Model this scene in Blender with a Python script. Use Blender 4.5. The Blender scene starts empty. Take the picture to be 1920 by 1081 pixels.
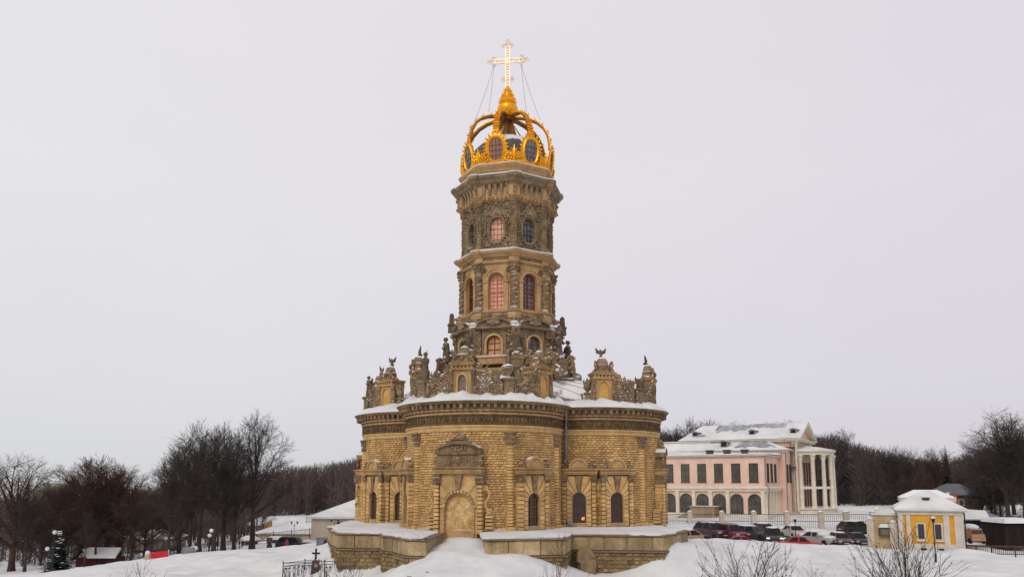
import bpy, math, random
import numpy as np
from mathutils import Matrix, Vector
R = math.radians
PI = math.pi
scene = bpy.context.scene
COL = scene.collection

# ------------------------------------------------------------------ camera model
FOC, PITCH, CAM = 1400.0, R(7), (0.36, -59.0, 3.25)
SHIFT = 359.5-FOC*math.tan(PITCH)           # pixels of vertical lens shift
def at(x, y, Y):
    """world point seen at photo pixel (x, y) at depth Y"""
    u = (x-960)/FOC; v = (540.5+SHIFT-y)/FOC
    f = math.cos(PITCH)-v*math.sin(PITCH); z = math.sin(PITCH)+v*math.cos(PITCH)
    s = (Y-CAM[1])/f
    return Vector((CAM[0]+u*s, Y, CAM[2]+z*s))

# ------------------------------------------------------------------ mesh builder
class MB:
    def __init__(s):
        s.v = []; s.f = []; s.t = []; s.mi = []; s.M = None; s.mat = 0
    def add(s, vs, fs, tone=0.5):
        o = len(s.v)
        if s.M is not None:
            M = s.M
            vs = [tuple(M @ Vector(p)) for p in vs]
        s.v.extend(vs)
        for f in fs:
            s.f.append([i+o for i in f]); s.t.append(tone); s.mi.append(s.mat)
    def box(s, x0, x1, y0, y1, z0, z1, tone=0.5, bev=0.0):
        b = bev
        s.add([(x0+b, y0, z0+b), (x1-b, y0, z0+b), (x1-b, y0, z1-b), (x0+b, y0, z1-b),
               (x0, y1, z0), (x1, y1, z0), (x1, y1, z1), (x0, y1, z1)],
              [(0,1,2,3), (5,4,7,6), (4,0,3,7), (1,5,6,2), (3,2,6,7), (4,5,1,0)], tone)
    def tbox(s, x0, x1, y0, y1, z0, z1, i, tone=0.5):
        """box whose top is inset by i"""
        s.add([(x0,y0,z0),(x1,y0,z0),(x1,y1,z0),(x0,y1,z0),(x0+i,y0+i,z1),(x1-i,y0+i,z1),(x1-i,y1-i,z1),(x0+i,y1-i,z1)],
              [(3,2,1,0),(4,5,6,7),(0,1,5,4),(1,2,6,5),(2,3,7,6),(3,0,4,7)], tone)
    def prism(s, poly, y0, y1, tone=0.5):
        """polygon in x,z (counter-clockwise seen from -y) from y0 to y1"""
        n = len(poly)
        vs = [(x, y0, z) for x, z in poly]+[(x, y1, z) for x, z in poly]
        fs = [tuple(range(n)), tuple(range(2*n-1, n-1, -1))]
        fs += [(i, n+i, n+(i+1) % n, (i+1) % n) for i in range(n)]
        s.add(vs, fs, tone)
    def slab(s, poly, z0, z1, tone=0.5):
        """polygon in x,y (counter-clockwise from above) from z0 to z1"""
        n = len(poly)
        vs = [(x, y, z0) for x, y in poly]+[(x, y, z1) for x, y in poly]
        fs = [tuple(range(n-1, -1, -1)), tuple(range(n, 2*n))]
        fs += [(i, (i+1) % n, n+(i+1) % n, n+i) for i in range(n)]
        s.add(vs, fs, tone)
    def tube(s, pts, rad, n=6, cap=True, tone=0.5, closed=False):
        pts = [Vector(p) for p in pts]
        m = len(pts)
        if not hasattr(rad, '__len__'): rad = [rad]*m
        vs = []; fs = []; up = None
        for i, p in enumerate(pts):
            a = pts[i-1] if (i > 0 or closed) else pts[i]
            b = pts[(i+1) % m] if (i < m-1 or closed) else pts[i]
            t = (b-a)
            if t.length < 1e-9: t = Vector((0, 0, 1))
            t.normalize()
            if up is None:
                up = t.orthogonal().normalized()
            else:
                up = (up-t*up.dot(t))
                if up.length < 1e-6: up = t.orthogonal()
                up.normalize()
            w = t.cross(up)
            for k in range(n):
                an = 2*PI*k/n
                q = p+(up*math.cos(an)+w*math.sin(an))*rad[i]
                vs.append(tuple(q))
        for i in range(m if closed else m-1):
            j = (i+1) % m
            for k in range(n):
                l = (k+1) % n
                fs.append((i*n+k, i*n+l, j*n+l, j*n+k))
        if cap and not closed:
            fs.append(tuple(range(n-1, -1, -1))); fs.append(tuple((m-1)*n+k for k in range(n)))
        s.add(vs, fs, tone)
    def lathe(s, prof, n=16, c=(0, 0, 0), tone=0.5, a0=0, a1=2*PI, sx=1, sy=1):
        full = abs(a1-a0-2*PI) < 1e-6
        m = len(prof); cols = n if full else n+1
        vs = []; fs = []
        for k in range(cols):
            a = a0+(a1-a0)*k/n
            for r, z in prof:
                vs.append((c[0]+r*math.cos(a)*sx, c[1]+r*math.sin(a)*sy, c[2]+z))
        for k in range(n):
            l = (k+1) % cols
            for i in range(m-1):
                fs.append((k*m+i, l*m+i, l*m+i+1, k*m+i+1))
        if full:
            if prof[0][0] > 1e-4: fs.append(tuple(k*m for k in range(n-1, -1, -1)))
            if prof[-1][0] > 1e-4: fs.append(tuple(k*m+m-1 for k in range(n)))
        s.add(vs, fs, tone)
    def ball(s, c, r, n=8, sx=1, sy=1, sz=1, tone=0.5):
        m = max(4, n//2)
        s.lathe([(r*math.sin(PI*i/m), -r*math.cos(PI*i/m)*sz) for i in range(m+1)], n, c, tone, sx=sx, sy=sy)
    def quad(s, a, b, c, d, tone=0.5):
        s.add([tuple(a), tuple(b), tuple(c), tuple(d)], [(0,1,2,3)], tone)
    def build(s, name, mats, parent=None, M=None, smooth=0, mesh=None):
        me = s.mesh(name, mats, smooth) if mesh is None else mesh
        o = bpy.data.objects.new(name, me); COL.objects.link(o)
        if parent is not None: o.parent = parent
        if M is not None: o.matrix_basis = M
        return o
    def mesh(s, name, mats, smooth=0):
        me = bpy.data.meshes.new(name)
        me.from_pydata(s.v, [], s.f)
        if not isinstance(mats, (list, tuple)): mats = [mats]
        for m in mats: me.materials.append(m)
        if len(mats) > 1: me.polygons.foreach_set('material_index', s.mi)
        at_ = me.attributes.new('tone', 'FLOAT', 'FACE'); at_.data.foreach_set('value', s.t)
        me.update()
        if smooth:
            me.polygons.foreach_set('use_smooth', [True]*len(me.polygons))
            me.set_sharp_from_angle(angle=R(smooth))
        return me

def remeshed(mb, voxel, mat, name, smooth=True):
    """one continuous skin over overlapping shapes"""
    me = mb.mesh(name+'_tmp', mat)
    o = bpy.data.objects.new('tmp', me); COL.objects.link(o)
    md = o.modifiers.new('r', 'REMESH'); md.mode = 'VOXEL'; md.voxel_size = voxel
    md.use_smooth_shade = smooth
    sm = o.modifiers.new('s', 'SMOOTH'); sm.factor = .5; sm.iterations = 2
    dg = bpy.context.evaluated_depsgraph_get()
    out = bpy.data.meshes.new_from_object(o.evaluated_get(dg))
    out.name = name
    bpy.data.objects.remove(o); bpy.data.meshes.remove(me)
    out.materials.clear(); out.materials.append(mat)
    return out

def thing(name, label, cat, loc=(0, 0, 0), rotz=0, group=None):
    o = bpy.data.objects.new(name, None); COL.objects.link(o)
    o.empty_display_size = .3
    o.location = loc; o.rotation_euler = (0, 0, rotz)
    return tag(o, label, cat, group)
def tag(o, label, cat, group=None):
    o['label'] = label; o['category'] = cat
    if group: o['group'] = group
    return o
def obj(name, me, parent=None, M=None):
    o = bpy.data.objects.new(name, me); COL.objects.link(o)
    if parent is not None: o.parent = parent
    if M is not None: o.matrix_basis = M
    return o
def dup(o, parent=None, M=None, kids=None):
    c = o.copy(); COL.objects.link(c); c.parent = parent
    if M is not None: c.matrix_basis = M
    for ch in (o.children if kids is None else kids): dup(ch, c)
    return c
def RZ(a): return Matrix.Rotation(a, 4, 'Z')
def T(x, y, z): return Matrix.Translation((x, y, z))

# ------------------------------------------------------------------ materials
def lin(c):
    return tuple(((v/255+.055)/1.055)**2.4 if v > 10 else v/255/12.92 for v in c)
class NT:
    def __init__(s, m):
        m.use_nodes = True; s.t = m.node_tree; s.n = s.t.nodes; s.n.clear()
    def node(s, ty, **kw):
        n = s.n.new(ty)
        for k, v in kw.items():
            if k.startswith('i_'): n.inputs[k[2:].replace('_', ' ')].default_value = v
            else: setattr(n, k, v)
        return n
    def link(s, a, b): s.t.links.new(a, b)
    def math(s, op, a, b=None, clamp=False):
        n = s.n.new('ShaderNodeMath'); n.operation = op; n.use_clamp = clamp
        for i, x in enumerate((a, b)):
            if x is None: continue
            if hasattr(x, 'links'): s.link(x, n.inputs[i])
            else: n.inputs[i].default_value = x
        return n.outputs[0]
    def mix(s, fac, a, b, mode='MIX'):
        n = s.n.new('ShaderNodeMix'); n.data_type = 'RGBA'; n.blend_type = mode
        for sock, x in ((n.inputs['Factor'], fac), (n.inputs[6], a), (n.inputs[7], b)):
            if hasattr(x, 'links'): s.link(x, sock)
            elif isinstance(x, (int, float)): sock.default_value = x
            else: sock.default_value = (*x[:3], 1)
        return n.outputs[2]
    def noise(s, vec, scale, detail=4, rough=.6, stretch=None):
        n = s.node('ShaderNodeTexNoise'); n.inputs['Scale'].default_value = scale
        n.inputs['Detail'].default_value = detail; n.inputs['Roughness'].default_value = rough
        if stretch:
            mp = s.node('ShaderNodeMapping'); mp.inputs['Scale'].default_value = stretch
            s.link(vec, mp.inputs['Vector']); vec = mp.outputs['Vector']
        s.link(vec, n.inputs['Vector'])
        return n.outputs['Fac']
    def step(s, x, lo, hi):
        n = s.node('ShaderNodeMapRange'); n.inputs['From Min'].default_value = lo; n.inputs['From Max'].default_value = hi
        n.interpolation_type = 'SMOOTHSTEP'
        s.link(x, n.inputs['Value']); return n.outputs['Result']
MATS = {}
SNOWC = (.74, .74, .755)
def mat(name, col, col2=None, rough=.85, scale=2.0, fine=0.0, bump=0.0, bscale=30, tone=0.0, metal=0.0,
        spec=.25, streak=0.0, dark=(.05, .045, .035), snow=0.0, snowz=.72, local=False, emit=None, green=0.0, sub=0.0):
    if name in MATS: return MATS[name]
    m = bpy.data.materials.new(name); t = NT(m)
    out = t.node('ShaderNodeOutputMaterial'); p = t.node('ShaderNodeBsdfPrincipled')
    t.link(p.outputs[0], out.inputs[0])
    geo = t.node('ShaderNodeNewGeometry')
    vec = t.node('ShaderNodeTexCoord').outputs['Object'] if local else geo.outputs['Position']
    if col2 is None: col2 = tuple(c*.72 for c in col)
    n1 = t.noise(vec, scale, 5, .65)
    c = t.mix(t.step(n1, .32, .68), col2, col)
    if fine:
        n2 = t.noise(vec, scale*9, 4, .7)
        c = t.mix(t.math('MULTIPLY', t.step(n2, .35, .7), fine), c, tuple(x*.35 for x in col2))
    if green:
        n3 = t.noise(vec, .35, 4, .7)
        c = t.mix(t.math('MULTIPLY', t.step(n3, .5, .75), green), c, (.22, .155, .068))
    if streak:
        n4 = t.noise(vec, 1.0, 4, .65, (1.6, 1.6, .25))
        c = t.mix(t.math('MULTIPLY', t.step(n4, .46, .78), streak), c, dark)
    if tone:
        a = t.node('ShaderNodeAttribute', attribute_name='tone')
        mr = t.node('ShaderNodeMapRange'); mr.inputs['To Min'].default_value = 1-tone; mr.inputs['To Max'].default_value = 1+tone*.7
        t.link(a.outputs['Fac'], mr.inputs['Value'])
        cc = t.node('ShaderNodeVectorMath', operation='SCALE'); t.link(c, cc.inputs[0]); t.link(mr.outputs[0], cc.inputs['Scale'])
        c = cc.outputs[0]
    if snow:
        sx = t.node('ShaderNodeSeparateXYZ'); t.link(geo.outputs['Normal'], sx.inputs[0])
        n5 = t.noise(vec, .9, 4, .7)
        s_ = t.math('ADD', sx.outputs['Z'], t.math('MULTIPLY', t.math('SUBTRACT', n5, .5), 1.1-snow))
        f = t.step(s_, snowz-.06, snowz+.06)
        c = t.mix(f, c, SNOWC)
    t.link(c, p.inputs['Base Color'])
    p.inputs['Roughness'].default_value = rough; p.inputs['Metallic'].default_value = metal
    p.inputs['Specular IOR Level'].default_value = spec
    if sub:
        p.inputs['Subsurface Weight'].default_value = sub; p.inputs['Subsurface Radius'].default_value = (.3, .3, .4)
    if emit:
        p.inputs['Emission Color'].default_value = (*emit[:3], 1); p.inputs['Emission Strength'].default_value = emit[3]
    if bump:
        nb = t.noise(vec, bscale, 5, .65)
        b = t.node('ShaderNodeBump'); b.inputs['Strength'].default_value = bump; b.inputs['Distance'].default_value = .08
        t.link(nb, b.inputs['Height']); t.link(b.outputs[0], p.inputs['Normal'])
    MATS[name] = m
    return m

M_BRICK = mat('golden_stone_brick', (.73, .475, .205), (.54, .335, .14), scale=.8, fine=.35, bump=.5, bscale=14, tone=.32, streak=.46, dark=(.15, .10, .05), green=.2)
M_MORTAR = mat('dark_mortar', (.46, .295, .13), (.30, .19, .08), scale=2, bump=.3)
M_STONE = mat('golden_smooth_stone', (.58, .372, .175), (.39, .242, .112), scale=1.1, fine=.3, bump=.35, bscale=18, tone=.25, streak=.4, dark=(.10, .07, .035), snow=.75, green=.3)
M_PALE = mat('pale_yellow_stone', (.66, .45, .20), (.50, .31, .13), scale=1.6, fine=.25, bump=.3, bscale=22, tone=.25, streak=.3, dark=(.2, .12, .06))
M_CARVE = mat('weathered_carved_stone', (.40, .27, .148), (.175, .116, .063), scale=1.6, fine=.5, bump=.6, bscale=16, tone=.3, streak=.5, dark=(.07, .048, .027), snow=.6, snowz=.66, green=.15)
M_GREYST = mat('grey_weathered_stone', (.38, .275, .163), (.185, .135, .082), scale=1.3, fine=.4, bump=.4, bscale=16, tone=.3, streak=.45, dark=(.07, .05, .03), snow=.6, snowz=.66, green=.15)
M_FRIEZE = mat('dark_frieze_stone', (.22, .145, .07), (.11, .072, .038), scale=3.2, fine=.5, bump=.9, bscale=9, tone=.35, streak=.4)
M_NICHE = mat('ochre_niche_plaster', (.62, .38, .11), (.46, .26, .08), scale=1.4, bump=.15, streak=.25, dark=(.25, .14, .05))
M_STATUE = mat('grey_brown_statue_stone', (.19, .14, .09), (.09, .066, .043), scale=3, fine=.4, bump=.5, bscale=20, streak=.3, snow=.8, snowz=.8)
M_GOLD = mat('gilded_metal', (.98, .50, .02), (.80, .34, .008), scale=6, rough=.38, metal=.75, bump=.15, bscale=25, spec=.5)
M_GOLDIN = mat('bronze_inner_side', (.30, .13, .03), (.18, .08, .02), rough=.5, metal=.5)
M_PALEGOLD = mat('pale_gilded_cross', (.93, .76, .62), (.76, .53, .38), scale=5, rough=.5, metal=.6, spec=.3)
M_LEAD = mat('lead_sheet_roof', (.26, .245, .25), (.15, .135, .135), scale=1.2, rough=.55, bump=.1, streak=.4, dark=(.08, .07, .07), snow=.0)
M_SNOWROOF = mat('snowy_lead_roof', (.22, .20, .20), (.11, .10, .10), scale=1.2, rough=.6, snow=.2, snowz=.74)
M_DARK = mat('dark_void', (.018, .015, .013), rough=.6)
M_GLASS = mat('dark_window_glass', (.035, .035, .04), (.02, .02, .022), rough=.12, spec=.6)
M_GLASSB = mat('bluish_window_glass', (.19, .21, .215), (.055, .06, .065), scale=1.3, rough=.15, spec=.6)
M_PINKGL = mat('salmon_lit_pane', (.86, .50, .35), (.52, .26, .16), scale=1.6, rough=.35, spec=.4)  # plain salmon base colour, varied by noise
M_MUNT = mat('red_brown_mullion', (.20, .06, .03), rough=.6)
M_IRON = mat('black_iron', (.02, .02, .022), rough=.5)
M_SNOW = mat('snow', (.69, .70, .70), (.545, .56, .575), scale=.30, rough=.9, bump=.55, bscale=1.8, spec=.2)
M_WHITE = mat('white_paint', (.74, .68, .57), (.64, .57, .46), scale=1.5, rough=.8, streak=.15, dark=(.3, .27, .22), snow=.6)
M_PINK = mat('pink_render', (.78, .565, .45), (.69, .475, .375), scale=.6, rough=.9, streak=.2, dark=(.35, .2, .13))
M_TIN = mat('snowy_tin_roof', (.30, .31, .33), (.20, .21, .23), scale=.6, rough=.6, snow=.05, snowz=.72)
# ================================================================== THE CHURCH
A0 = R(-14.5); PC = 6.3; PR = 5.4
def dvec(a): return Vector((math.sin(a), -math.cos(a), 0))
def petal_c(k): return dvec(A0+k*PI/2)*PC
def wall_M(k, rel, off=0.0, z=0.0):
    """frame on the wall of petal k: x to the viewer's right, -y outward"""
    b = A0+k*PI/2+rel
    p = petal_c(k)+dvec(b)*(PR+off)
    return T(p.x, p.y, z) @ RZ(b)
def psi(off):
    r = PR+off; s2 = PC*math.sin(PI/4)
    s = PC*math.cos(PI/4)+math.sqrt(max(r*r-s2*s2, 0))
    return math.atan2(s*math.sin(PI/4), s*math.cos(PI/4)-PC)
def quat_ring(off, n=44):
    out = []
    w = psi(off)
    for k in range(4):
        c = petal_c(k)
        for i in range(n):
            b = A0+k*PI/2-w+2*w*i/(n-1)
            p = c+dvec(b)*(PR+off)
            out.append((p.x, p.y))
    return out
def sweep_quat(mb, prof, tone=None, n=44):
    rings = [[(x, y, z) for x, y in quat_ring(o, n)] for o, z in prof]
    m = len(rings[0])
    for i in range(len(prof)-1):
        vs = rings[i]+rings[i+1]
        mb.add(vs, [(j, (j+1) % m, m+(j+1) % m, m+j) for j in range(m)], .5 if tone is None else tone)
church = thing('church', 'tall golden stone church with a gilded crown dome and cross on a round lobed base', 'church')

def shape_r(th, kind, w, h):
    """distance from the centre to the outline in direction th; arch: jambs, round head and flat foot"""
    c, s = math.cos(th), math.sin(th)
    if kind == 'oval':
        return 1/((abs(c)/w)**2.6+(abs(s)/h)**2.6)**(1/2.6)
    r = w; best = 1e9                    # arch centred on the spring line, foot at -h
    if s >= 0: return r
    if abs(c) > 1e-6: best = min(best, w/abs(c))
    return min(best, h/abs(s))
def hole_outline(kind, w, h, cx, cz, rect=None, n=40):
    x0, x1, z0, z1 = rect
    th = [2*PI*i/n for i in range(n)]
    for px, pz in ((x0, z0), (x1, z0), (x1, z1), (x0, z1)): th.append(math.atan2(pz-cz, px-cx) % (2*PI))
    if kind == 'arch': th += [math.atan2(-h, w) % (2*PI), math.atan2(-h, -w) % (2*PI)]
    th = sorted(set(round(t, 6) for t in th))
    hole = []; outer = []
    for t in th:
        r = shape_r(t, kind, w, h); c, s = math.cos(t), math.sin(t)
        hole.append((cx+c*r, cz+s*r))
        q = 1e9
        if c > 1e-9: q = min(q, (x1-cx)/c)
        if c < -1e-9: q = min(q, (x0-cx)/c)
        if s > 1e-9: q = min(q, (z1-cz)/s)
        if s < -1e-9: q = min(q, (z0-cz)/s)
        outer.append((cx+c*q, cz+s*q))
    return hole, outer
def hole_panel(mb, rect, kind, w, h, cx, cz, y, depth, n=40, tone=.5, edge=0.0):
    hole, outer = hole_outline(kind, w, h, cx, cz, rect, n)
    m = len(hole)
    vs = [(x, y, z) for x, z in hole]+[(x, y, z) for x, z in outer]+[(x, y+depth, z) for x, z in hole]
    fs = []
    for i in range(m):
        j = (i+1) % m
        fs.append((m+i, m+j, j, i)); fs.append((i, j, 2*m+j, 2*m+i))
    if edge:
        vs += [(x, y+edge, z) for x, z in outer]
        for i in range(m):
            j = (i+1) % m
            fs.append((m+j, m+i, 3*m+i, 3*m+j))
    mb.add(vs, fs, tone)
    return hole
def pane_poly(mb, kind, w, h, cx, cz, y, tone=.5, n=32):
    pts = []
    if kind == 'arch':
        pts = [(cx-w, cz-h), (cx+w, cz-h)]+[(cx+w*math.cos(PI*i/n), cz+w*math.sin(PI*i/n)) for i in range(n+1)]
    else:
        pts = [(cx+shape_r(2*PI*i/n, kind, w, h)*math.cos(2*PI*i/n), cz+shape_r(2*PI*i/n, kind, w, h)*math.sin(2*PI*i/n)) for i in range(n)]
    mb.add([(x, y, z) for x, z in pts], [tuple(range(len(pts)))], tone)
def band(mb, cx, cz, r0, r1, y0, y1, a0=0, a1=PI, n=18, sz=1.0, tone=.5):
    """flat curved moulding in the x,z plane"""
    vs = []; fs = []
    for i in range(n+1):
        a = a0+(a1-a0)*i/n; c, s = math.cos(a), math.sin(a)*sz
        vs += [(cx+r0*c, y0, cz+r0*s), (cx+r1*c, y0, cz+r1*s), (cx+r1*c, y1, cz+r1*s), (cx+r0*c, y1, cz+r0*s)]
    for i in range(n):
        a, b = i*4, i*4+4
        fs += [(a, b, b+1, a+1), (a+1, b+1, b+2, a+2), (a+3, b+3, b, a)]
    fs += [(0, 1, 2, 3), (n*4+3, n*4+2, n*4+1, n*4)]
    mb.add(vs, fs, tone)
def scroll(mb, x, z, y, r, turns=1.4, a0=0, d=1, w=.05, k=.15, n=18):
    """spiral volute in the x,z plane"""
    pts = []; rad = []
    for i in range(n+1):
        u = i/n; a = a0+d*turns*2*PI*u; q = r*(1-u)+k*r*u
        pts.append((x+q*math.cos(a), y, z+q*math.sin(a))); rad.append(w*(1-.4*u))
    mb.tube(pts, rad, 5)
def s_curve(mb, p0, p1, bulge, y, w, curl=.18, flip=1):
    """S shaped console between two points with curls on the ends"""
    pts = []
    (xa, za), (xb, zb) = p0, p1
    dx, dz = xb-xa, zb-za; L = math.hypot(dx, dz); nx, nz = -dz/L, dx/L
    for i in range(15):
        u = i/14; b = bulge*math.sin(2*PI*u)*flip
        pts.append((xa+dx*u+nx*b, y, za+dz*u+nz*b))
    mb.tube(pts, w, 5)
    scroll(mb, xa+curl*.5*flip, za, y, curl, 1.2, PI if flip > 0 else 0, flip, w)
    scroll(mb, xb-curl*.5*flip, zb, y, curl, 1.2, 0 if flip > 0 else PI, flip, w)

# ---------- brick body
def brick_wall():
    rn = random.Random(3)
    mb = MB(); mb.mat = 1
    sweep_quat(mb, [(-.03, -.4), (-.03, 6.25)])
    mb.mat = 0
    rows = 39; rh = 6.0/rows
    wins = {0: (R(-53), R(51)), 1: (R(-60), R(-87), R(54)), 3: (R(60), R(87), R(-53)), 2: ()}
    for k in range(4):
        w = psi(0)
        if k == 2: rng = (-w, w)
        c = petal_c(k); a0 = A0+k*PI/2
        for r in range(rows):
            z0 = .16+r*rh; z1 = z0+rh-.02
            s = -w*PR+(.18 if r % 2 else 0)
            while s < w*PR:
                L = rn.choice((.30, .32, .34)); e = min(s+L, w*PR)
                m = (s+e)/2/PR
                if z1 < 3.4 and any(abs(m-q) < .14 for q in wins[k]) or (abs(m) < .2 and z1 < 3.4 and k != 2):
                    s = e; continue
                if e-s > .1:
                    tone = min(1, max(0, rn.gauss(.5, .22)))
                    if rn.random() < .05: tone *= .35
                    d = .028+rn.random()*.02
                    vs = []
                    for off, ins in ((d, .03), (-.03, 0)):
                        for ss, zz in ((s+.01+ins, z0+ins*.8), (e-.01-ins, z0+ins*.8), (e-.01-ins, z1-ins*.8), (s+.01+ins, z1-ins*.8)):
                            p = c+dvec(a0+ss/PR)*(PR+off)
                            vs.append((p.x, p.y, zz))
                    mb.add(vs, [(0, 1, 2, 3), (4, 0, 3, 7), (1, 5, 6, 2), (3, 2, 6, 7), (4, 5, 1, 0)], tone)
                s = e
    return mb
brick_wall().build('brick_wall', [M_BRICK, M_MORTAR], church)
mb = MB(); sweep_quat(mb, [(.0, -.4), (.16, -.4), (.16, .12), (.10, .18), (-.05, .18)])
mb.build('plinth', M_STONE, church, smooth=30)
mb = MB(); sweep_quat(mb, [(-.05, 6.17), (.06, 6.17), (.10, 6.24), (.10, 6.42), (.17, 6.46), (.17, 6.57), (.05, 6.59)])
mb.build('architrave', M_PALE, church, smooth=30)
# frieze: dark carved band, with upright leaf relief
mb = MB(); sweep_quat(mb, [(.04, 6.55), (.20, 6.60), (.20, 6.66), (.13, 6.70), (.13, 7.14), (.20, 7.17), (.20, 7.22), (.1, 7.24)])
rn = random.Random(5)
for k in (0, 1, 3):
    s = -psi(.13)*5.2
    while s < psi(.13)*5.2:
        a = s/5.2
        mb.M = wall_M(k, a, .12, 6.92)
        t = rn.random()
        h = rn.uniform(.12, .2)
        mb.prism([(-.05, -h), (.05, -h), (.09, .05), (0, h), (-.09, .05)], -.07, .02, t)
        if rn.random() < .5: mb.ball((.12, -.04, rn.uniform(-.1, .1)), .06, 6, tone=rn.random())
        s += rn.uniform(.2, .3)
mb.M = None
mb.build('frieze', M_FRIEZE, church, smooth=30)
mb = MB(); sweep_quat(mb, [(.1, 7.2), (.24, 7.24), (.24, 7.34), (.17, 7.36), (.17, 7.42), (.30, 7.45), (.30, 7.54), (.22, 7.56)])
mb.build('bed_moulding', M_STONE, church, smooth=30)
mb = MB(); sweep_quat(mb, [(.22, 7.55), (.30, 7.57), (.34, 7.84), (.66, 7.88), (.72, 7.94), (.80, 8.02), (.82, 8.05), (.7, 8.10), (-.6, 8.12)])
for k in (0, 1, 3):
    w = psi(.5); n = int(2*w*5.6/.40)
    for i in range(n+1):
        mb.M = wall_M(k, -w+2*w*i/n, .5)
        mb.box(-.10, .10, -.14, .2, 7.60, 7.87, rn.random(), .02)
mb.M = None
mb.build('cornice', M_CARVE, church, smooth=30)
# small dentil row above the frieze
mb = MB()
for k in (0, 1, 3):
    w = psi(.2); n = int(2*w*5.3/.17)
    for i in range(n+1):
        mb.M = wall_M(k, -w+2*w*i/n, .17)
        mb.box(-.05, .05, -.06, .1, 7.35, 7.43, rn.random())
mb.M = None
mb.build('dentil_row', M_FRIEZE, church)
# snow lying on the cornice, thick and uneven
def snow_ring():
    rn = np.random.RandomState(4)
    mb = MB(); n = 90
    offs = [.80, .79, .60, .25, -.1, -.5]
    R_ = [quat_ring(o, n) for o in offs]; m = len(R_[0])
    ph = [sum(math.sin(j*f+p)*a for f, p, a in ((.31, 1, .03), (.83, 2, .022), (1.7, .4, .016))) for j in range(m)]
    vs = []
    for i, rg in enumerate(R_):
        for j, (x, y) in enumerate(rg):
            h = (8.05, 8.10+max(0, ph[j]*.8+.02), 8.30+ph[j]*2, 8.47+ph[j]*3.0, 8.60+ph[j]*3.6, 8.62)[i]
            vs.append((x, y, h+rn.randn()*.008))
    fs = [(i*m+j, i*m+(j+1) % m, (i+1)*m+(j+1) % m, (i+1)*m+j) for i in range(len(R_)-1) for j in range(m)]
    mb.add(vs, fs); return mb
snow_ring().build('cornice_snow', M_SNOW, church, smooth=80)

# ---------- pilasters with banded shafts
def pilaster():
    mb = MB(); rn = random.Random(8)
    z = .18
    mb.box(-.30, .30, -.30, .1, 0, .35, .5, .03)
    z = .36
    while z < 5.3:
        h = .19
        vs = []; n = 7
        for j, (zz, e) in enumerate(((z, .07), (z+.035, 0), (z+h-.045, 0), (z+h-.01, .07))):
            for i in range(n+1):
                a = PI*i/n
                vs.append((-(.26-e)*math.cos(a), .02-(.27-e)*math.sin(a), zz))
        fs = [(j*(n+1)+i, j*(n+1)+i+1, (j+1)*(n+1)+i+1, (j+1)*(n+1)+i) for j in range(3) for i in range(n)]
        mb.add(vs, fs, min(1, max(0, rn.gauss(.5, .2))))
        z += h
    return mb
def capital():
    mb = MB()
    mb.lathe([(.24, 5.3), (.26, 5.36), (.24, 5.4), (.28, 5.7), (.36, 6.0), (.40, 6.08)], 12, (0, .02, 0))
    for i in range(7):
        a = PI+PI*i/6
        for zz, rr in ((5.52, .28), (5.78, .33)):
            mb.ball((rr*math.cos(a), .02+rr*math.sin(a), zz), .07, 6, sz=1.6)
    for sx in (-1, 1): scroll(mb, sx*.3, 6.0, -.3, .12, 1.2, PI/2, sx, .04)
    mb.box(-.40, .40, -.38, .1, 6.08, 6.17)
    return mb
pil0 = None
for k, rel in [(0, -38), (0, 34), (0, 79), (0, -80), (1, -36), (1, 36), (3, 37), (3, -36), (1, 80), (2, 36), (2, -36), (2, 80), (2, -80), (3, -80)]:
    if pil0 is None:
        pil0 = pilaster().build('pilaster', M_BRICK, church, wall_M(k, R(rel)), smooth=40)
        capital().build('capital', M_CARVE, pil0, smooth=40)
    else: dup(pil0, church, wall_M(k, R(rel)))
# drain pipe in the corner between two lobes
mb = MB()
p = petal_c(1)+dvec(A0+PI/2-R(96))*(PR+.25)
mb.tube([(p.x-.05, p.y-.6, 8.05), (p.x, p.y-.55, 7.6), (p.x, p.y, 6.8), (p.x, p.y, .6), (p.x+.15, p.y-.25, .3), (p.x+.5, p.y-.6, .12)], .09, 8)
for z in (2, 3.5, 5, 6.3): mb.tube([(p.x, p.y, z), (p.x, p.y, z+.1)], .125, 8)
mb.lathe([(.09, 7.5), (.16, 7.75), (.18, 8.0)], 10, (p.x-.04, p.y-.58, 0))
mb.build('drainpipe', M_LEAD, church, smooth=40)

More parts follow.
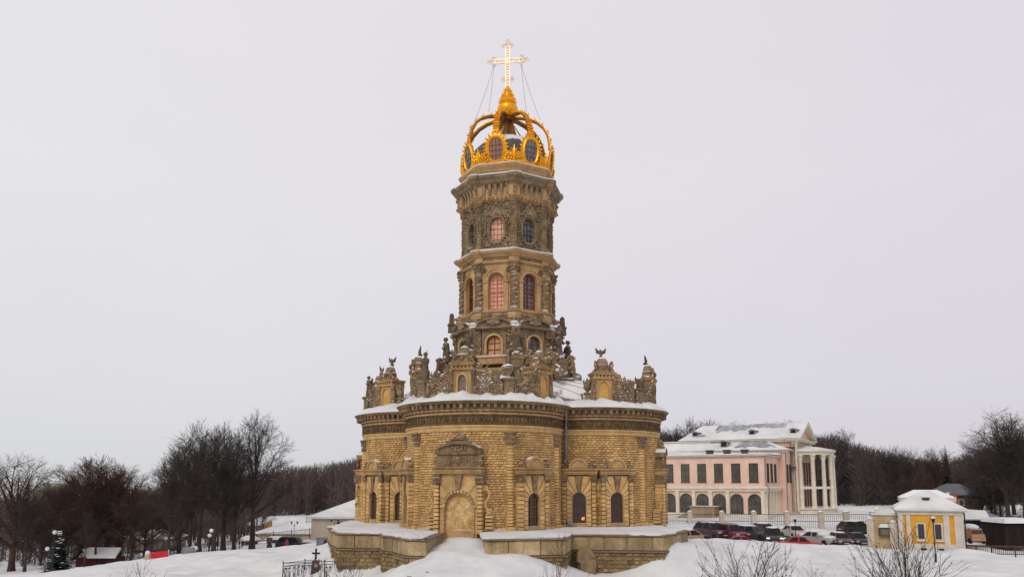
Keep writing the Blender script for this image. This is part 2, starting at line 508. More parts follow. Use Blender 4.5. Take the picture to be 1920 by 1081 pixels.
# ---------- ground floor windows
def rustic(mb, x0, x1, y0, y1, z0, z1, h, rn, bev=.035):
    z = z0; n = max(1, round((z1-z0)/h)); h = (z1-z0)/n
    for i in range(n):
        mb.box(x0, x1, y0, y1, z0+i*h+.006, z0+(i+1)*h-.006, min(1, max(0, rn.gauss(.5, .2))), bev*.6)
def make_window(grille):
    rn = random.Random(11)
    mb = MB()
    hole_panel(mb, (-.86, .86, .10, 3.50), 'arch', .46, 1.55, 0, 1.88, -.22, .24, edge=.25)
    w = mb.build('window', M_STONE, church, smooth=30)
    mb = MB()
    # radiating wedge stones round the arch
    for i in range(9):
        a0 = PI*i/9+.03; a1 = PI*(i+1)/9-.03
        if i == 4: continue
        r0 = .50; r1 = 1.5
        def lim(a):
            c, s = abs(math.cos(a)), math.sin(a)
            return min(.84/c if c > .01 else 9, 1.56/s if s > .01 else 9, 1.75)
        r1a, r1b = lim(a0), lim(a1)
        mb.prism([(r0*math.cos(a0), 1.88+r0*math.sin(a0)), (r1a*math.cos(a0), 1.88+r1a*math.sin(a0)),
                  (r1b*math.cos(a1), 1.88+r1b*math.sin(a1)), (r0*math.cos(a1), 1.88+r0*math.sin(a1))], -.29, -.2, rn.random())
    for sx in (-1, 1):
        x0, x1 = (.50, .84) if sx > 0 else (-.84, -.50)
        rustic(mb, x0, x1, -.29, -.2, .12, 1.85, .28, rn, .025)
    mb.build('voussoirs', M_PALE, w)
    mb = MB()
    mb.prism([(-.10, 2.36), (.10, 2.36), (.19, 3.45), (-.19, 3.45)], -.38, -.2)
    mb.build('keystone', M_CARVE, w)
    for sx in (-1, 1):
        mb = MB(); rustic(mb, sx*1.03-.15, sx*1.03+.15, -.36, .1, .05, 3.02, .26, rn, .035)
        pl = mb.build('side_pilaster', M_BRICK, w)
        mb = MB()
        mb.tbox(sx*1.03-.14, sx*1.03+.14, -.36, .1, 3.02, 3.1, -.03)
        for i in range(5): mb.ball((sx*1.03-.16+.08*i, -.38, 3.2+.08*(i % 2)), .08, 6, sz=1.3)
        mb.tbox(sx*1.03-.15, sx*1.03+.15, -.38, .1, 3.08, 3.42, -.06)
        mb.box(sx*1.03-.24, sx*1.03+.24, -.46, .1, 3.42, 3.54)
        mb.build('side_capital', M_CARVE, w, smooth=40)
    mb = MB()
    for z0, z1, e in ((3.545, 3.64, 0), (3.64, 3.78, .03), (3.78, 3.86, .10), (3.86, 3.96, .16)):
        mb.box(-1.28-e, 1.28+e, -.46-e, .15, z0, z1, .5, .01)
    mb.build('entablature', M_STONE, w)
    mb = MB()
    band(mb, 0, 3.97, .54, .68, -.45, .1, 0, PI, 20)
    mb.prism([(.54*math.cos(PI*i/16), 3.97+.54*math.sin(PI*i/16)) for i in range(17)], -.36, .1)
    mb.build('lunette', M_STONE, w, smooth=30)
    for sx in (-1, 1):
        mb = MB()
        scroll(mb, sx*.92, 4.16, -.3, .17, 1.3, PI if sx > 0 else 0, sx, .07)
        mb.ball((sx*.95, -.28, 4.4), .12, 8, sz=1.2); mb.ball((sx*1.12, -.25, 4.12), .14, 8)
        mb.build('carved_scroll', M_CARVE, w, smooth=40)
    mb = MB(); pane_poly(mb, 'arch', .46, 1.55, 0, 1.88, -.02)
    mb.build('pane', M_GLASS, w)
    mb = MB()
    if grille == 'lattice':
        for i in range(-7, 9):
            for s in (-1, 1):
                a = (-.46, .33+i*.26); b = (.46, a[1]+s*.92)
                q = [(a[0]+(b[0]-a[0])*u/8, -.09, a[1]+(b[1]-a[1])*u/8) for u in range(9)]
                q = [p for p in q if p[2] > .35 and (p[2] < 1.88 or (p[0]**2+(p[2]-1.88)**2) < .2)]
                if len(q) > 1: mb.tube(q, .012, 4)
    else:
        for x in (-.2, .2): mb.box(x-.025, x+.025, -.08, -.04, .34, 2.26)
        for z in (.9, 1.5, 1.95): mb.box(-.45, .45, -.085, -.045, z-.03, z+.03)
    mb.build('grille', M_MUNT, w)
    return w
wl = make_window('lattice'); wb = make_window('bars')
wl.matrix_basis = wall_M(1, R(-60)); wb.matrix_basis = wall_M(0, R(51))
for k, a in ((1, -87), (1, 54), (3, 60), (2, 53), (2, -53)): dup(wl, church, wall_M(k, R(a)))
for k, a in ((0, -53), (3, 87), (3, -53)): dup(wb, church, wall_M(k, R(a)))
# warm lamp glow behind one pane
mb = MB(); mb.M = wall_M(1, R(-87)); mb.box(.14, .34, -.035, -.025, .52, .72)
mb.build('lamp_glow', mat('amber_icon_lamp', (.8, .25, .04), emit=(1, .32, .05, 1.2)), church)
# carved cartouche between the paired windows, cloaked plaques
def cartouche():
    mb = MB(); mb.ball((0, -.16, 2.75), .2, 10, sz=1.9, sy=.7); mb.prism([(-.16, 2.2), (0, 1.95), (.16, 2.2), (.2, 3.1), (-.2, 3.1)], -.16, .05)
    for s in (-1, 1): scroll(mb, s*.16, 3.15, -.2, .14, 1.2, 0, s, .05)
    return mb
ct = cartouche().build('cartouche', M_STONE, church, wall_M(1, R(-73.5)), smooth=40)
dup(ct, church, wall_M(3, R(73.5)))

# ---------- portals
def make_portal():
    rn = random.Random(21)
    mb = MB()
    hole_panel(mb, (-1.22, 1.22, -.80, 3.56), 'arch', .92, 2.30, 0, 1.55, -.30, .25, edge=.45)
    q = mb.build('portal', M_PALE, church, smooth=30)
    mb = MB(); pane_poly(mb, 'arch', .92, 2.35, 0, 1.55, -.08)
    mb.build('blocked_doorway', mat('patchy_plaster', (.76, .56, .29), (.44, .24, .07), scale=1.5, fine=.5, bump=.3, bscale=10, streak=.2, dark=(.3, .12, .04)), q)
    mb = MB()
    for i in range(13):
        a0 = PI*i/13+.025; a1 = PI*(i+1)/13-.025
        mb.prism([(r*math.cos(a), 1.55+r*math.sin(a)) for r, a in ((.86, a0), (1.06, a0), (1.06, a1), (.86, a1))], -.42, -.1, rn.random())
    for sx in (-1, 1):
        x0, x1 = (.9, 1.1) if sx > 0 else (-1.1, -.9)
        rustic(mb, x0, x1, -.40, -.1, -.3, 1.5, .26, rn, .03)
        x0, x1 = (.86, 1.2) if sx > 0 else (-1.2, -.86)
        mb.box(x0, x1, -.46, -.1, 1.48, 1.64, .7, .02)
    mb.build('arch_ring', M_STONE, q)
    mb = MB()
    for i, (a0, a1) in enumerate(((.15, .45), (.47, .85), (.88, 1.32), (PI-1.32, PI-.88), (PI-.85, PI-.47), (PI-.45, PI-.15))):
        def lim(a): return min(1.2/abs(math.cos(a)), 1.9/max(.05, math.sin(a)))
        mb.prism([(1.09*math.cos(a0), 1.55+1.09*math.sin(a0)), (lim(a0)*math.cos(a0), 1.55+lim(a0)*math.sin(a0)),
                  (lim(a1)*math.cos(a1), 1.55+lim(a1)*math.sin(a1)), (1.09*math.cos(a1), 1.55+1.09*math.sin(a1))], -.35, -.2, .25+.5*rn.random())
    mb.build('spandrel_stones', M_PALE, q)
    mb = MB(); mb.prism([(-.1, 2.62), (.1, 2.62), (.3, 3.55), (-.3, 3.55)], -.5, -.2)
    for s in (-1, 1): scroll(mb, s*.13, 3.4, -.5, .13, 1.2, 0, s, .04)
    mb.build('keystone', M_CARVE, q, smooth=40)
    for sx in (-1, 1):
        mb = MB(); rustic(mb, sx*1.42-.18, sx*1.42+.18, -.50, .2, 0.0, 2.9, .25, rn, .04)
        mb.box(sx*1.42-.24, sx*1.42+.24, -.56, .2, -.05, .0, .4)
        mb.build('side_pilaster', M_BRICK, q)
        mb = MB(); mb.tbox(sx*1.42-.17, sx*1.42+.17, -.5, .2, 2.9, 3.45, -.07)
        for i in range(5):
            for j in range(2): mb.ball((sx*1.42-.2+.1*i, -.54-.03*j, 3.05+.2*j), .09, 6, sz=1.3)
        mb.box(sx*1.42-.28, sx*1.42+.28, -.62, .2, 3.45, 3.56)
        mb.build('side_capital', M_CARVE, q, smooth=40)
    mb = MB()
    for z0, z1, e in ((3.565, 3.68, 0), (3.68, 3.84, .03), (3.84, 3.90, .1), (3.90, 3.97, .17)):
        mb.box(-1.55-e, 1.55+e, -.55-e, .25, z0, z1, .5, .01)
    mb.build('entablature', M_STONE, q)
    mb = MB()
    mb.box(-1.3, 1.3, -.42, .25, 3.975, 4.74, .5)
    for sx in (-1, 1):
        scroll(mb, sx*1.42, 4.2, -.4, .24, 1.4, -PI/2, -sx, .09); scroll(mb, sx*1.42, 4.55, -.4, .18, 1.4, PI/2, sx, .08)
        for i in range(9): mb.ball((sx*(1.2+rn.random()*.35), -.42, 4.05+rn.random()*.6), .09, 6)
    for i in range(70):
        x = rn.uniform(-1.2, 1.2); z = rn.uniform(4.08, 4.66)
        if rn.random() < .5: scroll(mb, x, z, -.44, rn.uniform(.07, .13), 1.1, rn.random()*6, rn.choice((-1, 1)), .03, n=8)
        else: mb.ball((x, -.43, z), rn.uniform(.04, .08), 6)
    mb.ball((0, -.42, 4.36), .22, 12, sy=.5)
    for z in (3.98, 4.74): mb.box(-1.42, 1.42, -.55, .25, z, z+.05, .4)
    mb.build('carved_panel', M_CARVE, q, smooth=40)
    mb = MB()
    seg = [(1.42-.0-2.84*i/20, 0) for i in range(21)]
    def ah(x, h): return 4.80+h*math.sqrt(max(0, 1-(x/1.55)**2))
    top = [(x, ah(x, .62)) for x, _ in seg]
    mb.prism([(-1.4, 4.795), (1.4, 4.795)]+top, -.40, .25)
    for i in range(20):
        (xa, za), (xb, zb) = top[i], top[i+1]
        mb.prism([(xb, zb-.05), (xa, za-.05), (xa, za+.09), (xb, zb+.09)], -.60, .26)
    for i in range(14): mb.ball((rn.uniform(-.7, .7), -.42, 4.9+rn.random()*.35), rn.uniform(.06, .12), 6)
    mb.box(-1.5, -1.25, -.5, .25, 4.8, 5.05); mb.box(1.25, 1.5, -.5, .25, 4.8, 5.05)
    mb.build('segmental_pediment', M_CARVE, q, smooth=30)
    mb = MB()
    mb.box(-.72, .72, -.45, .2, 5.44, 5.62, .5, .02); mb.box(-.60, .60, -.40, .2, 5.62, 5.72, .5, .02)
    for sx in (-1, 1): mb.ball((sx*.74, -.35, 5.52), .14, 10)
    mb.M = T(0, -.12, 0); mb.lathe([(.42, 5.72), (.40, 5.82), (.22, 5.98), (.08, 6.12), (.0, 6.2)], 14, sy=.7); mb.M = None
    for i in range(5): mb.tube([(-.3+.15*i, -.36, 5.74), (-.15+.075*i, -.28, 5.95), (0, -.2, 6.1)], [.06, .05, .02], 5)
    mb.build('leaf_finial', M_CARVE, q, smooth=40)
    for sx in (-1, 1):
        mb = MB(); x = sx*1.92
        s_curve(mb, (x, 1.35), (x-sx*.12, 2.65), .16, -.22, .07, .17, sx)
        mb.box(x-.2, x+.2, -.16, .3, 1.05, 1.17, .5, .02)
        mb.build('scroll_console', M_PALE, q, smooth=40)
        mb = MB()
        for i in range(4): mb.box(x-.24, x+.24, -.15, .35, .2+i*.22, .2+i*.22+.2, rn.random(), .03)
        mb.build('stone_block_panel', M_PALE, q)
    return q
portal = make_portal()
portal.matrix_basis = wall_M(0, 0)
for k in (1, 3): dup(portal, church, wall_M(k, 0))
# ---------- parapet: dormers, pedestals, openwork cresting
PZ = 8.55
def arc_M(k, rel, off, z=PZ): return wall_M(k, rel, off, z)
DSC = Matrix.Diagonal((.76, .8, 1.06, 1))
def eagle_mb(s=1.0):
    mb = MB()
    mb.tube([(0, 0, 0), (0, -.02*s, .16*s), (0, -.03*s, .38*s), (0, 0, .55*s)], [.07*s, .13*s, .15*s, .09*s], 8)
    mb.tube([(0, 0, .52*s), (-.05*s, -.03*s, .66*s), (-.12*s, -.05*s, .70*s)], [.08*s, .075*s, .03*s], 7)
    for q in (-1, 1):
        for i in range(5):
            u = i/4
            mb.tube([(q*.10*s, .02, (.30+.05*i)*s), (q*(.30+.05*i)*s, .04*s, (.36+.09*i)*s), (q*(.50-.03*i)*s, .05*s, (.40+.13*i)*s)], [.07*s, .075*s, .03*s], 6)
        mb.tube([(q*.06*s, -.03, .1*s), (q*.1*s, -.08, -.02)], [.05*s, .04*s], 6)
    mb.tube([(0, .05, .15*s), (0, .2*s, -.02*s)], [.1*s, .13*s], 6)
    return mb
EAGLE = remeshed(eagle_mb(1.0), .04, M_STATUE, 'eagle')

def make_dormer(kind):
    rn = random.Random(31)
    mb = MB()
    if kind == 'window':
        hole_panel(mb, (-.80, .80, -.05, 1.50), 'arch', .36, .78, 0, .83, -.02, .16, edge=.2)
        mb.box(-.80, .80, .18, 1.6, -.05, 1.5)
    else:
        hole_panel(mb, (-.80, .80, -.05, 1.50), 'arch', .50, .80, 0, .82, -.02, .10, edge=.2)
        mb.box(-.80, .80, .18, 1.6, -.05, 1.5)
    d = mb.build('dormer', M_STONE, church, smooth=30)
    mb = MB()
    if kind == 'window':
        pane_poly(mb, 'arch', .36, .78, 0, .83, .13); mb.build('pane', M_GLASSB, d)
        mb = MB(); mb.box(-.02, .02, .09, .12, .1, 1.15); mb.box(-.15, -.12, .09, .12, .1, 1.1)
        for z in (.35, .6, .85): mb.box(-.35, .35, .095, .12, z-.012, z+.012)
        mb.build('mullion', mat('ochre_mullion', (.45, .2, .04)), d)
        mb = MB(); band(mb, 0, .83, .38, .50, -.10, .02); mb.box(-.5, -.38, -.1, .02, .02, .83); mb.box(.38, .5, -.1, .02, .02, .83)
        mb.build('arch_moulding', M_PALE, d)
    else:
        pane_poly(mb, 'arch', .50, .80, 0, .82, .07); mb.build('niche', M_NICHE, d)
        mb = MB(); band(mb, 0, .82, .52, .60, -.06, .02); mb.build('arch_moulding', M_PALE, d)
    for sx in (-1, 1):
        mb = MB()
        mb.tbox(sx*.95-.17, sx*.95+.17, -.12, .6, -.05, 1.45, .03)
        for i in range(9): mb.ball((sx*.95+rn.uniform(-.14, .14), -.12, rn.uniform(.1, 1.4)), rn.uniform(.06, .11), 6, sz=1.3)
        scroll(mb, sx*1.0, 1.28, -.15, .18, 1.3, PI/2, sx, .07); scroll(mb, sx*1.12, .2, -.1, .22, 1.3, -PI/2, -sx, .08)
        mb.tube([(sx*1.1, -.05, 1.2), (sx*1.18, -.05, .8), (sx*1.25, -.05, .3)], [.08, .1, .07], 6)
        mb.build('side_scroll', M_CARVE, d, smooth=40)
    mb = MB()
    mb.box(-1.02, 1.02, -.20, 1.5, 1.50, 1.60)
    mb.box(-.95, .95, -.02, 1.5, 1.6, 1.78, .1)
    for i in range(6): mb.ball((-.85+i*.34, -.10, 1.69), .105, 8, tone=.8)
    mb.box(-1.10, 1.10, -.26, 1.5, 1.78, 1.88, .6, .01)
    mb.box(-1.18, 1.18, -.32, 1.5, 1.88, 1.94, .5, .01)
    mb.build('entablature', M_STONE, d, smooth=40)
    mb = MB()
    mb.lathe([(1.02, 1.94), (.98, 2.05), (.80, 2.15), (.70, 2.30), (.72, 2.42), (.62, 2.52), (.52, 2.56)], 16, (0, .5, 0), sy=.75)
    for sx in (-1, 1):
        scroll(mb, sx*.78, 2.42, -.05, .22, 1.4, PI/2, sx, .08); mb.ball((sx*.80, 0, 2.62), .12, 7)
        mb.tube([(sx*1.0, 0, 2.0), (sx*.85, 0, 2.15), (sx*.6, 0, 2.2)], .08, 6)
    mb.ball((0, -.16, 2.28), .17, 10, sz=1.2)
    for i in range(10): mb.ball((rn.uniform(-.6, .6), -.03, rn.uniform(2.05, 2.4)), rn.uniform(.05, .09), 6)
    mb.build('scrolled_gable', M_CARVE, d, smooth=40)
    mb = MB(); mb.lathe([(.56, 2.56), (.58, 2.60), (.53, 2.72), (.44, 2.86), (.28, 2.98), (.10, 3.04), (.10, 3.12), (.0, 3.12)], 16, (0, .5, 0), sy=.8)
    mb.build('dome_cap', M_GREYST, d, smooth=40)
    return d
dn = make_dormer('niche'); dw = make_dormer('window')
dw.matrix_basis = arc_M(0, 0, -.25) @ DSC
dn.matrix_basis = arc_M(1, R(-67), -.25) @ DSC
for k, a in ((1, 0), (1, 67), (0, 67), (0, -67), (3, 67), (3, 0), (3, -67), (2, 0), (2, 67), (2, -67)): dup(dn, church, arc_M(k, R(a), -.25) @ DSC)

def cresting_mb(seed, L, h0, h1):
    """pierced strapwork panel, higher on one end"""
    rn = random.Random(seed); mb = MB()
    def H(x): u = (x+L/2)/L; return h0+(h1-h0)*u*u
    mb.box(-L/2, L/2, -.06, .1, -.05, .10)
    x = -L/2+.12
    while x < L/2-.05:
        h = H(x); z = .12
        while z < h-.1:
            r = rn.uniform(.11, .2)
            scroll(mb, x, z+r, rn.uniform(-.05, .05), r, 1.35, rn.random()*6, rn.choice((-1, 1)), .055, n=12)
            z += r*1.6
        if rn.random() < .6:
            mb.tube([(x, 0, z-.1), (x+rn.uniform(-.1, .1), 0, z+.12), (x+rn.uniform(-.12, .12), 0, z+.3)], [.07, .08, .02], 6)
        x += rn.uniform(.18, .28)
    mb.tube([(-L/2+.05+L*.9*i/10, -.03, H(-L/2+L*i/10)*.92) for i in range(11)], .06, 6)
    mb.tube([(-L/2+.05+L*.9*i/10, .03, H(-L/2+L*i/10)*.5+.05*math.sin(i*1.7)) for i in range(11)], .05, 6)
    return mb
CR = [cresting_mb(1, 1.7, .7, 1.65).mesh('openwork_cresting', M_CARVE, 40), cresting_mb(2, 1.7, 1.65, .7).mesh('openwork_cresting', M_CARVE, 40)]
for k in range(4):
    for a, i in ((-19.5, 0), (19.5, 1), (-48, 1), (48.5, 0)):
        obj('openwork_cresting', CR[i], church, arc_M(k, R(a), -.22))

def parapet_finial():
    mb = MB(); rn = random.Random(13)
    mb.tbox(-.20, .20, -.18, .18, -.05, .55, .03); mb.box(-.25, .25, -.22, .22, .55, .64)
    mb.lathe([(.12, .64), (.10, .72), (.26, .92), (.30, 1.10), (.22, 1.22), (.26, 1.28), (.16, 1.42), (.05, 1.62), (0, 1.75)], 12)
    for i in range(7): a = 2*PI*i/7; mb.tube([(.2*math.cos(a), .2*math.sin(a), 1.2), (.3*math.cos(a), .3*math.sin(a), 1.42), (.24*math.cos(a), .24*math.sin(a), 1.6)], [.07, .06, .02], 5)
    for s in (-1, 1): mb.tube([(s*.18, -.05, .5), (s*.42, -.05, .55), (s*.36, -.05, .2), (s*.55, -.05, 0)], [.08, .09, .07, .09], 6)
    return mb.mesh('parapet_finial', M_GREYST, 40)
PFN = parapet_finial()
for k in range(4):
    for a in (-24.5, 24.5, -42, 42, -54.5, 54.5, -80, 80): obj('parapet_finial', PFN, church, arc_M(k, R(a), -.35 if abs(a) < 60 else -.5))
def inner_scroll():
    mb = MB()
    s_curve(mb, (-.5, .1), (.35, 1.5), .25, 0, .13, .3, 1); mb.tube([(-.7, 0, 0), (.5, 0, 0)], .12, 6); mb.tube([(.35, 0, 1.4), (.5, 0, .7), (.45, 0, 0)], .11, 6)
    return mb.mesh('roof_scroll', M_CARVE, 40)
ISC = inner_scroll()
mb = MB(); mb.ball((-.3, 0, .5), .34, 8, sz=.5); ISN = mb.mesh('scroll_snow', M_SNOW, 80)
for k in range(8):
    for s in (-1, 1):
        b = A0+k*PI/4+s*R(15); p = dvec(b)*5.35
        o_ = obj('roof_scroll', ISC, church, T(p.x, p.y, 10.65) @ RZ(b+s*R(60))); obj('scroll_snow', ISN, o_)
def make_pedestal():
    mb = MB()
    mb.tbox(-.38, .38, -.35, .35, -.05, .12, .04); mb.box(-.32, .32, -.30, .30, .12, .82, .5, .02)
    mb.tbox(-.34, .34, -.32, .32, .82, .95, -.10); mb.box(-.46, .46, -.44, .44, .95, 1.02)
    for s in (-1, 1): mb.tube([(s*.36, -.1, .1), (s*.5, -.1, .25), (s*.42, -.1, .6), (s*.52, -.1, .8)], [.1, .12, .08, .1], 6)
    return mb.mesh('pedestal', M_GREYST, 40)
PED = make_pedestal()
for k in range(4):
    for a in (-33, 33.2): obj('pedestal', PED, church, arc_M(k, R(a), -.15))

# ---------- lead roof of the four lobes
def roof_mesh():
    mb = MB(); n = 36; N = n*4
    ring = quat_ring(-.75, n)
    cols = 9; vs = []; fs = []
    for j, (x, y) in enumerate(ring):
        k = j//n; rel = (j % n)/(n-1)*2-1          # -1..1 across the lobe
        a = math.atan2(x, -y); rr = 4.15
        for i in range(cols):
            u = i/(cols-1)
            px, py = x+(math.sin(a)*rr-x)*u, y+(-math.cos(a)*rr-y)*u
            ridge = 1-abs(rel)**1.2
            z = 8.5+(1-math.exp(-u*6))*1.05*ridge+u*(1.35+.25*ridge)
            vs.append((px, py, z))
    for j in range(N):
        l = (j+1) % N
        for i in range(cols-1):
            fs.append((j*cols+i, l*cols+i, l*cols+i+1, j*cols+i+1))
    mb.add(vs, fs)
    return mb, vs, cols, N
mb, rv, cols, N = roof_mesh()
roof = mb.build('lobed_roof', M_SNOWROOF, church, smooth=40)
mb = MB()
for j in range(0, N, 3): mb.tube([(x, y, z+.02) for x, y, z in rv[j*cols:(j+1)*cols]], .016, 4)
mb.build('standing_seams', M_LEAD, roof)
# thin safety rail along the roof ridge
mb = MB()
for k, a0, a1 in ((1, -50, -8), (3, 8, 60), (0, 40, 66)):
    P = []
    for i in range(7):
        b = A0+k*PI/2+R(a0+(a1-a0)*i/6); p = petal_c(k)+dvec(b)*(PR-1.6); P.append((p.x, p.y))
    for z in (9.75, 10.15): mb.tube([(x, y, z) for x, y in P], .022, 4)
    for x, y in P: mb.tube([(x, y, 9.0), (x, y, 10.17)], .02, 4)
mb.build('roof_railing', M_IRON, roof)

# ---------- octagonal tower
def vert_dir(k): return A0+PI/8+k*PI/4
C8 = math.cos(PI/8)
def oct_path(ap, w=.0, e=.0):
    """octagon of apothem ap; corners broken forward by e over a width w on each side"""
    out = []
    for k in range(8):
        v = vert_dir(k); p = dvec(v)*(ap/C8)
        if w:
            tl = dvec(v-PI/2-PI/8+0)  # along the face before the vertex, away from it
            tr = dvec(v+PI/2+PI/8-0)
            n0 = dvec(v-PI/8); n1 = dvec(v+PI/8)
            tl = Vector((-math.cos(v-PI/8), -math.sin(v-PI/8), 0)); tr = Vector((math.cos(v+PI/8), math.sin(v+PI/8), 0))
            a = p+tl*w; b = p+tr*w
            pv = dvec(v)*((ap+e)/C8)
            out += [a, a+n0*e, pv, b+n1*e, b]
        else: out.append(p)
    return [(q.x, q.y) for q in out]
def sweep_oct(mb, prof, w=0, e=0, tone=.5, cap=True):
    rings = [[(x, y, z) for x, y in oct_path(o, w, e)] for o, z in prof]
    m = len(rings[0])
    for i in range(len(prof)-1):
        mb.add(rings[i]+rings[i+1], [(j, (j+1) % m, m+(j+1) % m, m+j) for j in range(m)], tone)
    if cap: mb.add(rings[-1], [tuple(range(m))], tone)
def face_M(k, ap, z=0):
    b = A0+k*PI/4; p = dvec(b)*ap
    return T(p.x, p.y, z) @ RZ(b)
def vert_M(k, r, z=0):
    b = vert_dir(k); p = dvec(b)*r
    return T(p.x, p.y, z) @ RZ(b)
AP = 3.42; HW = AP*math.tan(PI/8)          # wall apothem, half face width

tower = MB()
sweep_oct(tower, [(4.25, 8.0), (4.25, 10.75), (4.4, 10.8), (4.4, 10.95)])
t0 = tower.build('tower_drum', mat('dark_brown_rendered_drum', (.13, .085, .065), streak=.3, scale=1.5), church)
mb = MB(); sweep_oct(mb, [(4.3, 10.95), (4.62, 10.98), (4.62, 11.25), (4.3, 11.3), (4.3, 11.32)])
mb.build('drum_band', M_STONE, church, smooth=20)

# tier one: squat stage with scrolled buttresses and arched windows under round pediments
mb = MB(); sweep_oct(mb, [(3.62, 11.25), (3.62, 14.9)]); mb.build('lower_stage_wall', M_CARVE, church)
def lower_bay(front):
    rn = random.Random(41)
    mb = MB()
    hole_panel(mb, (-.95, .95, .95, 3.0), 'arch', .56, .90, 0, 1.98, -.30, .28, edge=.32)
    q = mb.build('lower_window', M_GREYST, church, smooth=30)
    mb = MB(); pane_poly(mb, 'arch', .56, .90, 0, 1.98, -.04)
    mb.build('pane', mat('orange_shutter_pane', (.66, .37, .20), (.42, .22, .11), scale=1.5) if front else M_GLASSB, q)
    mb = MB(); mb.box(-.03, .03, -.10, -.05, 1.1, 2.5)
    for z in (1.5, 1.98): mb.box(-.55, .55, -.095, -.055, z-.025, z+.025)
    band(mb, 0, 1.98, .50, .57, -.11, -.05)
    for s in (-1, 1): mb.box(s*.535-.035, s*.535+.035, -.11, -.05, 1.08, 1.98)
    mb.build('mullion', M_MUNT, q)
    mb = MB(); band(mb, 0, 1.98, .57, .72, -.38, -.28, n=20)
    for s in (-1, 1): mb.box(s*.645-.075, s*.645+.075, -.38, -.28, 1.08, 1.98)
    mb.build('arch_moulding', M_PALE, q)
    mb = MB(); mb.tbox(-1.05, 1.05, -.85, .1, .32, .74, -.06); mb.box(-1.18, 1.18, -.98, .1, .74, .90, .5, .02)
    mb.build('sill_block', M_STONE, q)
    mb = MB()
    for k in range(7): mb.ball((-1.1+.366*k, -.55, .92), .26, 8, sz=.4, sx=1.2)
    mb.build('sill_snow', M_SNOW, q, smooth=80)
    for s in (-1, 1):
        mb = MB()
        mb.tbox(s*1.22-.24, s*1.22+.24, -.36, .2, .92, 3.0, .03)
        for i in range(22): mb.ball((s*1.22+rn.uniform(-.24, .24), -.37, rn.uniform(1.0, 2.95)), rn.uniform(.06, .11), 6, tone=rn.random())
        scroll(mb, s*1.30, 2.65, -.42, .24, 1.4, PI/2, s, .09); scroll(mb, s*1.38, 1.2, -.42, .30, 1.4, -PI/2, -s, .1)
        mb.build('scrolled_pier', M_CARVE, q, smooth=40)
    mb = MB()
    mb.box(-1.32, 1.32, -.58, .2, 3.0, 3.06); mb.box(-1.45, 1.45, -.72, .2, 3.06, 3.14)
    def ah(x): return 3.16+.62*math.sqrt(max(0, 1-(x/1.42)**2))
    top = [(1.3-2.6*i/18, ah(1.3-2.6*i/18)) for i in range(19)]
    mb.prism([(-1.3, 3.14), (1.3, 3.14)]+top, -.34, .2)
    for i in range(18):
        (xa, za), (xb, zb) = top[i], top[i+1]
        mb.prism([(xb, zb-.04), (xa, za-.04), (xa, za+.09), (xb, zb+.09)], -.62, .2)
    mb.ball((0, -.45, 3.55), .24, 10, sz=1.25); mb.ball((0, -.5, 3.82), .17, 8)
    for s in (-1, 1):
        for i in range(3): mb.tube([(s*.15, -.48, 3.45+.1*i), (s*(.45+.05*i), -.46, 3.5+.12*i), (s*.55, -.44, 3.4+.2*i)], [.1, .08, .04], 6)
    mb.build('round_pediment', M_GREYST, q, smooth=30)
    return q
lb0 = lower_bay(True); lb0.matrix_basis = face_M(0, 3.72, 11.25)
lb1 = lower_bay(False); lb1.matrix_basis = face_M(1, 3.72, 11.25)
for k in (2, 3, 5, 6, 7): dup(lb1, church, face_M(k, 3.72, 11.25))
dup(lb1, church, face_M(4, 3.72, 11.25))
def buttress():
    mb = MB(); rn = random.Random(2)
    # big S scroll falling outward from the stage above: drawn in the y,z plane (y<0 is outward)
    prof = [(.35, 3.45), (-.30, 3.40), (-.52, 3.15), (-.48, 2.75), (-.30, 2.35), (-.32, 1.9), (-.62, 1.45), (-1.00, 1.15), (-1.35, .85), (-1.42, .45), (-1.2, .1), (.35, .1)]
    n = len(prof)
    vs = [(-.32, y, z) for y, z in prof]+[(.32, y, z) for y, z in prof]
    mb.add(vs, [tuple(range(n)), tuple(range(2*n-1, n-1, -1))]+[(i, n+i, n+(i+1) % n, (i+1) % n) for i in range(n)])
    for s in (-1, 1):
        pts = []
        for cy, cz, r, a0 in ((-.28, 3.1, .26, 0), (-1.05, .62, .42, 0)):
            q = [(s*.35, cy+(r*(1-.8*i/16))*math.cos(2.6*PI*i/16), cz+(r*(1-.8*i/16))*math.sin(2.6*PI*i/16)) for i in range(17)]
            mb.tube(q, .08, 5)
    for i in range(16):
        u = rn.random(); mb.ball((rn.uniform(-.22, .22), -.5-u*.9, 2.0-u*1.2+rn.uniform(-.1, .1)), rn.uniform(.07, .13), 6)
    return mb.mesh('scroll_buttress', M_GREYST, 35)
BT = buttress()
mb = MB(); rn = random.Random(71)
for (y, z, r) in ((-.2, 3.42, .38), (-.55, 1.75, .30), (-.95, 1.32, .34), (-1.25, .98, .28)):
    mb.ball((rn.uniform(-.1, .1), y, z), r, 9, sz=.5, sx=rn.uniform(.8, 1.1))
BTS = mb.mesh('buttress_snow', M_SNOW, 80)
mb = MB(); mb.box(-.7, .7, -.02, .3, .1, 3.3); BTD = mb.mesh('shadowed_recess', mat('sooty_recess', (.045, .038, .032)))  # near-black slab stands in for shade in the gaps beside the buttresses
for k in range(8):
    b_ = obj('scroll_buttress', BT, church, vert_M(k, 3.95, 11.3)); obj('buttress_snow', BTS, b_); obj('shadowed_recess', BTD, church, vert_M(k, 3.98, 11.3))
mb = MB()
mb.tbox(-.42, .42, -.42, .42, -.75, -.15, -.08); mb.box(-.55, .55, -.55, .55, -.15, 0)
PD2 = mb.mesh('buttress_pedestal', M_GREYST)
for k in range(8): obj('buttress_pedestal', PD2, church, vert_M(k, 4.95, 11.95))

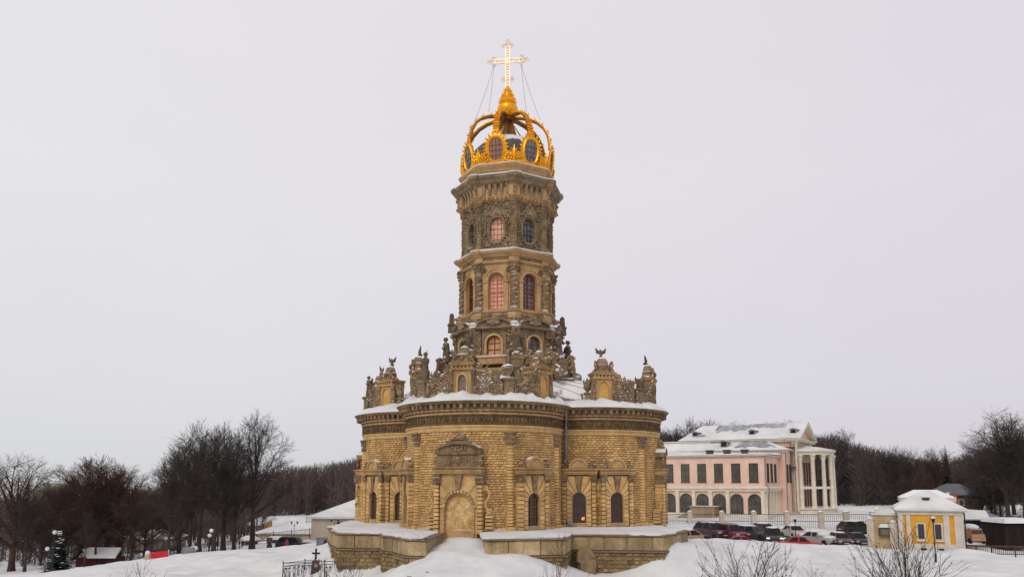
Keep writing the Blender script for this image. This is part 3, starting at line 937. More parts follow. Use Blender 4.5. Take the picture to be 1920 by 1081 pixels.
# tier two base
mb = MB()
sweep_oct(mb, [(3.3, 14.55), (3.75, 14.62), (3.75, 14.8), (3.55, 14.9), (3.55, 15.1), (3.62, 15.2)], .42, .18)
sweep_oct(mb, [(3.62, 15.2), (3.66, 15.55), (3.60, 15.6), (3.60, 15.68), (3.78, 15.74), (3.80, 15.84), (3.3, 15.9)], .42, .26)
mb.build('stage_base', M_STONE, church, smooth=20)
rn = random.Random(6)
for k in range(8):
    mb = MB()
    mb.box(-1.0, 1.0, .0, .05, 15.2, 15.56)
    for i in range(24):
        x = rn.uniform(-.95, .95); z = rn.uniform(15.2, 15.55)
        scroll(mb, x, z, -.02, rn.uniform(.06, .13), 1.1, rn.random()*6, rn.choice((-1, 1)), .035, n=8)
    mb.build('base_relief', M_CARVE, church, face_M(k, 3.66), smooth=40)
    mb = MB(); mb.box(-.25, .25, -.02, .2, 14.92, 15.2)
    for i in range(5): mb.ball((rn.uniform(-.25, .25), .02, rn.uniform(14.95, 15.2)), .14, 6)
    mb.build('corbel', M_CARVE, church, vert_M(k, 4.24), smooth=40)

def stage_two_bay(kind):
    mb = MB()
    hole_panel(mb, (-HW, HW, 15.85, 19.75), 'arch', .62, 2.28, 0, 18.33, 0, .40)
    q = mb.build('arched_window', M_STONE, church, smooth=30)
    mb = MB(); pane_poly(mb, 'arch', .62, 2.28, 0, 18.33, .30)
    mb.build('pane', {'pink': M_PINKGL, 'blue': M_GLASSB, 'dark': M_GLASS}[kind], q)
    mb = MB()
    for s in (-1, 1):
        mb.box(s*.58-.05, s*.58+.05, .19, .28, 16.06, 18.33); mb.box(s*.31-.012, s*.31+.012, .24, .28, 16.06, 18.8)
    mb.box(-.04, .04, .20, .28, 16.06, 18.92)
    band(mb, 0, 18.33, .54, .63, .19, .28)
    for z in (16.08, 17.45): mb.box(-.6, .6, .195, .28, z-.04, z+.06)
    for z in (16.4, 16.75, 17.1, 17.8, 18.12, 18.45): mb.box(-.58, .58, .24, .275, z-.015, z+.015)
    mb.build('mullion', M_MUNT if kind != 'pink' else mat('red_mullion', (.60, .22, .13)), q)
    mb = MB()
    band(mb, 0, 18.33, .64, .86, -.14, .02, n=22); band(mb, 0, 18.33, .86, .92, -.18, .02, n=22)
    for s in (-1, 1):
        mb.box(s*.80-.17, s*.80+.17, -.12, .02, 16.0, 18.16, .5, .01)
        mb.box(s*.82-.23, s*.82+.23, -.20, .02, 18.16, 18.30, .5, .01); mb.box(s*.8-.2, s*.8+.2, -.16, .02, 15.9, 16.02)
    mb.build('arch_surround', M_STONE, q, smooth=30)
    mb = MB(); rn = random.Random(9)
    for s in (-1, 1):
        mb = MB(); mb.box(s*1.0-.14, s*1.0+.14, -.03, .02, 19.0, 19.4)
        for i in range(8): mb.ball((s*rn.uniform(.88, 1.1), -.03, rn.uniform(19.0, 19.4)), rn.uniform(.05, .1), 6, tone=rn.random())
        mb.build('spandrel_relief', mat('reddish_relief', (.24, .12, .06), scale=4, bump=.4), q, smooth=40)
    return q
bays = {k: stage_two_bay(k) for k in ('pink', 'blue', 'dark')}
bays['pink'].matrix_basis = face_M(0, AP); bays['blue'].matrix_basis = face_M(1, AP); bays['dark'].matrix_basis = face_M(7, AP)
for k in (2, 3, 4, 5, 6): dup(bays['blue' if k < 4 else 'dark'], church, face_M(k, AP))
def column():
    mb = MB(); rn = random.Random(4)
    mb.lathe([(.36, 15.88), (.36, 16.0), (.30, 16.05), (.32, 16.12), (.26, 16.18), (.26, 18.85)], 14)
    # spiral vine on the shaft
    for s in (0, PI):
        mb.tube([(.27*math.cos(s+i*.55), .27*math.sin(s+i*.55), 16.2+i*.066) for i in range(40)], .05, 5)
    for i in range(46):
        a = rn.random()*2*PI; mb.ball((.27*math.cos(a), .27*math.sin(a), rn.uniform(16.25, 18.8)), rn.uniform(.04, .075), 5, tone=rn.random())
    mb.lathe([(.26, 18.85), (.31, 18.9), (.26, 18.95), (.30, 19.2), (.42, 19.52), (.46, 19.62)], 14)
    for i in range(8):
        a = 2*PI*i/8
        for z, r in ((19.1, .32), (19.35, .40)): mb.ball((r*math.cos(a), r*math.sin(a), z), .09, 6, sz=1.4)
    mb.box(-.46, .46, -.46, .46, 19.62, 19.74)
    return mb.mesh('vine_column', M_CARVE, 40)
CL = column()
for k in range(8): obj('vine_column', CL, church, vert_M(k, AP/C8+.02))
# middle cornice
mb = MB()
sweep_oct(mb, [(3.42, 19.70), (3.62, 19.76), (3.62, 19.92), (3.56, 19.94), (3.56, 20.22), (3.70, 20.26), (3.74, 20.34), (3.95, 20.46), (4.03, 20.56), (4.05, 20.68), (3.4, 20.80)], .40, .12)
mb.build('middle_cornice', M_STONE, church, smooth=20)
rn = random.Random(16)
for k in range(8):
    mb = MB(); mb.box(-1.1, 1.1, .0, .05, 19.98, 20.2)
    for i in range(22): mb.ball((rn.uniform(-1.05, 1.05), -.01, rn.uniform(20.0, 20.18)), rn.uniform(.04, .08), 5, tone=rn.random())
    mb.build('cornice_relief', M_CARVE, church, face_M(k, 3.57), smooth=40)
def oct_snow(ap_out, ap_in, z, w, e, h, seed):
    mb = MB(); r = random.Random(seed)
    a = oct_path(ap_out, w, e); b = oct_path(ap_in, w, e); m = len(a)
    vs = [(x, y, z-.01) for x, y in a]+[(x, y, z+h*(.9+.6*r.random())) for x, y in a]+[(x, y, z+h*(1+r.random())) for x, y in [((p[0]*.93+q[0]*.07), (p[1]*.93+q[1]*.07)) for p, q in zip(a, b)]]+[(x, y, z+h*1.6) for x, y in b]
    fs = [(i*m+j, i*m+(j+1) % m, (i+1)*m+(j+1) % m, (i+1)*m+j) for i in range(3) for j in range(m)]
    mb.add(vs, fs); return mb
oct_snow(4.062, 3.4, 20.68, .40, .12, .06, 1).build('ledge_snow', M_SNOW, church)

# tier three: wall smothered in carving, oval windows
M_FBAR = mat('dark_window_bar', (.05, .045, .05))
def stage_three_bay(kind):
    mb = MB()
    hole_panel(mb, (-HW, HW, 20.7, 25.1), 'oval', .58, 1.02, 0, 22.58, 0, .34, n=36)
    q = mb.build('oval_window', M_CARVE, church, smooth=30)
    mb = MB(); pane_poly(mb, 'oval', .58, 1.02, 0, 22.58, .26)
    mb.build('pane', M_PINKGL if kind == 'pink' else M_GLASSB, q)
    mb = MB()
    for x in (-.3, 0, .3): mb.box(x-.014, x+.014, .20, .24, 21.6, 23.56)
    for z in (21.8, 22.25, 22.7, 23.15): mb.box(-.56, .56, .205, .24, z-.013, z+.013)
    mb.build('mullion', mat('dull_pink_bar', (.42, .2, .13)) if kind == 'pink' else M_FBAR, q)
    mb = MB()
    for r0, r1, y in ((0, .13, -.10), (.13, .20, -.16)):
        vs = []; n = 36
        for i in range(n):
            a = 2*PI*i/n; r = shape_r(a, 'oval', .58, 1.02)
            for rr, yy in ((r+r0, y), (r+r1, y), (r+r1, .02), (r+r0, .02)): vs.append((rr*math.cos(a), yy, 22.58+rr*math.sin(a)))
        fs = []
        for i in range(n):
            j = (i+1) % n
            for s in range(4): fs.append((i*4+s, j*4+s, j*4+(s+1) % 4, i*4+(s+1) % 4))
        mb.add(vs, fs)
    mb.prism([(-.75, 23.75), (.75, 23.75), (.0, 24.75)], -.12, .02)
    mb.build('oval_frame', M_GREYST, q, smooth=40)
    mb = MB(); rn = random.Random(51)
    for i in range(26):
        a = 2*PI*i/26; r = shape_r(a, 'oval', .66, 1.10)+.24
        mb.ball((r*math.cos(a), -.14, 22.58+r*math.sin(a)), .085, 6, tone=rn.random())
    n = 0
    while n < 250:
        x = rn.uniform(-HW+.05, HW-.05); z = rn.uniform(20.85, 24.9)
        if (x/.92)**2+((z-22.58)/1.36)**2 < 1 or abs(x)+.72*max(0, z-23.6) < .7 and 23.6 < z < 24.6: continue
        n += 1
        u = rn.random()
        if u < .55: scroll(mb, x, z, -.05, rn.uniform(.08, .16), 1.2, rn.random()*6, rn.choice((-1, 1)), .045, n=9)
        elif u < .8: mb.ball((x, -.05, z), rn.uniform(.05, .11), 6, tone=rn.random())
        else:
            a = rn.random()*6
            mb.tube([(x, -.06, z), (x+.12*math.cos(a), -.1, z+.12*math.sin(a)), (x+.24*math.cos(a+.4), -.03, z+.24*math.sin(a+.4))], [.05, .06, .02], 5)
    for s in (-1, 1): mb.tube([(s*.75, -.12, 23.75), (s*.38, -.16, 24.3), (0, -.12, 24.8)], .08, 6)
    mb.ball((0, -.16, 24.75), .17, 8); mb.ball((0, -.15, 23.95), .15, 8)
    mb.build('carved_relief', M_GREYST, q, smooth=40)
    return q
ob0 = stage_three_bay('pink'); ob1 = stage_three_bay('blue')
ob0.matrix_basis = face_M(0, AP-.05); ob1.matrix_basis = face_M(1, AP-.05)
for k in range(2, 8): dup(ob1, church, face_M(k, AP-.05))
def pil3():
    mb = MB(); rn = random.Random(12)
    mb.box(-.30, .30, -.2, .25, 20.8, 21.3, .5, .02); mb.box(-.24, .24, -.14, .25, 21.3, 24.35, .4, .02)
    for i in range(36): mb.ball((rn.uniform(-.2, .2), -.14, rn.uniform(21.4, 24.3)), rn.uniform(.05, .09), 5, tone=rn.random())
    mb.tbox(-.24, .24, -.16, .25, 24.35, 24.8, -.08)
    for i in range(5): mb.ball((-.24+.12*i, -.22, 24.6), .09, 6)
    mb.box(-.36, .36, -.3, .25, 24.8, 24.95)
    return mb.mesh('carved_pilaster', M_CARVE, 40)
P3 = pil3()
for k in range(8): obj('carved_pilaster', P3, church, vert_M(k, AP/C8+.0))
mb = MB()
sweep_oct(mb, [(3.4, 24.92), (3.56, 24.96), (3.56, 25.05), (3.72, 25.1), (3.78, 25.16), (3.9, 25.22), (3.86, 25.3), (3.66, 25.34), (3.66, 26.28), (3.9, 26.32)], .42, .20, cap=False)
for k in range(8):
    mb.M = face_M(k, 3.66)
    for i in range(7): mb.box(-1.05+.35*i-.08, -1.05+.35*i+.08, -.17, .05, 25.05, 25.19, .8)
mb.M = None
mb.build('upper_architrave', M_STONE, church, smooth=20)
mb = MB()
for k in range(8):
    mb.M = face_M(k, 3.66)
    for i in range(5):
        x = -.98+.49*i
        y0, y1 = -.08, -.34
        mb.add([(x-.11, y0, 25.4), (x+.11, y0, 25.4), (x+.11, .05, 25.4), (x-.11, .05, 25.4), (x-.11, -.14, 25.9), (x+.11, -.14, 25.9), (x-.11, y1, 26.3), (x+.11, y1, 26.3), (x-.11, .05, 26.3), (x+.11, .05, 26.3)],
               [(0, 1, 5, 4), (4, 5, 7, 6), (0, 4, 8, 3), (4, 6, 8), (1, 2, 9, 5), (5, 9, 7), (0, 3, 2, 1)], .7)
    mb.M = vert_M(k, 4.17)
    mb.box(-.12, .12, -.12, .2, 25.4, 26.28, .5, .03); mb.ball((0, -.16, 26.0), .12, 8, sz=1.5)
mb.M = None
mb.build('cornice_bracket_row', M_GREYST, church, smooth=30)
mb = MB()
sweep_oct(mb, [(3.66, 26.3), (4.02, 26.34), (4.1, 26.42), (4.2, 26.6), (4.36, 26.75), (4.40, 26.98), (3.7, 27.1)], .46, .12)
mb.build('upper_cornice', M_GREYST, church, smooth=20)
oct_snow(4.412, 3.7, 26.98, .46, .12, .06, 2).build('ledge_snow', M_SNOW, church)
mb = MB()
sweep_oct(mb, [(3.62, 27.05), (3.62, 27.3), (3.55, 27.34), (3.55, 27.46), (3.66, 27.5), (3.72, 27.7), (3.86, 27.9), (3.92, 28.0), (3.92, 28.1), (3.0, 28.14)])
for k in range(8):
    mb.M = face_M(k, 3.58)
    for i in range(15): mb.box(-1.33+.19*i-.06, -1.33+.19*i+.06, -.06, .05, 27.34, 27.46, .7)
mb.M = None
mb.build('attic_block', M_STONE, church, smooth=20)
oct_snow(3.935, 3.2, 28.1, 0, 0, .05, 3).build('ledge_snow', M_SNOW, church)

# ---------- gilded open crown
mb = MB(); mb.lathe([(3.4, 28.1), (3.45, 28.6), (3.35, 29.4), (2.95, 30.6), (2.1, 31.5), (1.1, 31.95), (0, 32.1)], 32)
mb.build('inner_dome', mat('dark_dome_sheet', (.10, .095, .09), scale=1, rough=.5, snow=.1, snowz=.56), church, smooth=60)
crown = MB()
sweep_oct(crown, [(3.55, 28.12), (3.78, 28.14), (3.82, 28.26), (3.74, 28.34), (3.70, 28.4), (3.5, 28.4)], cap=False)
crown = crown.build('crown', M_GOLD, church, smooth=30)
tilt = Matrix.Rotation(R(7), 4, 'X')
def medallion():
    mb = MB(); n = 48; vs = []; fs = []
    for i in range(n):
        a = 2*PI*i/n; r = shape_r(a, 'oval', .58, .88)
        bump = .10*abs(math.sin(a*7))
        for rr, y in ((r, -.06), (r+.10, -.14), (r+.19, -.06), (r+.24, -.04), (r+.30+bump, 0), (r+.30+bump, .05), (r, .05)):
            vs.append((rr*math.cos(a), y, rr*math.sin(a)))
    for i in range(n):
        j = (i+1) % n
        for s in range(7): fs.append((i*7+s, j*7+s, j*7+(s+1) % 7, i*7+(s+1) % 7))
    mb.add(vs, fs)
    for i in range(22):
        a = 2*PI*i/22; r = shape_r(a, 'oval', .58, .88)+.40
        mb.tube([((r-.1)*math.cos(a), -.05, (r-.1)*math.sin(a)), ((r+.04)*math.cos(a+.05), -.08, (r+.04)*math.sin(a+.05)), ((r+.16)*math.cos(a), -.03, (r+.16)*math.sin(a))], [.06, .06, .015], 5)
    return mb.mesh('medallion_frame', M_GOLD, 40)
MD = medallion()
mb = MB(); pane_poly(mb, 'oval', .60, .90, 0, 0, .0); MP0 = mb.mesh('pane', mat('brown_pink_pane', (.30, .17, .13), rough=.3)); 
mb = MB(); pane_poly(mb, 'oval', .60, .90, 0, 0, .0); MP1 = mb.mesh('pane', M_GLASSB)
mb = MB()
for x in (-.3, 0, .3): mb.box(x-.015, x+.015, -.03, -.008, -.85, .85)
for z in (-.5, -.1, .3): mb.box(-.55, .55, -.03, -.008, z-.015, z+.015)
MG = mb.mesh('mullion', M_MUNT)
def fretwork():
    mb = MB(); rn = random.Random(77)
    mb.box(-.85, .85, -.05, .05, -.98, -.86)
    for s in (-1, 1):
        for i in range(3):
            x = s*(.12+.24*i); h = .95-.30*abs(i-.4)
            scroll(mb, x, -.66, -.02, .19, 1.3, PI/2 if s > 0 else PI/2, s, .055, n=14)
            scroll(mb, x, -.38+.05*i, -.02, .15, 1.3, -PI/2, -s, .05, n=12)
            mb.tube([(x, -.02, -.55), (x+s*.05, -.05, -.3), (x-s*.05, -.02, -.05-.1*i)], [.06, .06, .02], 5)
    mb.tube([(0, -.03, -.85), (0, -.08, -.4), (0, -.05, .0), (0, -.03, .3)], [.06, .11, .08, .015], 6)
    for s in (-1, 1): mb.tube([(0, -.04, -.25), (s*.16, -.06, -.08), (s*.27, -.03, .02)], [.07, .07, .02], 5)
    return mb.mesh('fretwork', M_GOLD, 40)
FW = fretwork()
def rib_mb():
    mb = MB()
    pr = [(-3.72, 30.5), (-3.70, 31.2), (-3.52, 32.0), (-3.15, 32.7), (-2.6, 33.25), (-1.9, 33.62), (-1.2, 33.82), (-.62, 33.9)]
    W = .26
    vs = []; fs = []
    for i, (y, z) in enumerate(pr):
        a = Vector(pr[max(i-1, 0)]); b = Vector(pr[min(i+1, len(pr)-1)]); t = (b-a).normalized(); nr = Vector((-t.y, t.x))  # outward normal in y,z
        w = W*(1-.25*i/7)
        for s, x in ((1, -w), (1, w), (-1, w), (-1, -w)):
            vs.append((x, y+nr.x*.07*s, z+nr.y*.07*s))
    for i in range(len(pr)-1):
        for s in range(4): fs.append((i*4+s, i*4+(s+1) % 4, i*4+4+(s+1) % 4, i*4+4+s))
    fs += [(3, 2, 1, 0), tuple(len(vs)-4+j for j in range(4))]
    mb.add(vs, fs)
    return mb, pr
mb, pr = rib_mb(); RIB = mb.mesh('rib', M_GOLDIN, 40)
mb = MB()
for i in range(len(pr)-1):
    for u in (0, .33, .66):
        y = pr[i][0]+(pr[i+1][0]-pr[i][0])*u; z = pr[i][1]+(pr[i+1][1]-pr[i][1])*u
        a = Vector(pr[i]); b = Vector(pr[i+1]); t = (b-a).normalized(); nx, nz = -t.y, t.x
        w = .26*(1-.25*(i+u)/7)
        mb.add([(-w, y+nx*.075, z+nz*.075), (w, y+nx*.075, z+nz*.075), (w, y+nx*.16, z+nz*.16+.02), (-w, y+nx*.16, z+nz*.16+.02),
                (-w, y+nx*.08+t.x*.26, z+nz*.08+t.y*.26), (w, y+nx*.08+t.x*.26, z+nz*.08+t.y*.26)],
               [(0, 1, 2, 3), (3, 2, 5, 4), (0, 3, 4), (1, 5, 2)])
        if u == .33:
            for s in (-1, 0, 1): mb.tube([(s*w*.8, y+nx*.1, z+nz*.1), (s*w*.9, y+nx*.28, z+nz*.2+.05), (s*w*.9, y+nx*.27+.03, z+nz*.27+.08)], [.05, .04, .012], 5)
RIBL = mb.mesh('leaf_crockets', M_GOLD)
for k in range(8):
    M = face_M(k, 3.78, 29.42) @ tilt
    m_ = obj('medallion', MD, crown, M)
    obj('pane', MP0 if k == 0 else MP1, m_); obj('mullion', MG, m_)
    M2 = vert_M(k, 3.98, 29.35) @ tilt
    obj('fretwork', FW, crown, M2)
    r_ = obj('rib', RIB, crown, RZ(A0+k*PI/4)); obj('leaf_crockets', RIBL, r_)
mb = MB()
mb.lathe([(.7, 33.7), (.72, 33.85), (.5, 33.9)], 16)
for k in range(8):
    b = A0+k*PI/4+PI/8; p = dvec(b)
    mb.tube([(p.x*.3, p.y*.3, 33.7), (p.x*2.9, p.y*2.9, 29.6)], .035, 5)
for k in range(4):
    p = dvec(A0+k*PI/2); mb.tube([(p.x*.25, p.y*.25, 33.75), (p.x*.5, p.y*.5, 32.4), (p.x*1.2, p.y*1.2, 31.0)], [.14, .18, .22], 6)
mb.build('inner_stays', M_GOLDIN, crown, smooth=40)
mb = MB()
mb.lathe([(.45, 33.9), (.70, 34.0), (.78, 34.1), (.60, 34.2), (.80, 34.42), (.92, 34.75), (.86, 35.05), (.62, 35.25), (.58, 35.35), (.66, 35.5), (.55, 35.75), (.42, 35.95), (.40, 36.1), (.34, 36.4), (.22, 36.65), (.26, 36.8), (.14, 36.95), (.10, 37.1)], 24)
for z, r, n, L in ((34.2, .82, 14, .22), (35.3, .66, 12, .30), (35.75, .54, 10, .26), (36.1, .42, 9, .24), (36.5, .30, 7, .2)):
    for i in range(n):
        a = 2*PI*i/n
        mb.tube([(r*math.cos(a)*.9, r*math.sin(a)*.9, z), (r*math.cos(a)*1.12, r*math.sin(a)*1.12, z+L*.7), (r*math.cos(a)*1.30, r*math.sin(a)*1.30, z+L)], [.11, .09, .02], 5)
mb.build('crown_finial', M_GOLD, crown, smooth=40)

# ---------- the cross: openwork, trefoil ends
def cross_mb():
    mb = MB()
    def rod(a, b, r=.035): mb.tube([(a[0], 0, a[1]), (b[0], 0, b[1])], r, 5)
    w = .17
    for s in (-1, 1):
        mb.box(s*w-.05, s*w+.05, -.06, .06, 36.95, 41.1)
        mb.box(-1.25, 1.25, -.055, .055, 39.62+s*w-.05, 39.62+s*w+.05)
    z = 37.2
    while z < 41: mb.box(-.05, .05, -.05, .05, z, z+.13); rod((-w, z+.2), (w, z+.2), .03); z += .27
    x = -1.1
    while x < 1.2: mb.box(x-.06, x+.06, -.05, .05, 39.56, 39.68); rod((x+.14, 39.62-w), (x+.14, 39.62+w), .03); x += .27
    mb.box(-.1, .1, -.08, .08, 39.3, 39.95)
    def trefoil(cx, cz, dx, dz):
        px, pz = -dz, dx
        for u, v, r in ((.12, 0, .2), (.05, .33, .16), (.05, -.33, .16), (.48, 0, .16)):
            x, z = cx+dx*u+px*v, cz+dz*u+pz*v
            mb.tube([(x+r*math.cos(2*PI*i/12), 0, z+r*math.sin(2*PI*i/12)) for i in range(12)], .045, 5, closed=True)
            mb.ball((x, 0, z), .06, 6)
        for u, v in ((.72, 0), (.12, .56), (.12, -.56)):
            mb.tube([(cx+dx*(u-.1)+px*v*.8, 0, cz+dz*(u-.1)+pz*v*.8), (cx+dx*u+px*v, 0, cz+dz*u+pz*v)], [.05, .02], 5)
        for s in (-1, 1): rod((cx+dx*.1+px*.3*s, cz+dz*.1+pz*.3*s), (cx+dx*.5, cz+dz*.5), .04)
    trefoil(0, 41.12, 0, 1); trefoil(-1.2, 39.62, -1, 0); trefoil(1.2, 39.62, 1, 0)
    for s in (-1, 1):
        rod((0, 37.75), (s*.5, 37.8), .05)
        for u, v in ((.45, .0), (.38, .2), (.38, -.2)):
            mb.tube([(s*u+.1*math.cos(2*PI*i/10), 0, 37.8+v+.1*math.sin(2*PI*i/10)) for i in range(10)], .035, 5, closed=True)
    return mb
cr = cross_mb().build('cross', M_PALEGOLD, church, RZ(R(-8)), smooth=40)
for sx in (-1, 1):
    for ang, rr in ((sx*38, 2.6), (sx*76, 2.9)):
        mb = MB(); a = Vector((sx*1.2, 0, 39.3)); e = dvec(R(ang))*rr; b = Vector((e.x, e.y, 33.5))
        n = 30
        for i in range(n):
            u0, u1 = i/n, (i+.7)/n
            q = [a.lerp(b, u)-Vector((0, 0, .25*math.sin(PI*u))) for u in (u0, u1)]
            mb.tube(q, .022, 4)
        mb.build('stay_chain', mat('grey_chain', (.22, .21, .22), rough=.5), cr, RZ(R(-8)).inverted())
# ---------- refine the church's heights and taper after assembly
ZO = [-1, 0, 3.98, 6.58, 8.0, 12.12, 14.89, 18.93, 20.76, 23.61, 26.99, 30.67, 34.84, 36.93, 39.59, 42]
ZN = [-1, .02, 4.10, 6.77, 8.22, 12.37, 15.09, 19.01, 20.76, 23.46, 26.62, 30.02, 33.95, 35.83, 38.21, 40.35]
KZ = [0, 8, 12, 15, 19, 21, 23.6, 27, 30.7, 35, 42]; KV = [1, 1, .99, .985, .975, .97, .965, .957, .952, .945, .94]
def zmap(z): return float(np.interp(z, ZO, ZN))
def kmap(z): return float(np.interp(z, KZ, KV))
_done = set()
def _verts(me, absz, k):
    if me is None or me.name in _done: return
    _done.add(me.name)
    co = np.zeros(len(me.vertices)*3); me.vertices.foreach_get('co', co); co = co.reshape(-1, 3)
    if absz:
        kk = np.interp(co[:, 2], KZ, KV); co[:, 0] *= kk; co[:, 1] *= kk; co[:, 2] = np.interp(co[:, 2], ZO, ZN)
    else: co[:, :2] *= k
    me.vertices.foreach_set('co', co.ravel()); me.update()
for ch in list(church.children)+list(crown.children):
    Ml = ch.matrix_basis.copy(); loc = Ml.translation.copy(); absz = abs(loc.z) < 1e-6
    zc = loc.z if not absz else ZC[ch.data.name] if ch.data.name in (ZC := globals().setdefault('ZC', {})) else None
    if zc is None:
        co = np.zeros(len(ch.data.vertices)*3); ch.data.vertices.foreach_get('co', co)
        zc = ZC[ch.data.name] = float(co[2::3].mean())
    k = kmap(zc)
    Ml.translation = Vector((loc.x*k, loc.y*k, loc.z if absz else zmap(loc.z)))
    ch.matrix_basis = Ml
    _verts(ch.data, absz, k)
    if ch is crown: continue
    for sub in ch.children: _verts(sub.data, absz, k)
# ================================================================== STATUES (each a thing of its own)
def statue_mb(pose, s=1.0):
    mb = MB()
    mb.lathe([(.30, 0), (.33, .05), (.27, .5), (.24, .85), (.22, 1.05), (.25, 1.3), (.27, 1.42), (.18, 1.52), (.09, 1.56)], 12, sy=.75)
    for i in range(7):
        a = 2*PI*i/7; mb.tube([(.27*math.cos(a), .2*math.sin(a), .02), (.23*math.cos(a+.2), .17*math.sin(a+.2), .6), (.2*math.cos(a+.5), .15*math.sin(a+.5), 1.1)], [.06, .05, .03], 6)
    mb.tube([(0, 0, 1.5), (0, -.02, 1.62)], [.09, .08], 8)
    mb.ball((0, -.04, 1.74), .125, 10, sz=1.25); mb.ball((0, .03, 1.76), .13, 10, sz=1.15)
    mb.ball((0, -.17, 1.72), .03, 6)
    L = (-.27, 0, 1.40); Rr = (.27, 0, 1.40)
    if pose == 0:      # one arm raised, other holding a book
        mb.tube([Rr, (.42, -.08, 1.28), (.48, -.15, 1.55), (.46, -.18, 1.75)], [.09, .08, .065, .05], 8)
        mb.tube([L, (-.36, -.05, 1.12), (-.15, -.22, 1.08)], [.09, .08, .06], 8); mb.box(-.2, 0, -.32, -.2, 1.0, 1.25)
    elif pose == 1:    # arms folded, cloak over the shoulder
        mb.tube([Rr, (.36, -.05, 1.1), (.05, -.24, 1.15)], [.09, .08, .06], 8); mb.tube([L, (-.36, -.05, 1.1), (-.02, -.24, 1.2)], [.09, .08, .06], 8)
        mb.tube([(.3, .1, 1.45), (.38, .12, .9), (.36, .1, .2)], [.1, .14, .16], 8)
    elif pose == 2:    # holding a staff
        mb.tube([Rr, (.40, -.08, 1.15), (.42, -.2, 1.25)], [.09, .08, .06], 8); mb.tube([(.44, -.22, .02), (.44, -.22, 1.95)], .035, 6)
        mb.tube([L, (-.38, -.02, 1.1), (-.34, -.12, .85)], [.09, .08, .06], 8)
    else:              # winged
        mb.tube([Rr, (.38, -.1, 1.15), (.25, -.28, 1.2)], [.09, .08, .06], 8); mb.tube([L, (-.38, -.1, 1.15), (-.3, -.25, .95)], [.09, .08, .06], 8)
        for q in (-1, 1):
            for i in range(4): mb.tube([(q*.12, .16, 1.35-.1*i), (q*(.42-.04*i), .24, 1.55-.15*i), (q*(.46-.06*i), .26, 1.05-.12*i)], [.07, .09, .03], 6)
    mb.v = [(x*s, y*s, z*s) for x, y, z in mb.v]
    return mb
ST = [remeshed(statue_mb(i), .038, M_STATUE, 'statue') for i in range(4)]
def put(me, name, cat, p, rot, sc, label, group=None):
    if p[2] > 5: k = kmap(p[2]); p = (p[0]*k, p[1]*k, zmap(p[2]))
    o = obj(name, me); o.location = p; o.rotation_euler = (0, 0, rot); o.scale = (sc,)*3
    return tag(o, label, cat, group)
GS = 'stone statues on the church roof'
def vp(k, r, z): p = dvec(vert_dir(k))*r; return (p.x, p.y, z)
for k, i, lab in ((0, 2, 'robed stone saint standing before the tower between its two lit front lower windows'),
                  (7, 0, 'stone saint with one raised arm left of the front lower tower window'),
                  (1, 3, 'winged stone figure in front of the snowy scroll right of the tower lower windows'),
                  (6, 1, 'cloaked stone figure silhouetted on the left edge of the tower foot'),
                  (2, 1, 'cloaked stone figure silhouetted on the right edge of the tower foot')):
    put(ST[i], 'statue', 'statue', vp(k, 4.98, 11.95), vert_dir(k), 1.22, lab, GS)
def wp(k, rel, off, z): p = petal_c(k)+dvec(A0+k*PI/2+R(rel))*(PR+off); return (p.x, p.y, z)
def wr(k, rel): return A0+k*PI/2+R(rel)
put(ST[2], 'statue', 'statue', wp(0, -33, -.15, PZ+1.02), wr(0, -33), 1.05, 'stone saint on the parapet pedestal left of the front dormer window', GS)
put(ST[1], 'statue', 'statue', wp(3, 33.2, -.15, PZ+1.02), wr(3, 33), .9, 'cloaked stone figure on the pedestal at the far left end of the parapet', GS)
put(ST[0], 'statue', 'statue', wp(3, -33, -.15, PZ+1.02), wr(3, -33), .9, 'stone figure half hidden behind the far left edge of the parapet', GS)
put(ST[2], 'statue', 'statue', wp(1, 33.2, -.15, PZ+1.02), wr(1, 20), .9, 'stone figure standing behind the far right edge of the parapet', GS)
GE = 'stone eagles on the parapet'
for k, rel, off, z, lab in ((3, 67, -.70, PZ+3.22, 'spread winged stone eagle on the dome of the left niche dormer'),
                            (1, -67, -.70, PZ+3.22, 'spread winged stone eagle on the dome of the right niche dormer'),
                            (1, 0, -.70, PZ+3.22, 'stone eagle on the dormer at the far right edge of the parapet'),
                            (3, 0, -.70, PZ+3.22, 'stone eagle on the dormer at the far left edge of the parapet'),
                            (0, -67, -.70, PZ+3.22, 'stone eagle on the dormer in the corner left of the front window dormer'),
                            (1, -33, -.15, PZ+1.02, 'stone eagle standing low on a pedestal right of the right niche dormer')):
    put(EAGLE, 'eagle_statue', 'statue', wp(k, rel, off, z), wr(k, rel), (.78 if z > 11 else 1.0), lab, GE)
# urn with a bulbous lid on the front pedestal
def urn():
    mb = MB()
    mb.lathe([(.22, 0), (.26, .05), (.12, .12), (.12, .2), (.34, .55), (.40, .7), (.36, .74), (.40, .80), (.30, .92), (.10, 1.0), (.14, 1.1), (.12, 1.3), (.05, 1.7), (0, 1.75)], 16)
    return mb.mesh('stone_urn', M_GREYST, 40)
UR = urn()
put(UR, 'stone_urn', 'urn', wp(0, 33.2, -.15, PZ+1.02), 0, .95, 'tall stone urn on the parapet pedestal in front of the tower')
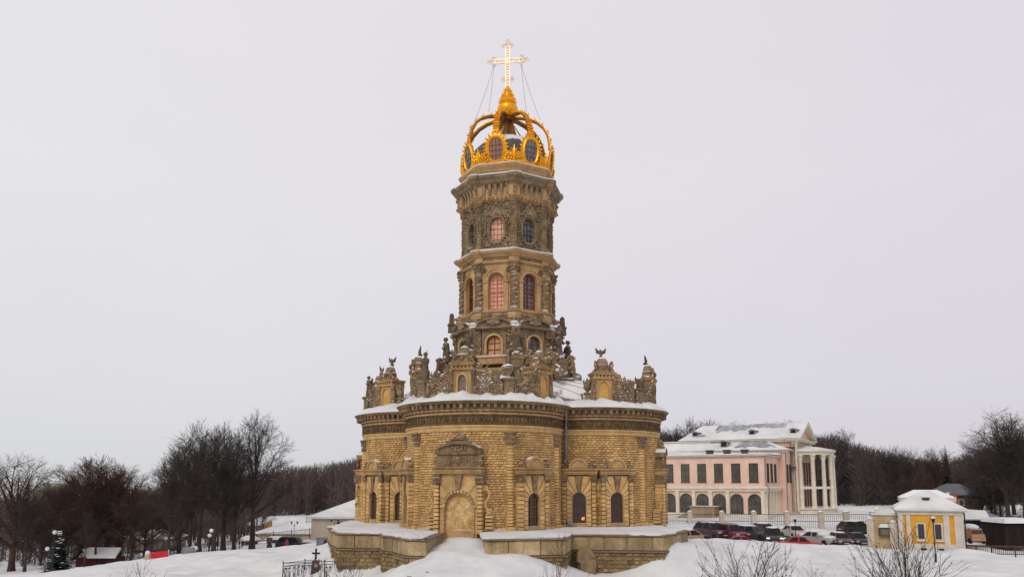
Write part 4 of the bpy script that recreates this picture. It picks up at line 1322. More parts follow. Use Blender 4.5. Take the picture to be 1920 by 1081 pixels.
# slender obelisks on the stage above
mb = MB(); mb.tbox(-.26, .26, -.26, .26, 0, .5, .02); mb.box(-.30, .30, -.30, .30, .5, .58); mb.tbox(-.2, .2, -.2, .2, .58, 1.25, .05); mb.tbox(-.16, .16, -.16, .16, 1.25, 1.4, .1)
OBL = mb.mesh('stone_obelisk', M_STATUE)
for k, lab in ((6, 'small stone obelisk on the left shoulder of the tower base'), (2, 'small stone obelisk on the right shoulder of the tower base')):
    put(OBL, 'stone_obelisk', 'obelisk', vp(k, 4.55, 14.7), vert_dir(k), 1.1, lab, 'small obelisks at the tower base')
# ================================================================== GROUND
CTRL = [(640, 1040, -11.2), (690, 1062, -11.8), (745, 1052, -13), (800, 1032, -16.3), (858, 1012, -14.5), (858, 1032, -17), (915, 1032, -16.3), (866, 1004, -11.2), (890, 1010, -12), (838, 1012, -12),
        (965, 1036, -16.0), (1000, 1042, -15.9), (1060, 1062, -15.6), (1100, 1068, -12.4), (1180, 1056, -12.6), (1240, 1022, -12.8), (1268, 1012, -11.6), (1290, 1010, -6),
        (700, 1090, -16), (860, 1070, -20), (1100, 1095, -16), (1250, 1075, -14), (1400, 1085, -12), (1700, 1085, -12), (1950, 1085, -14), (1330, 1050, 0), (1500, 1052, 2), (1650, 1056, 2), (1800, 1060, 2), (1920, 1060, 0),
        (300, 1045, 15), (20, 1080, 15), (160, 1062, 15), (440, 1030, 14), (520, 1031, 12), (575, 1033, 10), (600, 1026, 4), (634, 1001, -5), (625, 1012, 4), (585, 1092, -11), (640, 1090, -12), (540, 1090, -11), (560, 1062, -3), (600, 1040, -5), (520, 1048, 3), (300, 1085, -8), (0, 1120, -8),
        (608, 1022, 14), (540, 1029, 50), (585, 1030, 50), (500, 1030, 50), (640, 1004, 60), (540, 1009, 75),
        (1300, 1011, 18), (1350, 1014, 18), (1400, 1016.5, 18), (1450, 1018, 18), (1500, 1020, 18), (1550, 1021, 18), (1600, 1021.5, 18), (1670, 1031, 18), (1760, 1036, 16), (1838, 1031, 12), (1900, 1044, 10), (1870, 1043, 12), (1350, 1032, 10), (1550, 1037, 10), (1700, 1045, 9)]
CW = [(-60, -26, -5.2), (-20, -30, -3.8), (0, -30, -3.4), (20, -30, -3.4), (50, -26, -3.2),
      (13, 21.5, -4.2), (22, 21.5, -4.3), (29, 21.5, -4.3), (36, 21.5, -4.3), (15, 25.5, -3.65), (22, 25.5, -3.6), (30, 25.5, -3.6), (40, 25.5, -3.9), (16, 31, -3.2), (30, 31, -3.3), (42, 30, -3.5), (14, 39, -2.5), (34, 38, -2.5), (52, 37, -2.8),
      (30, 46, -1.7), (45, 52, -1.7), (60, 56, -1.7), (45, 70, -1.7), (70, 70, -2),
      (0, 20, -2.6), (-10, 20, -3.0), (0, 45, -3.5), (-38, 40, -6.6), (-50, 42, -7.6), (-70, 45, -8.6), (-60, 70, -9.2), (-35, 80, -8.6), (-15, 70, -7.2), (-90, 100, -9.6), (-40, 130, -9.4), (10, 110, -5),
      (-120, 60, -10), (-130, 200, -8), (0, 200, -7), (120, 180, -3), (90, 60, -2.5), (60, 10, -4.4), (60, 25, -4.4), (75, 40, -4), (-200, 0, -8), (200, 0, -3), (-300, 400, -6), (0, 400, -5), (300, 400, -2),
      (-100, -80, -6), (0, -80, -5), (100, -80, -5), (-400, 0, -8), (400, 0, -4), (-1500, 1500, -6), (0, 1500, -6), (1500, 1500, -6), (-1500, 0, -8), (1500, 0, -6), (0, -600, -6), (-1000, -600, -6), (1000, -600, -6), (0, 3000, -6), (-3000, 3000, -6), (3000, 3000, -6), (-3000, 0, -6), (3000, 0, -6)]
cp = [tuple(at(*c)) for c in CTRL]+CW
CPX = np.array([(p[0], p[1]) for p in cp]); CPZ = np.array([p[2] for p in cp])
def _phi(d): return np.sqrt(d*d+1.5)
_A = _phi(np.linalg.norm(CPX[:, None]-CPX[None], axis=2)); _n = len(cp)
_B = np.zeros((_n+1, _n+1)); _B[:_n, :_n] = _A+np.eye(_n)*.15*-1; _B[:_n, _n] = 1; _B[_n, :_n] = 1
_W = np.linalg.solve(_B, np.append(CPZ, 0))
def gz_many(P):
    P = np.asarray(P, float); out = np.zeros(len(P))
    for i in range(0, len(P), 4000):
        d = np.linalg.norm(P[i:i+4000, None]-CPX[None], axis=2)
        out[i:i+4000] = _phi(d) @ _W[:_n]+_W[_n]
    return out
def gz(x, y): return float(gz_many([(x, y)])[0])
def axis(lo, hi, d, far, g=1.22):
    a = list(np.arange(lo, hi+1e-6, d)); s = d
    L = []; x = lo
    while x > -far: s *= g; x -= s; L.append(x)
    s = d; x = hi; H = []
    while x < far: s *= g; x += s; H.append(x)
    return np.array(L[::-1]+a+H)
gx = axis(-44, 46, .32, 4000); gy = axis(-26, 24, .32, 4000)
XX, YY = np.meshgrid(gx, gy); ZZ = gz_many(np.stack([XX.ravel(), YY.ravel()], 1)).reshape(XX.shape)
def wob(x, y):
    return (np.sin(x*.9+1.3*np.sin(y*.7))*np.sin(y*1.1+x*.3)*.11+np.sin(x*2.3+y*.9)*np.sin(y*2.7-x*.6)*.05+np.sin(x*.33+y*.41)*.14+np.sin(x*1.5-y*1.9+np.sin(x*.4))*.045)
fade = np.exp(-((XX/70)**2+(YY/70)**2))
gap = np.clip(1-np.exp(-(((XX-2)/13)**2+((YY+6)/10)**2)*1.0), .25, 1)
ZZ = ZZ+wob(XX, YY)*fade*gap
# trodden dents in the snow before the doorway and low berms
rn = np.random.RandomState(8)
for _ in range(700):
    cx, cy = rn.uniform(-25, 40), rn.uniform(-26, 10); r = rn.uniform(.22, .6); h = rn.uniform(-.13, .08)
    m = ((XX-cx)**2+(YY-cy)**2) < 9*r*r
    ZZ[m] += (h*np.exp(-((XX-cx)**2+(YY-cy)**2)/(r*r)))[m]
def dent(cx, cy, r, h):
    m = ((XX-cx)**2+(YY-cy)**2) < 9*r*r
    ZZ[m] += (h*np.exp(-((XX-cx)**2+(YY-cy)**2)/(r*r)))[m]
for (xa, ya), (xb, yb) in (((-1.0, -26), (-2.7, -12)), ((-2.0, -18), (-13, -15)), ((8, -22), (24, -6)), ((-30, -10), (-14, -4)), ((24, -6), (30, 10)), ((-20, -20), (-32, 6))):
    L = math.hypot(xb-xa, yb-ya); n = int(L/.55)
    for i in range(n):
        u = i/n; s = (i % 2-.5)*.34
        dent(xa+(xb-xa)*u-(yb-ya)/L*s+rn.normal(0, .08)+.8*math.sin(u*5), ya+(yb-ya)*u+(xb-xa)/L*s+rn.normal(0, .08), .24, -.17)
nx, ny = len(gx), len(gy)
mb = MB(); mb.v = list(zip(XX.ravel().tolist(), YY.ravel().tolist(), ZZ.ravel().tolist()))
mb.f = [(j*nx+i, j*nx+i+1, (j+1)*nx+i+1, (j+1)*nx+i) for j in range(ny-1) for i in range(nx-1)]
mb.t = [.5]*len(mb.f)
gnd = mb.build('snowy_ground', M_SNOW, smooth=180); gnd['kind'] = 'structure'

for x_, y_, lab in ((813, 1063, 'grey stone slab edge poking out of the snow before the doorway ramp'), (768, 1052, 'small dark stone poking out of the snow left of the doorway ramp')):
    p_ = at(x_, y_, -20); mb = MB(); w_ = .42 if x_ > 800 else .18
    mb.tbox(-w_, w_, -.14, .14, -.2, .05, .05)
    o_ = mb.build('stone_slab', mat('wet_grey_slab', (.16, .15, .13))); o_.location = (p_.x, -20, gz(p_.x, -20)+.02); o_.rotation_euler = (.2, 0, .1); tag(o_, lab, 'stone')
# ---------- stone terraces either side of the doorway ramp
def masonry(mb, a, b, z0, z1, off, rn, rh=.27, lens=(.4, .8), depth=.05, wob_=0.02):
    """courses of stones along the segment a-b, outward is to the right of a->b"""
    a = Vector((*a, 0)); b = Vector((*b, 0)); d = b-a; L = d.length; d.normalize(); n = Vector((d.y, -d.x, 0))
    rows = max(1, round((z1-z0)/rh)); rh = (z1-z0)/rows
    for r in range(rows):
        s = -rn.random()*.3
        while s < L:
            w = rn.uniform(*lens); e = min(s+w, L); ss = max(0, s)
            if L-e < .15: e = L
            if e-ss > .05:
                dd = off+rn.uniform(-wob_, wob_); t = min(1, max(0, rn.gauss(.5, .24)))
                vs = []
                for o, i in ((dd, .03), (off-depth-.05, 0)):
                    for u, z in ((ss+.012+i, z0+r*rh+.01+i), (e-.012-i, z0+r*rh+.01+i), (e-.012-i, z0+(r+1)*rh-.012-i), (ss+.012+i, z0+(r+1)*rh-.012-i)):
                        p = a+d*u+n*o; vs.append((p.x, p.y, z))
                mb.add(vs, [(0, 1, 2, 3), (4, 0, 3, 7), (1, 5, 6, 2), (3, 2, 6, 7), (4, 5, 1, 0)], t)
            s = e
def offset_poly(poly, o):
    n = len(poly); out = []
    for i in range(n):
        p0, p1, p2 = Vector(poly[i-1]), Vector(poly[i]), Vector(poly[(i+1) % n])
        d0 = (p1-p0).normalized(); d1 = (p2-p1).normalized()
        n0 = Vector((d0.y, -d0.x)); n1 = Vector((d1.y, -d1.x))
        m = (n0+n1); m = m/max(.35, m.length_squared)*2
        out.append(tuple(p1+m*o))
    return out
M_TERR = mat('terrace_band_stone', (.52, .40, .235), (.33, .235, .12), scale=.9, fine=.4, bump=.4, bscale=12, tone=.3, streak=.6, dark=(.09, .06, .035))
M_RUB = mat('terrace_rough_masonry', (.38, .285, .15), (.22, .15, .075), scale=1.2, fine=.45, bump=.6, bscale=10, tone=.45, streak=.4, dark=(.06, .05, .03), green=.4)
M_COP = mat('rusty_coping', (.24, .16, .11), (.15, .10, .07), scale=2, streak=.3)
def terrace(label, poly, vis, cop):
    rn = random.Random(len(poly))
    t = thing('stone_terrace', label, 'terrace', (0, 0, 0))
    mb = MB(); mb.slab(offset_poly(poly, -.07), -4.5, -.06)
    mb.build('wall_core', M_MORTAR, t)
    mb = MB(); ml = MB(); mc = MB(); ms = MB()
    n = len(poly)
    for i in vis:
        a, b = poly[i], poly[(i+1) % n]
        masonry(mb, a, b, -.95, -.10, .02, rn, .85, (1.1, 2.0), .1, .012)
        masonry(ml, a, b, -3.4, -1.06, .02, rn, .24, (.3, .75), .1, .03)
        d = (Vector(b)-Vector(a)); L = d.length; d.normalize(); nn = Vector((d.y, -d.x))
        p = lambda u, o: tuple(Vector(a)+d*u+nn*o)
        mc.slab([p(-.02, .10), p(L+.02, .10), p(L+.02, -.3), p(-.02, -.3)], -1.05, -.96)
        mc.slab([p(-.04, .13), p(L+.04, .13), p(L+.04, -.5), p(-.04, -.5)], -.095, .0)
    mb.build('upper_block_course', M_TERR, t); ml.build('rough_masonry', M_RUB, t); mc.build('coping', M_COP, t)
    # snow cover with a ragged edge
    pts = []
    for i in range(n):
        a, b = Vector(poly[i]), Vector(poly[(i+1) % n]); d = b-a; L = d.length; d.normalize(); nn = Vector((d.y, -d.x))
        u = 0; run = .05
        while u < L:
            if rn.random() < .45: run = rn.choice((.16, .12, .02, -.02, -.14, -.2)) if i in vis else 0
            if i in cop: run = -.25
            p = a+d*u+nn*(run+rn.uniform(-.03, .03)); pts.append((p.x, p.y)); u += .33
    m = len(pts); inn = offset_poly(pts, -.18); cx = sum(p[0] for p in pts)/m; cy = sum(p[1] for p in pts)/m
    vs = [(x, y, .01-.05*rn.random()) for x, y in pts]+[(x, y, .045+.03*rn.random()) for x, y in pts]+[(x+(cx-x)*.06, y+(cy-y)*.06, .08+.03*rn.random()) for x, y in pts]+[(cx, cy, .12)]
    fs = [(k*m+i, k*m+(i+1) % m, (k+1)*m+(i+1) % m, (k+1)*m+i) for k in range(2) for i in range(m)]+[(2*m+i, 2*m+(i+1) % m, 3*m) for i in range(m)]
    ms.add(vs, fs); ms.build('snow_cover', M_SNOW, t)
    return t
LP = [(-4.43, -16.7), (-3.8, -9.6), (-1, -3), (-8, 3), (-12.6, 4), (-12.6, -5.4), (-11.4, -9.4), (-10.5, -11.6), (-7.75, -11.9), (-7.4, -13.4), (-6.7, -14.0), (-5.6, -16.3)]
terrace('snow topped stone terrace wall left of the blocked doorway ramp', LP, (0, 4, 5, 6, 7, 8, 9, 10, 11), (0,))
RP = [(-1.13, -16.6), (3.4, -15.8), (3.95, -12.8), (9.5, -13.4), (10.5, -11.8), (11.9, -9.1), (11.2, -5.0), (8, -1), (-1, -3), (-1.8, -9.6)]
terrace('long snow topped stone terrace wall right of the blocked doorway ramp', RP, (0, 1, 2, 3, 4, 5, 9), (5,))
sm_ = MB()
sm_.lathe([(.56, -.4), (.54, .1), (.46, .6), (.50, 1.0), (.46, 1.3), (.30, 1.5), (.12, 1.58), (0, 1.6)], 14, sy=.72)
sm_.ball((.26, -.26, 1.12), .20, 10); sm_.ball((.36, -.42, 1.05), .11, 8)
sm_.tube([(-.4, -.1, 1.25), (-.5, -.25, .8), (-.15, -.42, .62)], [.16, .14, .1], 8); sm_.tube([(.4, -.1, 1.2), (.5, -.2, .7), (.42, -.3, .2)], [.16, .15, .14], 8)
for i_ in range(5): sm_.tube([(-.35+.17*i_, -.36, .75), (-.4+.2*i_, -.42, .3), (-.42+.21*i_, -.44, -.3)], [.05, .07, .08], 6)
put(remeshed(sm_, .045, M_TERR, 'statue'), 'statue', 'statue', (4.75, -13.2, gz(4.75, -13.4)-.1), R(15), 1.05, 'worn bulky stone figure standing on the ground against the terrace wall')
# ================================================================== TREES
def bark(name, c, c2): return mat(name, c, c2, scale=.6, rough=.95, bump=.3, bscale=8, snow=.35, snowz=.975)
B_DARK = bark('dark_wet_bark', (.056, .045, .040), (.032, .026, .024))
B_RED = bark('reddish_brown_bark', (.085, .048, .036), (.05, .03, .025))
B_OCH = bark('ochre_brown_bark', (.075, .050, .030), (.045, .032, .02))
B_GREY = bark('grey_brown_bark', (.060, .048, .046), (.038, .032, .032))
def crown_tree(seed, h, r, zlo, rx, bole, nl=(15, 10, 9, 5), lift=.1, dome=1.0):
    """trunk and a crown whose limbs fan out to fill an ellipsoid from zlo*h to h"""
    rn = random.Random(seed); mb = MB(); tw = MB()
    zc = h*(zlo+(1-zlo)*.42); ru = h-zc; rd = zc-h*zlo; rx *= h
    def inside(p):
        q = Vector((p.x/rx, p.y/rx, (p.z-zc)/(ru if p.z > zc else rd))); L = q.length
        if L <= 1: return p
        q /= L; return Vector((q.x*rx, q.y*rx, zc+q.z*(ru if q.z > 0 else rd)))
    T_ = [Vector((0, 0, -.6))]
    for i in range(1, 9): T_.append(Vector((rn.gauss(0, .10)*i*.12*h/14, rn.gauss(0, .10)*i*.12*h/14, h*.86*i/8)))
    mb.tube(T_, [r*1.5]+[r*(1-.92*i/8) for i in range(1, 9)], 8, cap=False)
    def tp(z):
        f = min(7.99, max(0, z/(h*.86)*8)); i = int(f); return T_[i].lerp(T_[i+1], f-i), r*(1-.92*f/8)
    def curve(a, c, b, n): return [a*(1-t)**2+c*2*t*(1-t)+b*t*t for t in [i/n for i in range(n+1)]]
    for i in range(nl[0]):
        az = i*2.39996+rn.gauss(0, .2); el = R(-28+112*((i+.5)/nl[0])**dome)
        f = rn.uniform(.72, .92)
        E = Vector((rx*f*math.cos(el)*math.cos(az), rx*f*math.cos(el)*math.sin(az), zc+f*math.sin(el)*(ru if el > 0 else rd)))
        zs = bole*h+max(0, (E.z-bole*h))*rn.uniform(.30, .5)
        S, rr = tp(zs); L = (E-S).length
        C = S.lerp(E, .5)+Vector((0, 0, lift*L*rn.uniform(.3, 1.4)))+Vector((rn.gauss(0, .07), rn.gauss(0, .07), 0))*L
        P = curve(S, C, E, 6); r1 = min(rr*.62, .035*L**.8+.03)
        tw.tube(P, [r1*(1-.78*k/6) for k in range(7)], 5, cap=False)
        for j in range(nl[1]):
            t = (.22+.78*(j+rn.random())/nl[1])*5.99; k = int(t); p = P[k].lerp(P[k+1], t-k); d = (P[k+1]-P[k]).normalized()
            o = Vector((p.x, p.y, (p.z-zc)*.8)).normalized()
            dd = (d*.7+o*.35+Vector((rn.gauss(0, .55), rn.gauss(0, .55), rn.gauss(.12, .4)))).normalized()
            L2 = h*.20*rn.uniform(.6, 1.15)*(1.15-.06*t); e2 = inside(p+dd*L2); r2 = max(.02, r1*.40*(1-.1*t))
            Q = curve(p, p.lerp(e2, .5)+Vector((rn.gauss(0, .1), rn.gauss(0, .1), rn.gauss(.05, .08)))*L2, e2, 3)
            tw.tube(Q, [r2, r2*.75, r2*.5, r2*.3], 3, cap=False)
            for m in range(nl[2]):
                t2 = (.15+.85*(m+rn.random())/nl[2])*2.99; k2 = int(t2); q = Q[k2].lerp(Q[k2+1], t2-k2); d2 = (Q[k2+1]-Q[k2]).normalized()
                d3 = (d2*.75+Vector((rn.gauss(0, .6), rn.gauss(0, .6), rn.gauss(.15, .4)))).normalized()
                L3 = h*.085*rn.uniform(.6, 1.3); e3 = q+d3*L3; r3 = .021
                s = d3.orthogonal().normalized()*r3
                tw.add([tuple(q-s), tuple(q+s), tuple(e3+s*.5), tuple(e3-s*.5)], [(0, 1, 2, 3)])
                for w in range(nl[3]):
                    g = q.lerp(e3, rn.uniform(.25, 1)); d4 = (d3*.8+Vector((rn.gauss(0, .6), rn.gauss(0, .6), rn.gauss(.2, .4)))).normalized(); e4 = g+d4*h*.042*rn.uniform(.6, 1.3)
                    s = d4.orthogonal().normalized()*.014
                    tw.add([tuple(g-s), tuple(g+s), tuple(e4)], [(0, 1, 2)])
    return mb, tw
class TreeKind:
    def __init__(s, bk, *a, w=1.0, **k):
        s.w = w
        mb, tw = crown_tree(*a, **k)
        s.t = mb.mesh('trunk', bk, 60); s.c = tw.mesh('crown', bk, 0)
def plant(kind, name, p, s, rot, label, group, sz=None):
    t = thing(name, label, 'tree', p, rot, group); t.scale = (s*kind.w, s*kind.w, s)
    obj('trunk', kind.t, t); obj('crown', kind.c, t); return t
TK = {
 'lime': TreeKind(B_DARK, 1, 17, .36, .26, .27, .20, lift=.10),
 'lime2': TreeKind(B_DARK, 5, 17, .32, .22, .21, .18, lift=.14),
 'round': TreeKind(B_RED, 9, 14, .42, .12, .47, .10, nl=(20, 11, 9, 5), lift=.12, dome=.85),
 'thin': TreeKind(B_GREY, 12, 16, .18, .22, .16, .2, nl=(12, 8, 7, 3)),
 'ochre': TreeKind(B_OCH, 15, 11, .24, .08, .36, .06, nl=(14, 10, 8, 5), lift=.14),
}
def tree_at(kind, name, x, ytop, ybase, Y, label, group, rot=0, base=None):
    """a tree whose top and foot are where the photograph has them at depth Y"""
    a = at(x, ytop, Y); b = at(x, ybase, Y)
    me = TK[kind].c; zs = getattr(TK[kind], 'h', None)
    if zs is None:
        co = np.zeros(len(me.vertices)*3); me.vertices.foreach_get('co', co); zs = TK[kind].h = float(co[2::3].max())
    z0 = min(b.z, gz(b.x, Y)+.1) if base is None else b.z
    s = (a.z-z0)/zs
    return plant(TK[kind], name, (b.x, Y, z0), s, rot, label, group)
GL = 'bare trees on the left slope'
for kind, x, yt, yb, Y, lab, rot in [
    ('lime', 472, 758, 1028, 34, 'tall bare dark lime tree with a wide open crown, rightmost of the left group', 0.3),
    ('lime2', 400, 792, 1040, 28, 'dense dark bare tree just left of the tallest lime, behind the globe lamp', 1.1),
    ('lime', 372, 778, 1042, 33, 'dark bare tree in the middle of the tall left clump', 2.5),
    ('lime2', 355, 800, 1040, 40, 'dark bare tree at the back of the tall left clump', 4.0),
    ('lime', 315, 852, 1046, 26, 'crooked dark bare tree just right of the red banner', 5.2),
    ('lime2', 438, 815, 1030, 42, 'slender dark bare tree behind the tallest lime', 0.9),
    ('round', 172, 845, 1058, 42, 'broad reddish brown bare tree with a rounded crown behind the red hut', 0.0),
    ('round', 150, 856, 1058, 52, 'reddish bare tree filling the left shoulder of the round crown', 5.0),
    ('round', 200, 856, 1054, 54, 'reddish bare tree filling the right shoulder of the round crown', 1.5),
    ('lime', 418, 782, 1036, 44, 'dark bare tree with a full crown between the two tallest limes', 2.9),
    ('lime2', 335, 815, 1044, 45, 'dark bare tree on the left shoulder of the tall clump', 5.9),
    ('round', 222, 872, 1052, 46, 'reddish bare tree on the right flank of the round crowned tree', 2.0),
    ('round', 118, 890, 1060, 48, 'reddish bare tree on the left flank of the round crowned tree', 3.3),
    ('round', 20, 838, 1082, 34, 'bare tree with upswept pinkish twigs at the left edge of the photo', 1.2),
    ('lime2', 45, 905, 1078, 30, 'dark trunked bare tree near the left edge beside the spruce', 2.2),
    ('ochre', 75, 920, 1072, 48, 'low ochre brown bare tree left of the snowy spruce', 3.0),
    ('ochre', 245, 915, 1050, 38, 'ochre brown bare tree between the hut and the red banner', 0.4),
    ('ochre', 225, 930, 1052, 52, 'low brown bare tree behind the hut roof', 4.4),
    ('ochre', 270, 905, 1050, 60, 'faint brown bare tree behind the red banner', 5.5),
    ('thin', 420, 880, 1035, 55, 'thin grey bare tree between the trunks of the left clump', 5.5),
    ('ochre', 335, 900, 1045, 60, 'brown bare tree behind the trunks of the left clump', 1.9),
    ('thin', 500, 905, 1018, 95, 'small bare tree above the low yellow shed roof', 3.5),
    ('ochre', 108, 905, 1060, 62, 'brown bare tree far behind the spruce', 2.8),
    ('lime2', 178, 912, 1056, 38, 'dark bare tree with a straight trunk right behind the red hut', 4.1),
    ('thin', 158, 950, 1060, 24, 'thin bare tree whose straight trunk stands in front of the red hut', 0.6)]:
    tree_at(kind, 'bare_tree', x, yt, yb, Y, lab, GL, rot)
GR = 'bare trees on the right'
for kind, x, yt, yb, Y, lab, rot in [
    ('lime', 1893, 748, 1000, 50, 'tall bare dark tree at the right edge of the photo', 0.2),
    ('lime2', 1930, 800, 1000, 55, 'dark bare tree partly cut by the right edge of the photo', 1.2),
    ('lime2', 1862, 842, 1000, 62, 'dark bare tree left of the tallest tree at the right edge', 2.2),
    ('thin', 1830, 808, 980, 85, 'slender pale bare tree rising above the house behind the gatehouse', 0.5),
    ('round', 1760, 832, 980, 90, 'bare tree with flat spreading snowy limbs above the yellow gatehouse', 2.9),
    ('lime2', 1712, 830, 980, 100, 'feathery bare tree left of the yellow gatehouse roof', 0.8),
    ('lime2', 1680, 826, 980, 105, 'bare tree with a narrow rounded crown right of the wood', 4.2),
    ('thin', 1592, 795, 960, 150, 'single thin tree top sticking out above the dark wood', 4.2),
    ('lime', 1305, 775, 960, 130, 'bare tree crown spreading above the left end of the palace roof', 2.2),
    ('lime2', 1268, 790, 960, 125, 'bare tree crown between the church and the palace roof', 5.0),
    ('round', 1340, 778, 960, 135, 'rounded bare tree crown behind the palace roof ridge', 1.0),
    ('round', 1395, 787, 960, 150, 'small bare crown peeping over the middle of the palace ridge', 3.0),
    ('lime', 1440, 785, 960, 150, 'bare crown peeping over the palace ridge right of the middle dormer', 4.0),
    ('round', 1482, 781, 960, 145, 'bare crown peeping over the right end of the palace ridge', 5.0),
    ('lime', 1905, 765, 1005, 66, 'dark bare tree behind the tallest tree at the right edge', 5.1),
    ('lime2', 1868, 800, 1005, 58, 'dark bare tree leaning beside the tallest tree at the right edge', 0.7),
    ('lime', 1925, 785, 1005, 48, 'dark bare tree just right of the tallest tree at the right edge', 3.6),
    ('lime2', 1845, 870, 1005, 70, 'dark bare tree behind the bluish shed roof', 4.6),
    ('ochre', 1880, 905, 1010, 60, 'low brown bare tree behind the dark sheds at the right edge', 2.6)]:
    tree_at(kind, 'bare_tree', x, yt, yb, Y, lab, GR, rot, base=1)

# conifers
def spruce_mb(seed, h=7.0, snowy=True):
    rn = random.Random(seed); mb = MB(); sn = MB()
    z = .5
    while z < h-.2:
        u = z/h; L = (1-u)*h*.26+.12
        for k in range(11):
            a = rn.random()*2*PI; l = L*rn.uniform(.7, 1.1)
            tip = Vector((l*math.cos(a), l*math.sin(a), z-.25*l)); root = Vector((0, 0, z+.08))
            s = Vector((-math.sin(a), math.cos(a), 0))*l*.24; m = root.lerp(tip, .6)+Vector((0, 0, .05))
            mb.add([tuple(root), tuple(m-s), tuple(tip), tuple(m+s)], [(0, 1, 2, 3)], rn.random())
            for j in range(5):
                q = root.lerp(tip, .3+.17*j); dz = Vector((rn.gauss(0, .12)*l, rn.gauss(0, .12)*l, -.22*l*rn.uniform(.5, 1)))
                mb.add([tuple(q-s*.5), tuple(q+s*.5), tuple(q+dz)], [(0, 1, 2)], rn.random()*.6)
            if snowy and rn.random() < .2:
                mm = m+Vector((0, 0, .05)); sn.ball(tuple(mm), .16*rn.uniform(.7, 1.4), 6, sz=.45, sx=1.5)
        z += .26
    return mb, sn
M_NEED = mat('dark_spruce_needles', (.018, .035, .030), (.010, .018, .018), scale=3, tone=.5)
mb, sn = spruce_mb(3)
sp = thing('spruce_tree', 'dark snow dusted spruce left of the red hut', 'tree', tuple(at(107, 1072, 20)))
mb.build('crown', M_NEED, sp); sn.build('snow_clumps', M_SNOW, sp, smooth=80)
tm = MB(); tm.tube([(0, 0, -.8), (0, 0, 6.5)], [.16, .03], 7); tm.build('trunk', B_DARK, sp)
s_ = (at(107, 994, 20).z-at(107, 1072, 20).z)/7.0; sp.scale = (s_*1.5, s_*1.5, s_)
mb, sn = spruce_mb(9, 14, False)
sp2 = thing('conifer_tree', 'dark conifer with a pointed top behind the yellow gatehouse', 'tree', tuple(at(1782, 985, 95)))
mb.build('crown', M_NEED, sp2); tm = MB(); tm.tube([(0, 0, 0), (0, 0, 13)], [.25, .04], 7); tm.build('trunk', B_DARK, sp2)
s_ = (at(1782, 833, 95).z-at(1782, 985, 95).z)/14; sp2.scale = (s_*.6, s_*.6, s_)

# far woods: masses nobody could count
def wood(name, label, bk, spots, seed, twigs=70):
    rn = random.Random(seed); mb = MB()
    for (x, y, z, h) in spots:
        r = h*.008
        mb.tube([(x, y, z-1), (x+rn.gauss(0, .3), y, z+h*.5), (x+rn.gauss(0, .6), y, z+h*.92)], [r*1.4, r, r*.3], 3, cap=False, tone=rn.random())
        for i in range(twigs):
            u = rn.uniform(.18, 1); a = rn.random()*2*PI
            w = h*.20*math.sin(PI*min(1, max(.12, (u-.05)*.95)))**.6*rn.uniform(.3, 1)
            q = Vector((x+.25*w*math.cos(a), y+.25*w*math.sin(a), z+h*(u-.10))); e = Vector((x+w*math.cos(a), y+w*math.sin(a), z+h*u))
            s = Vector((rn.gauss(0, 1), 0, rn.gauss(0, .6))).normalized()*h*.0035*rn.uniform(.6, 1.6)
            mb.add([tuple(q-s), tuple(q+s), tuple(e+s*.3), tuple(e-s*.3)], [(0, 1, 2, 3)], rn.random())
            f = q.lerp(e, .5); e2 = f+Vector((rn.gauss(0, .05)*h, rn.gauss(0, .05)*h, rn.uniform(.02, .1)*h))
            mb.add([tuple(f-s*.7), tuple(f+s*.7), tuple(e2)], [(0, 1, 2)], rn.random())
    o = mb.build(name, bk); o['label'] = label; o['category'] = 'wood'; o['kind'] = 'stuff'
    return o
M_WOODL = mat('far_wood_brown', (.135, .10, .095), (.085, .064, .062), scale=.05, rough=1, tone=.35)  # wood colours here and below are paled to imitate distance haze
M_WOODR = mat('far_wood_dark', (.092, .074, .072), (.054, .045, .045), scale=.05, rough=1, tone=.35)
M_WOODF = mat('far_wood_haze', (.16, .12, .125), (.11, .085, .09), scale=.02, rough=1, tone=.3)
rn = random.Random(20)
def strip(xs, tops, bots, Y0, Y1, n, jit=8):
    out = []
    for i in range(n):
        x = rn.uniform(xs[0], xs[-1]); Y = rn.uniform(Y0, Y1)
        yt = np.interp(x, xs, tops)+abs(rn.gauss(0, jit)); yb = np.interp(x, xs, bots)
        a = at(x, yt, Y); b = at(x, yb, Y); out.append((a.x, Y, b.z, a.z-b.z))
    return out
wood('wood', 'dense brown winter wood on the far bank left of the church', M_WOODL, strip((490, 540, 580, 640, 700), (880, 868, 868, 858, 850), (985, 985, 985, 980, 980), 190, 260, 300, 13), 1)
wood('wood', 'dark winter wood behind the palace on the right', M_WOODR, strip((1220, 1300, 1520, 1560, 1600, 1660, 1720, 1790, 1860, 1960), (800, 815, 815, 806, 825, 840, 855, 852, 832, 800), (975, 975, 975, 985, 990, 990, 990, 995, 1000, 1000), 120, 200, 760, 9), 2)
wood('wood', 'brown thicket of bare trees behind the left slope', M_WOODL, strip((-40, 60, 120, 280, 330, 500), (918, 925, 905, 915, 895, 885), (1055, 1055, 1045, 1035, 1025, 1010), 75, 150, 620, 14), 3, 80)
wood('wood', 'dark low thicket along the foot of the left slope, around the spruce and the red hut', M_WOODR, strip((-40, 40, 120, 200, 260, 330), (985, 985, 985, 985, 990, 1000), (1088, 1082, 1072, 1064, 1058, 1050), 45, 72, 200, 14), 5, 60)
wood('wood', 'faint hazy treeline along the far left horizon', M_WOODF, strip((-60, 100, 300, 500), (905, 910, 905, 885), (945, 945, 945, 945), 420, 600, 200, 6), 4, 40)
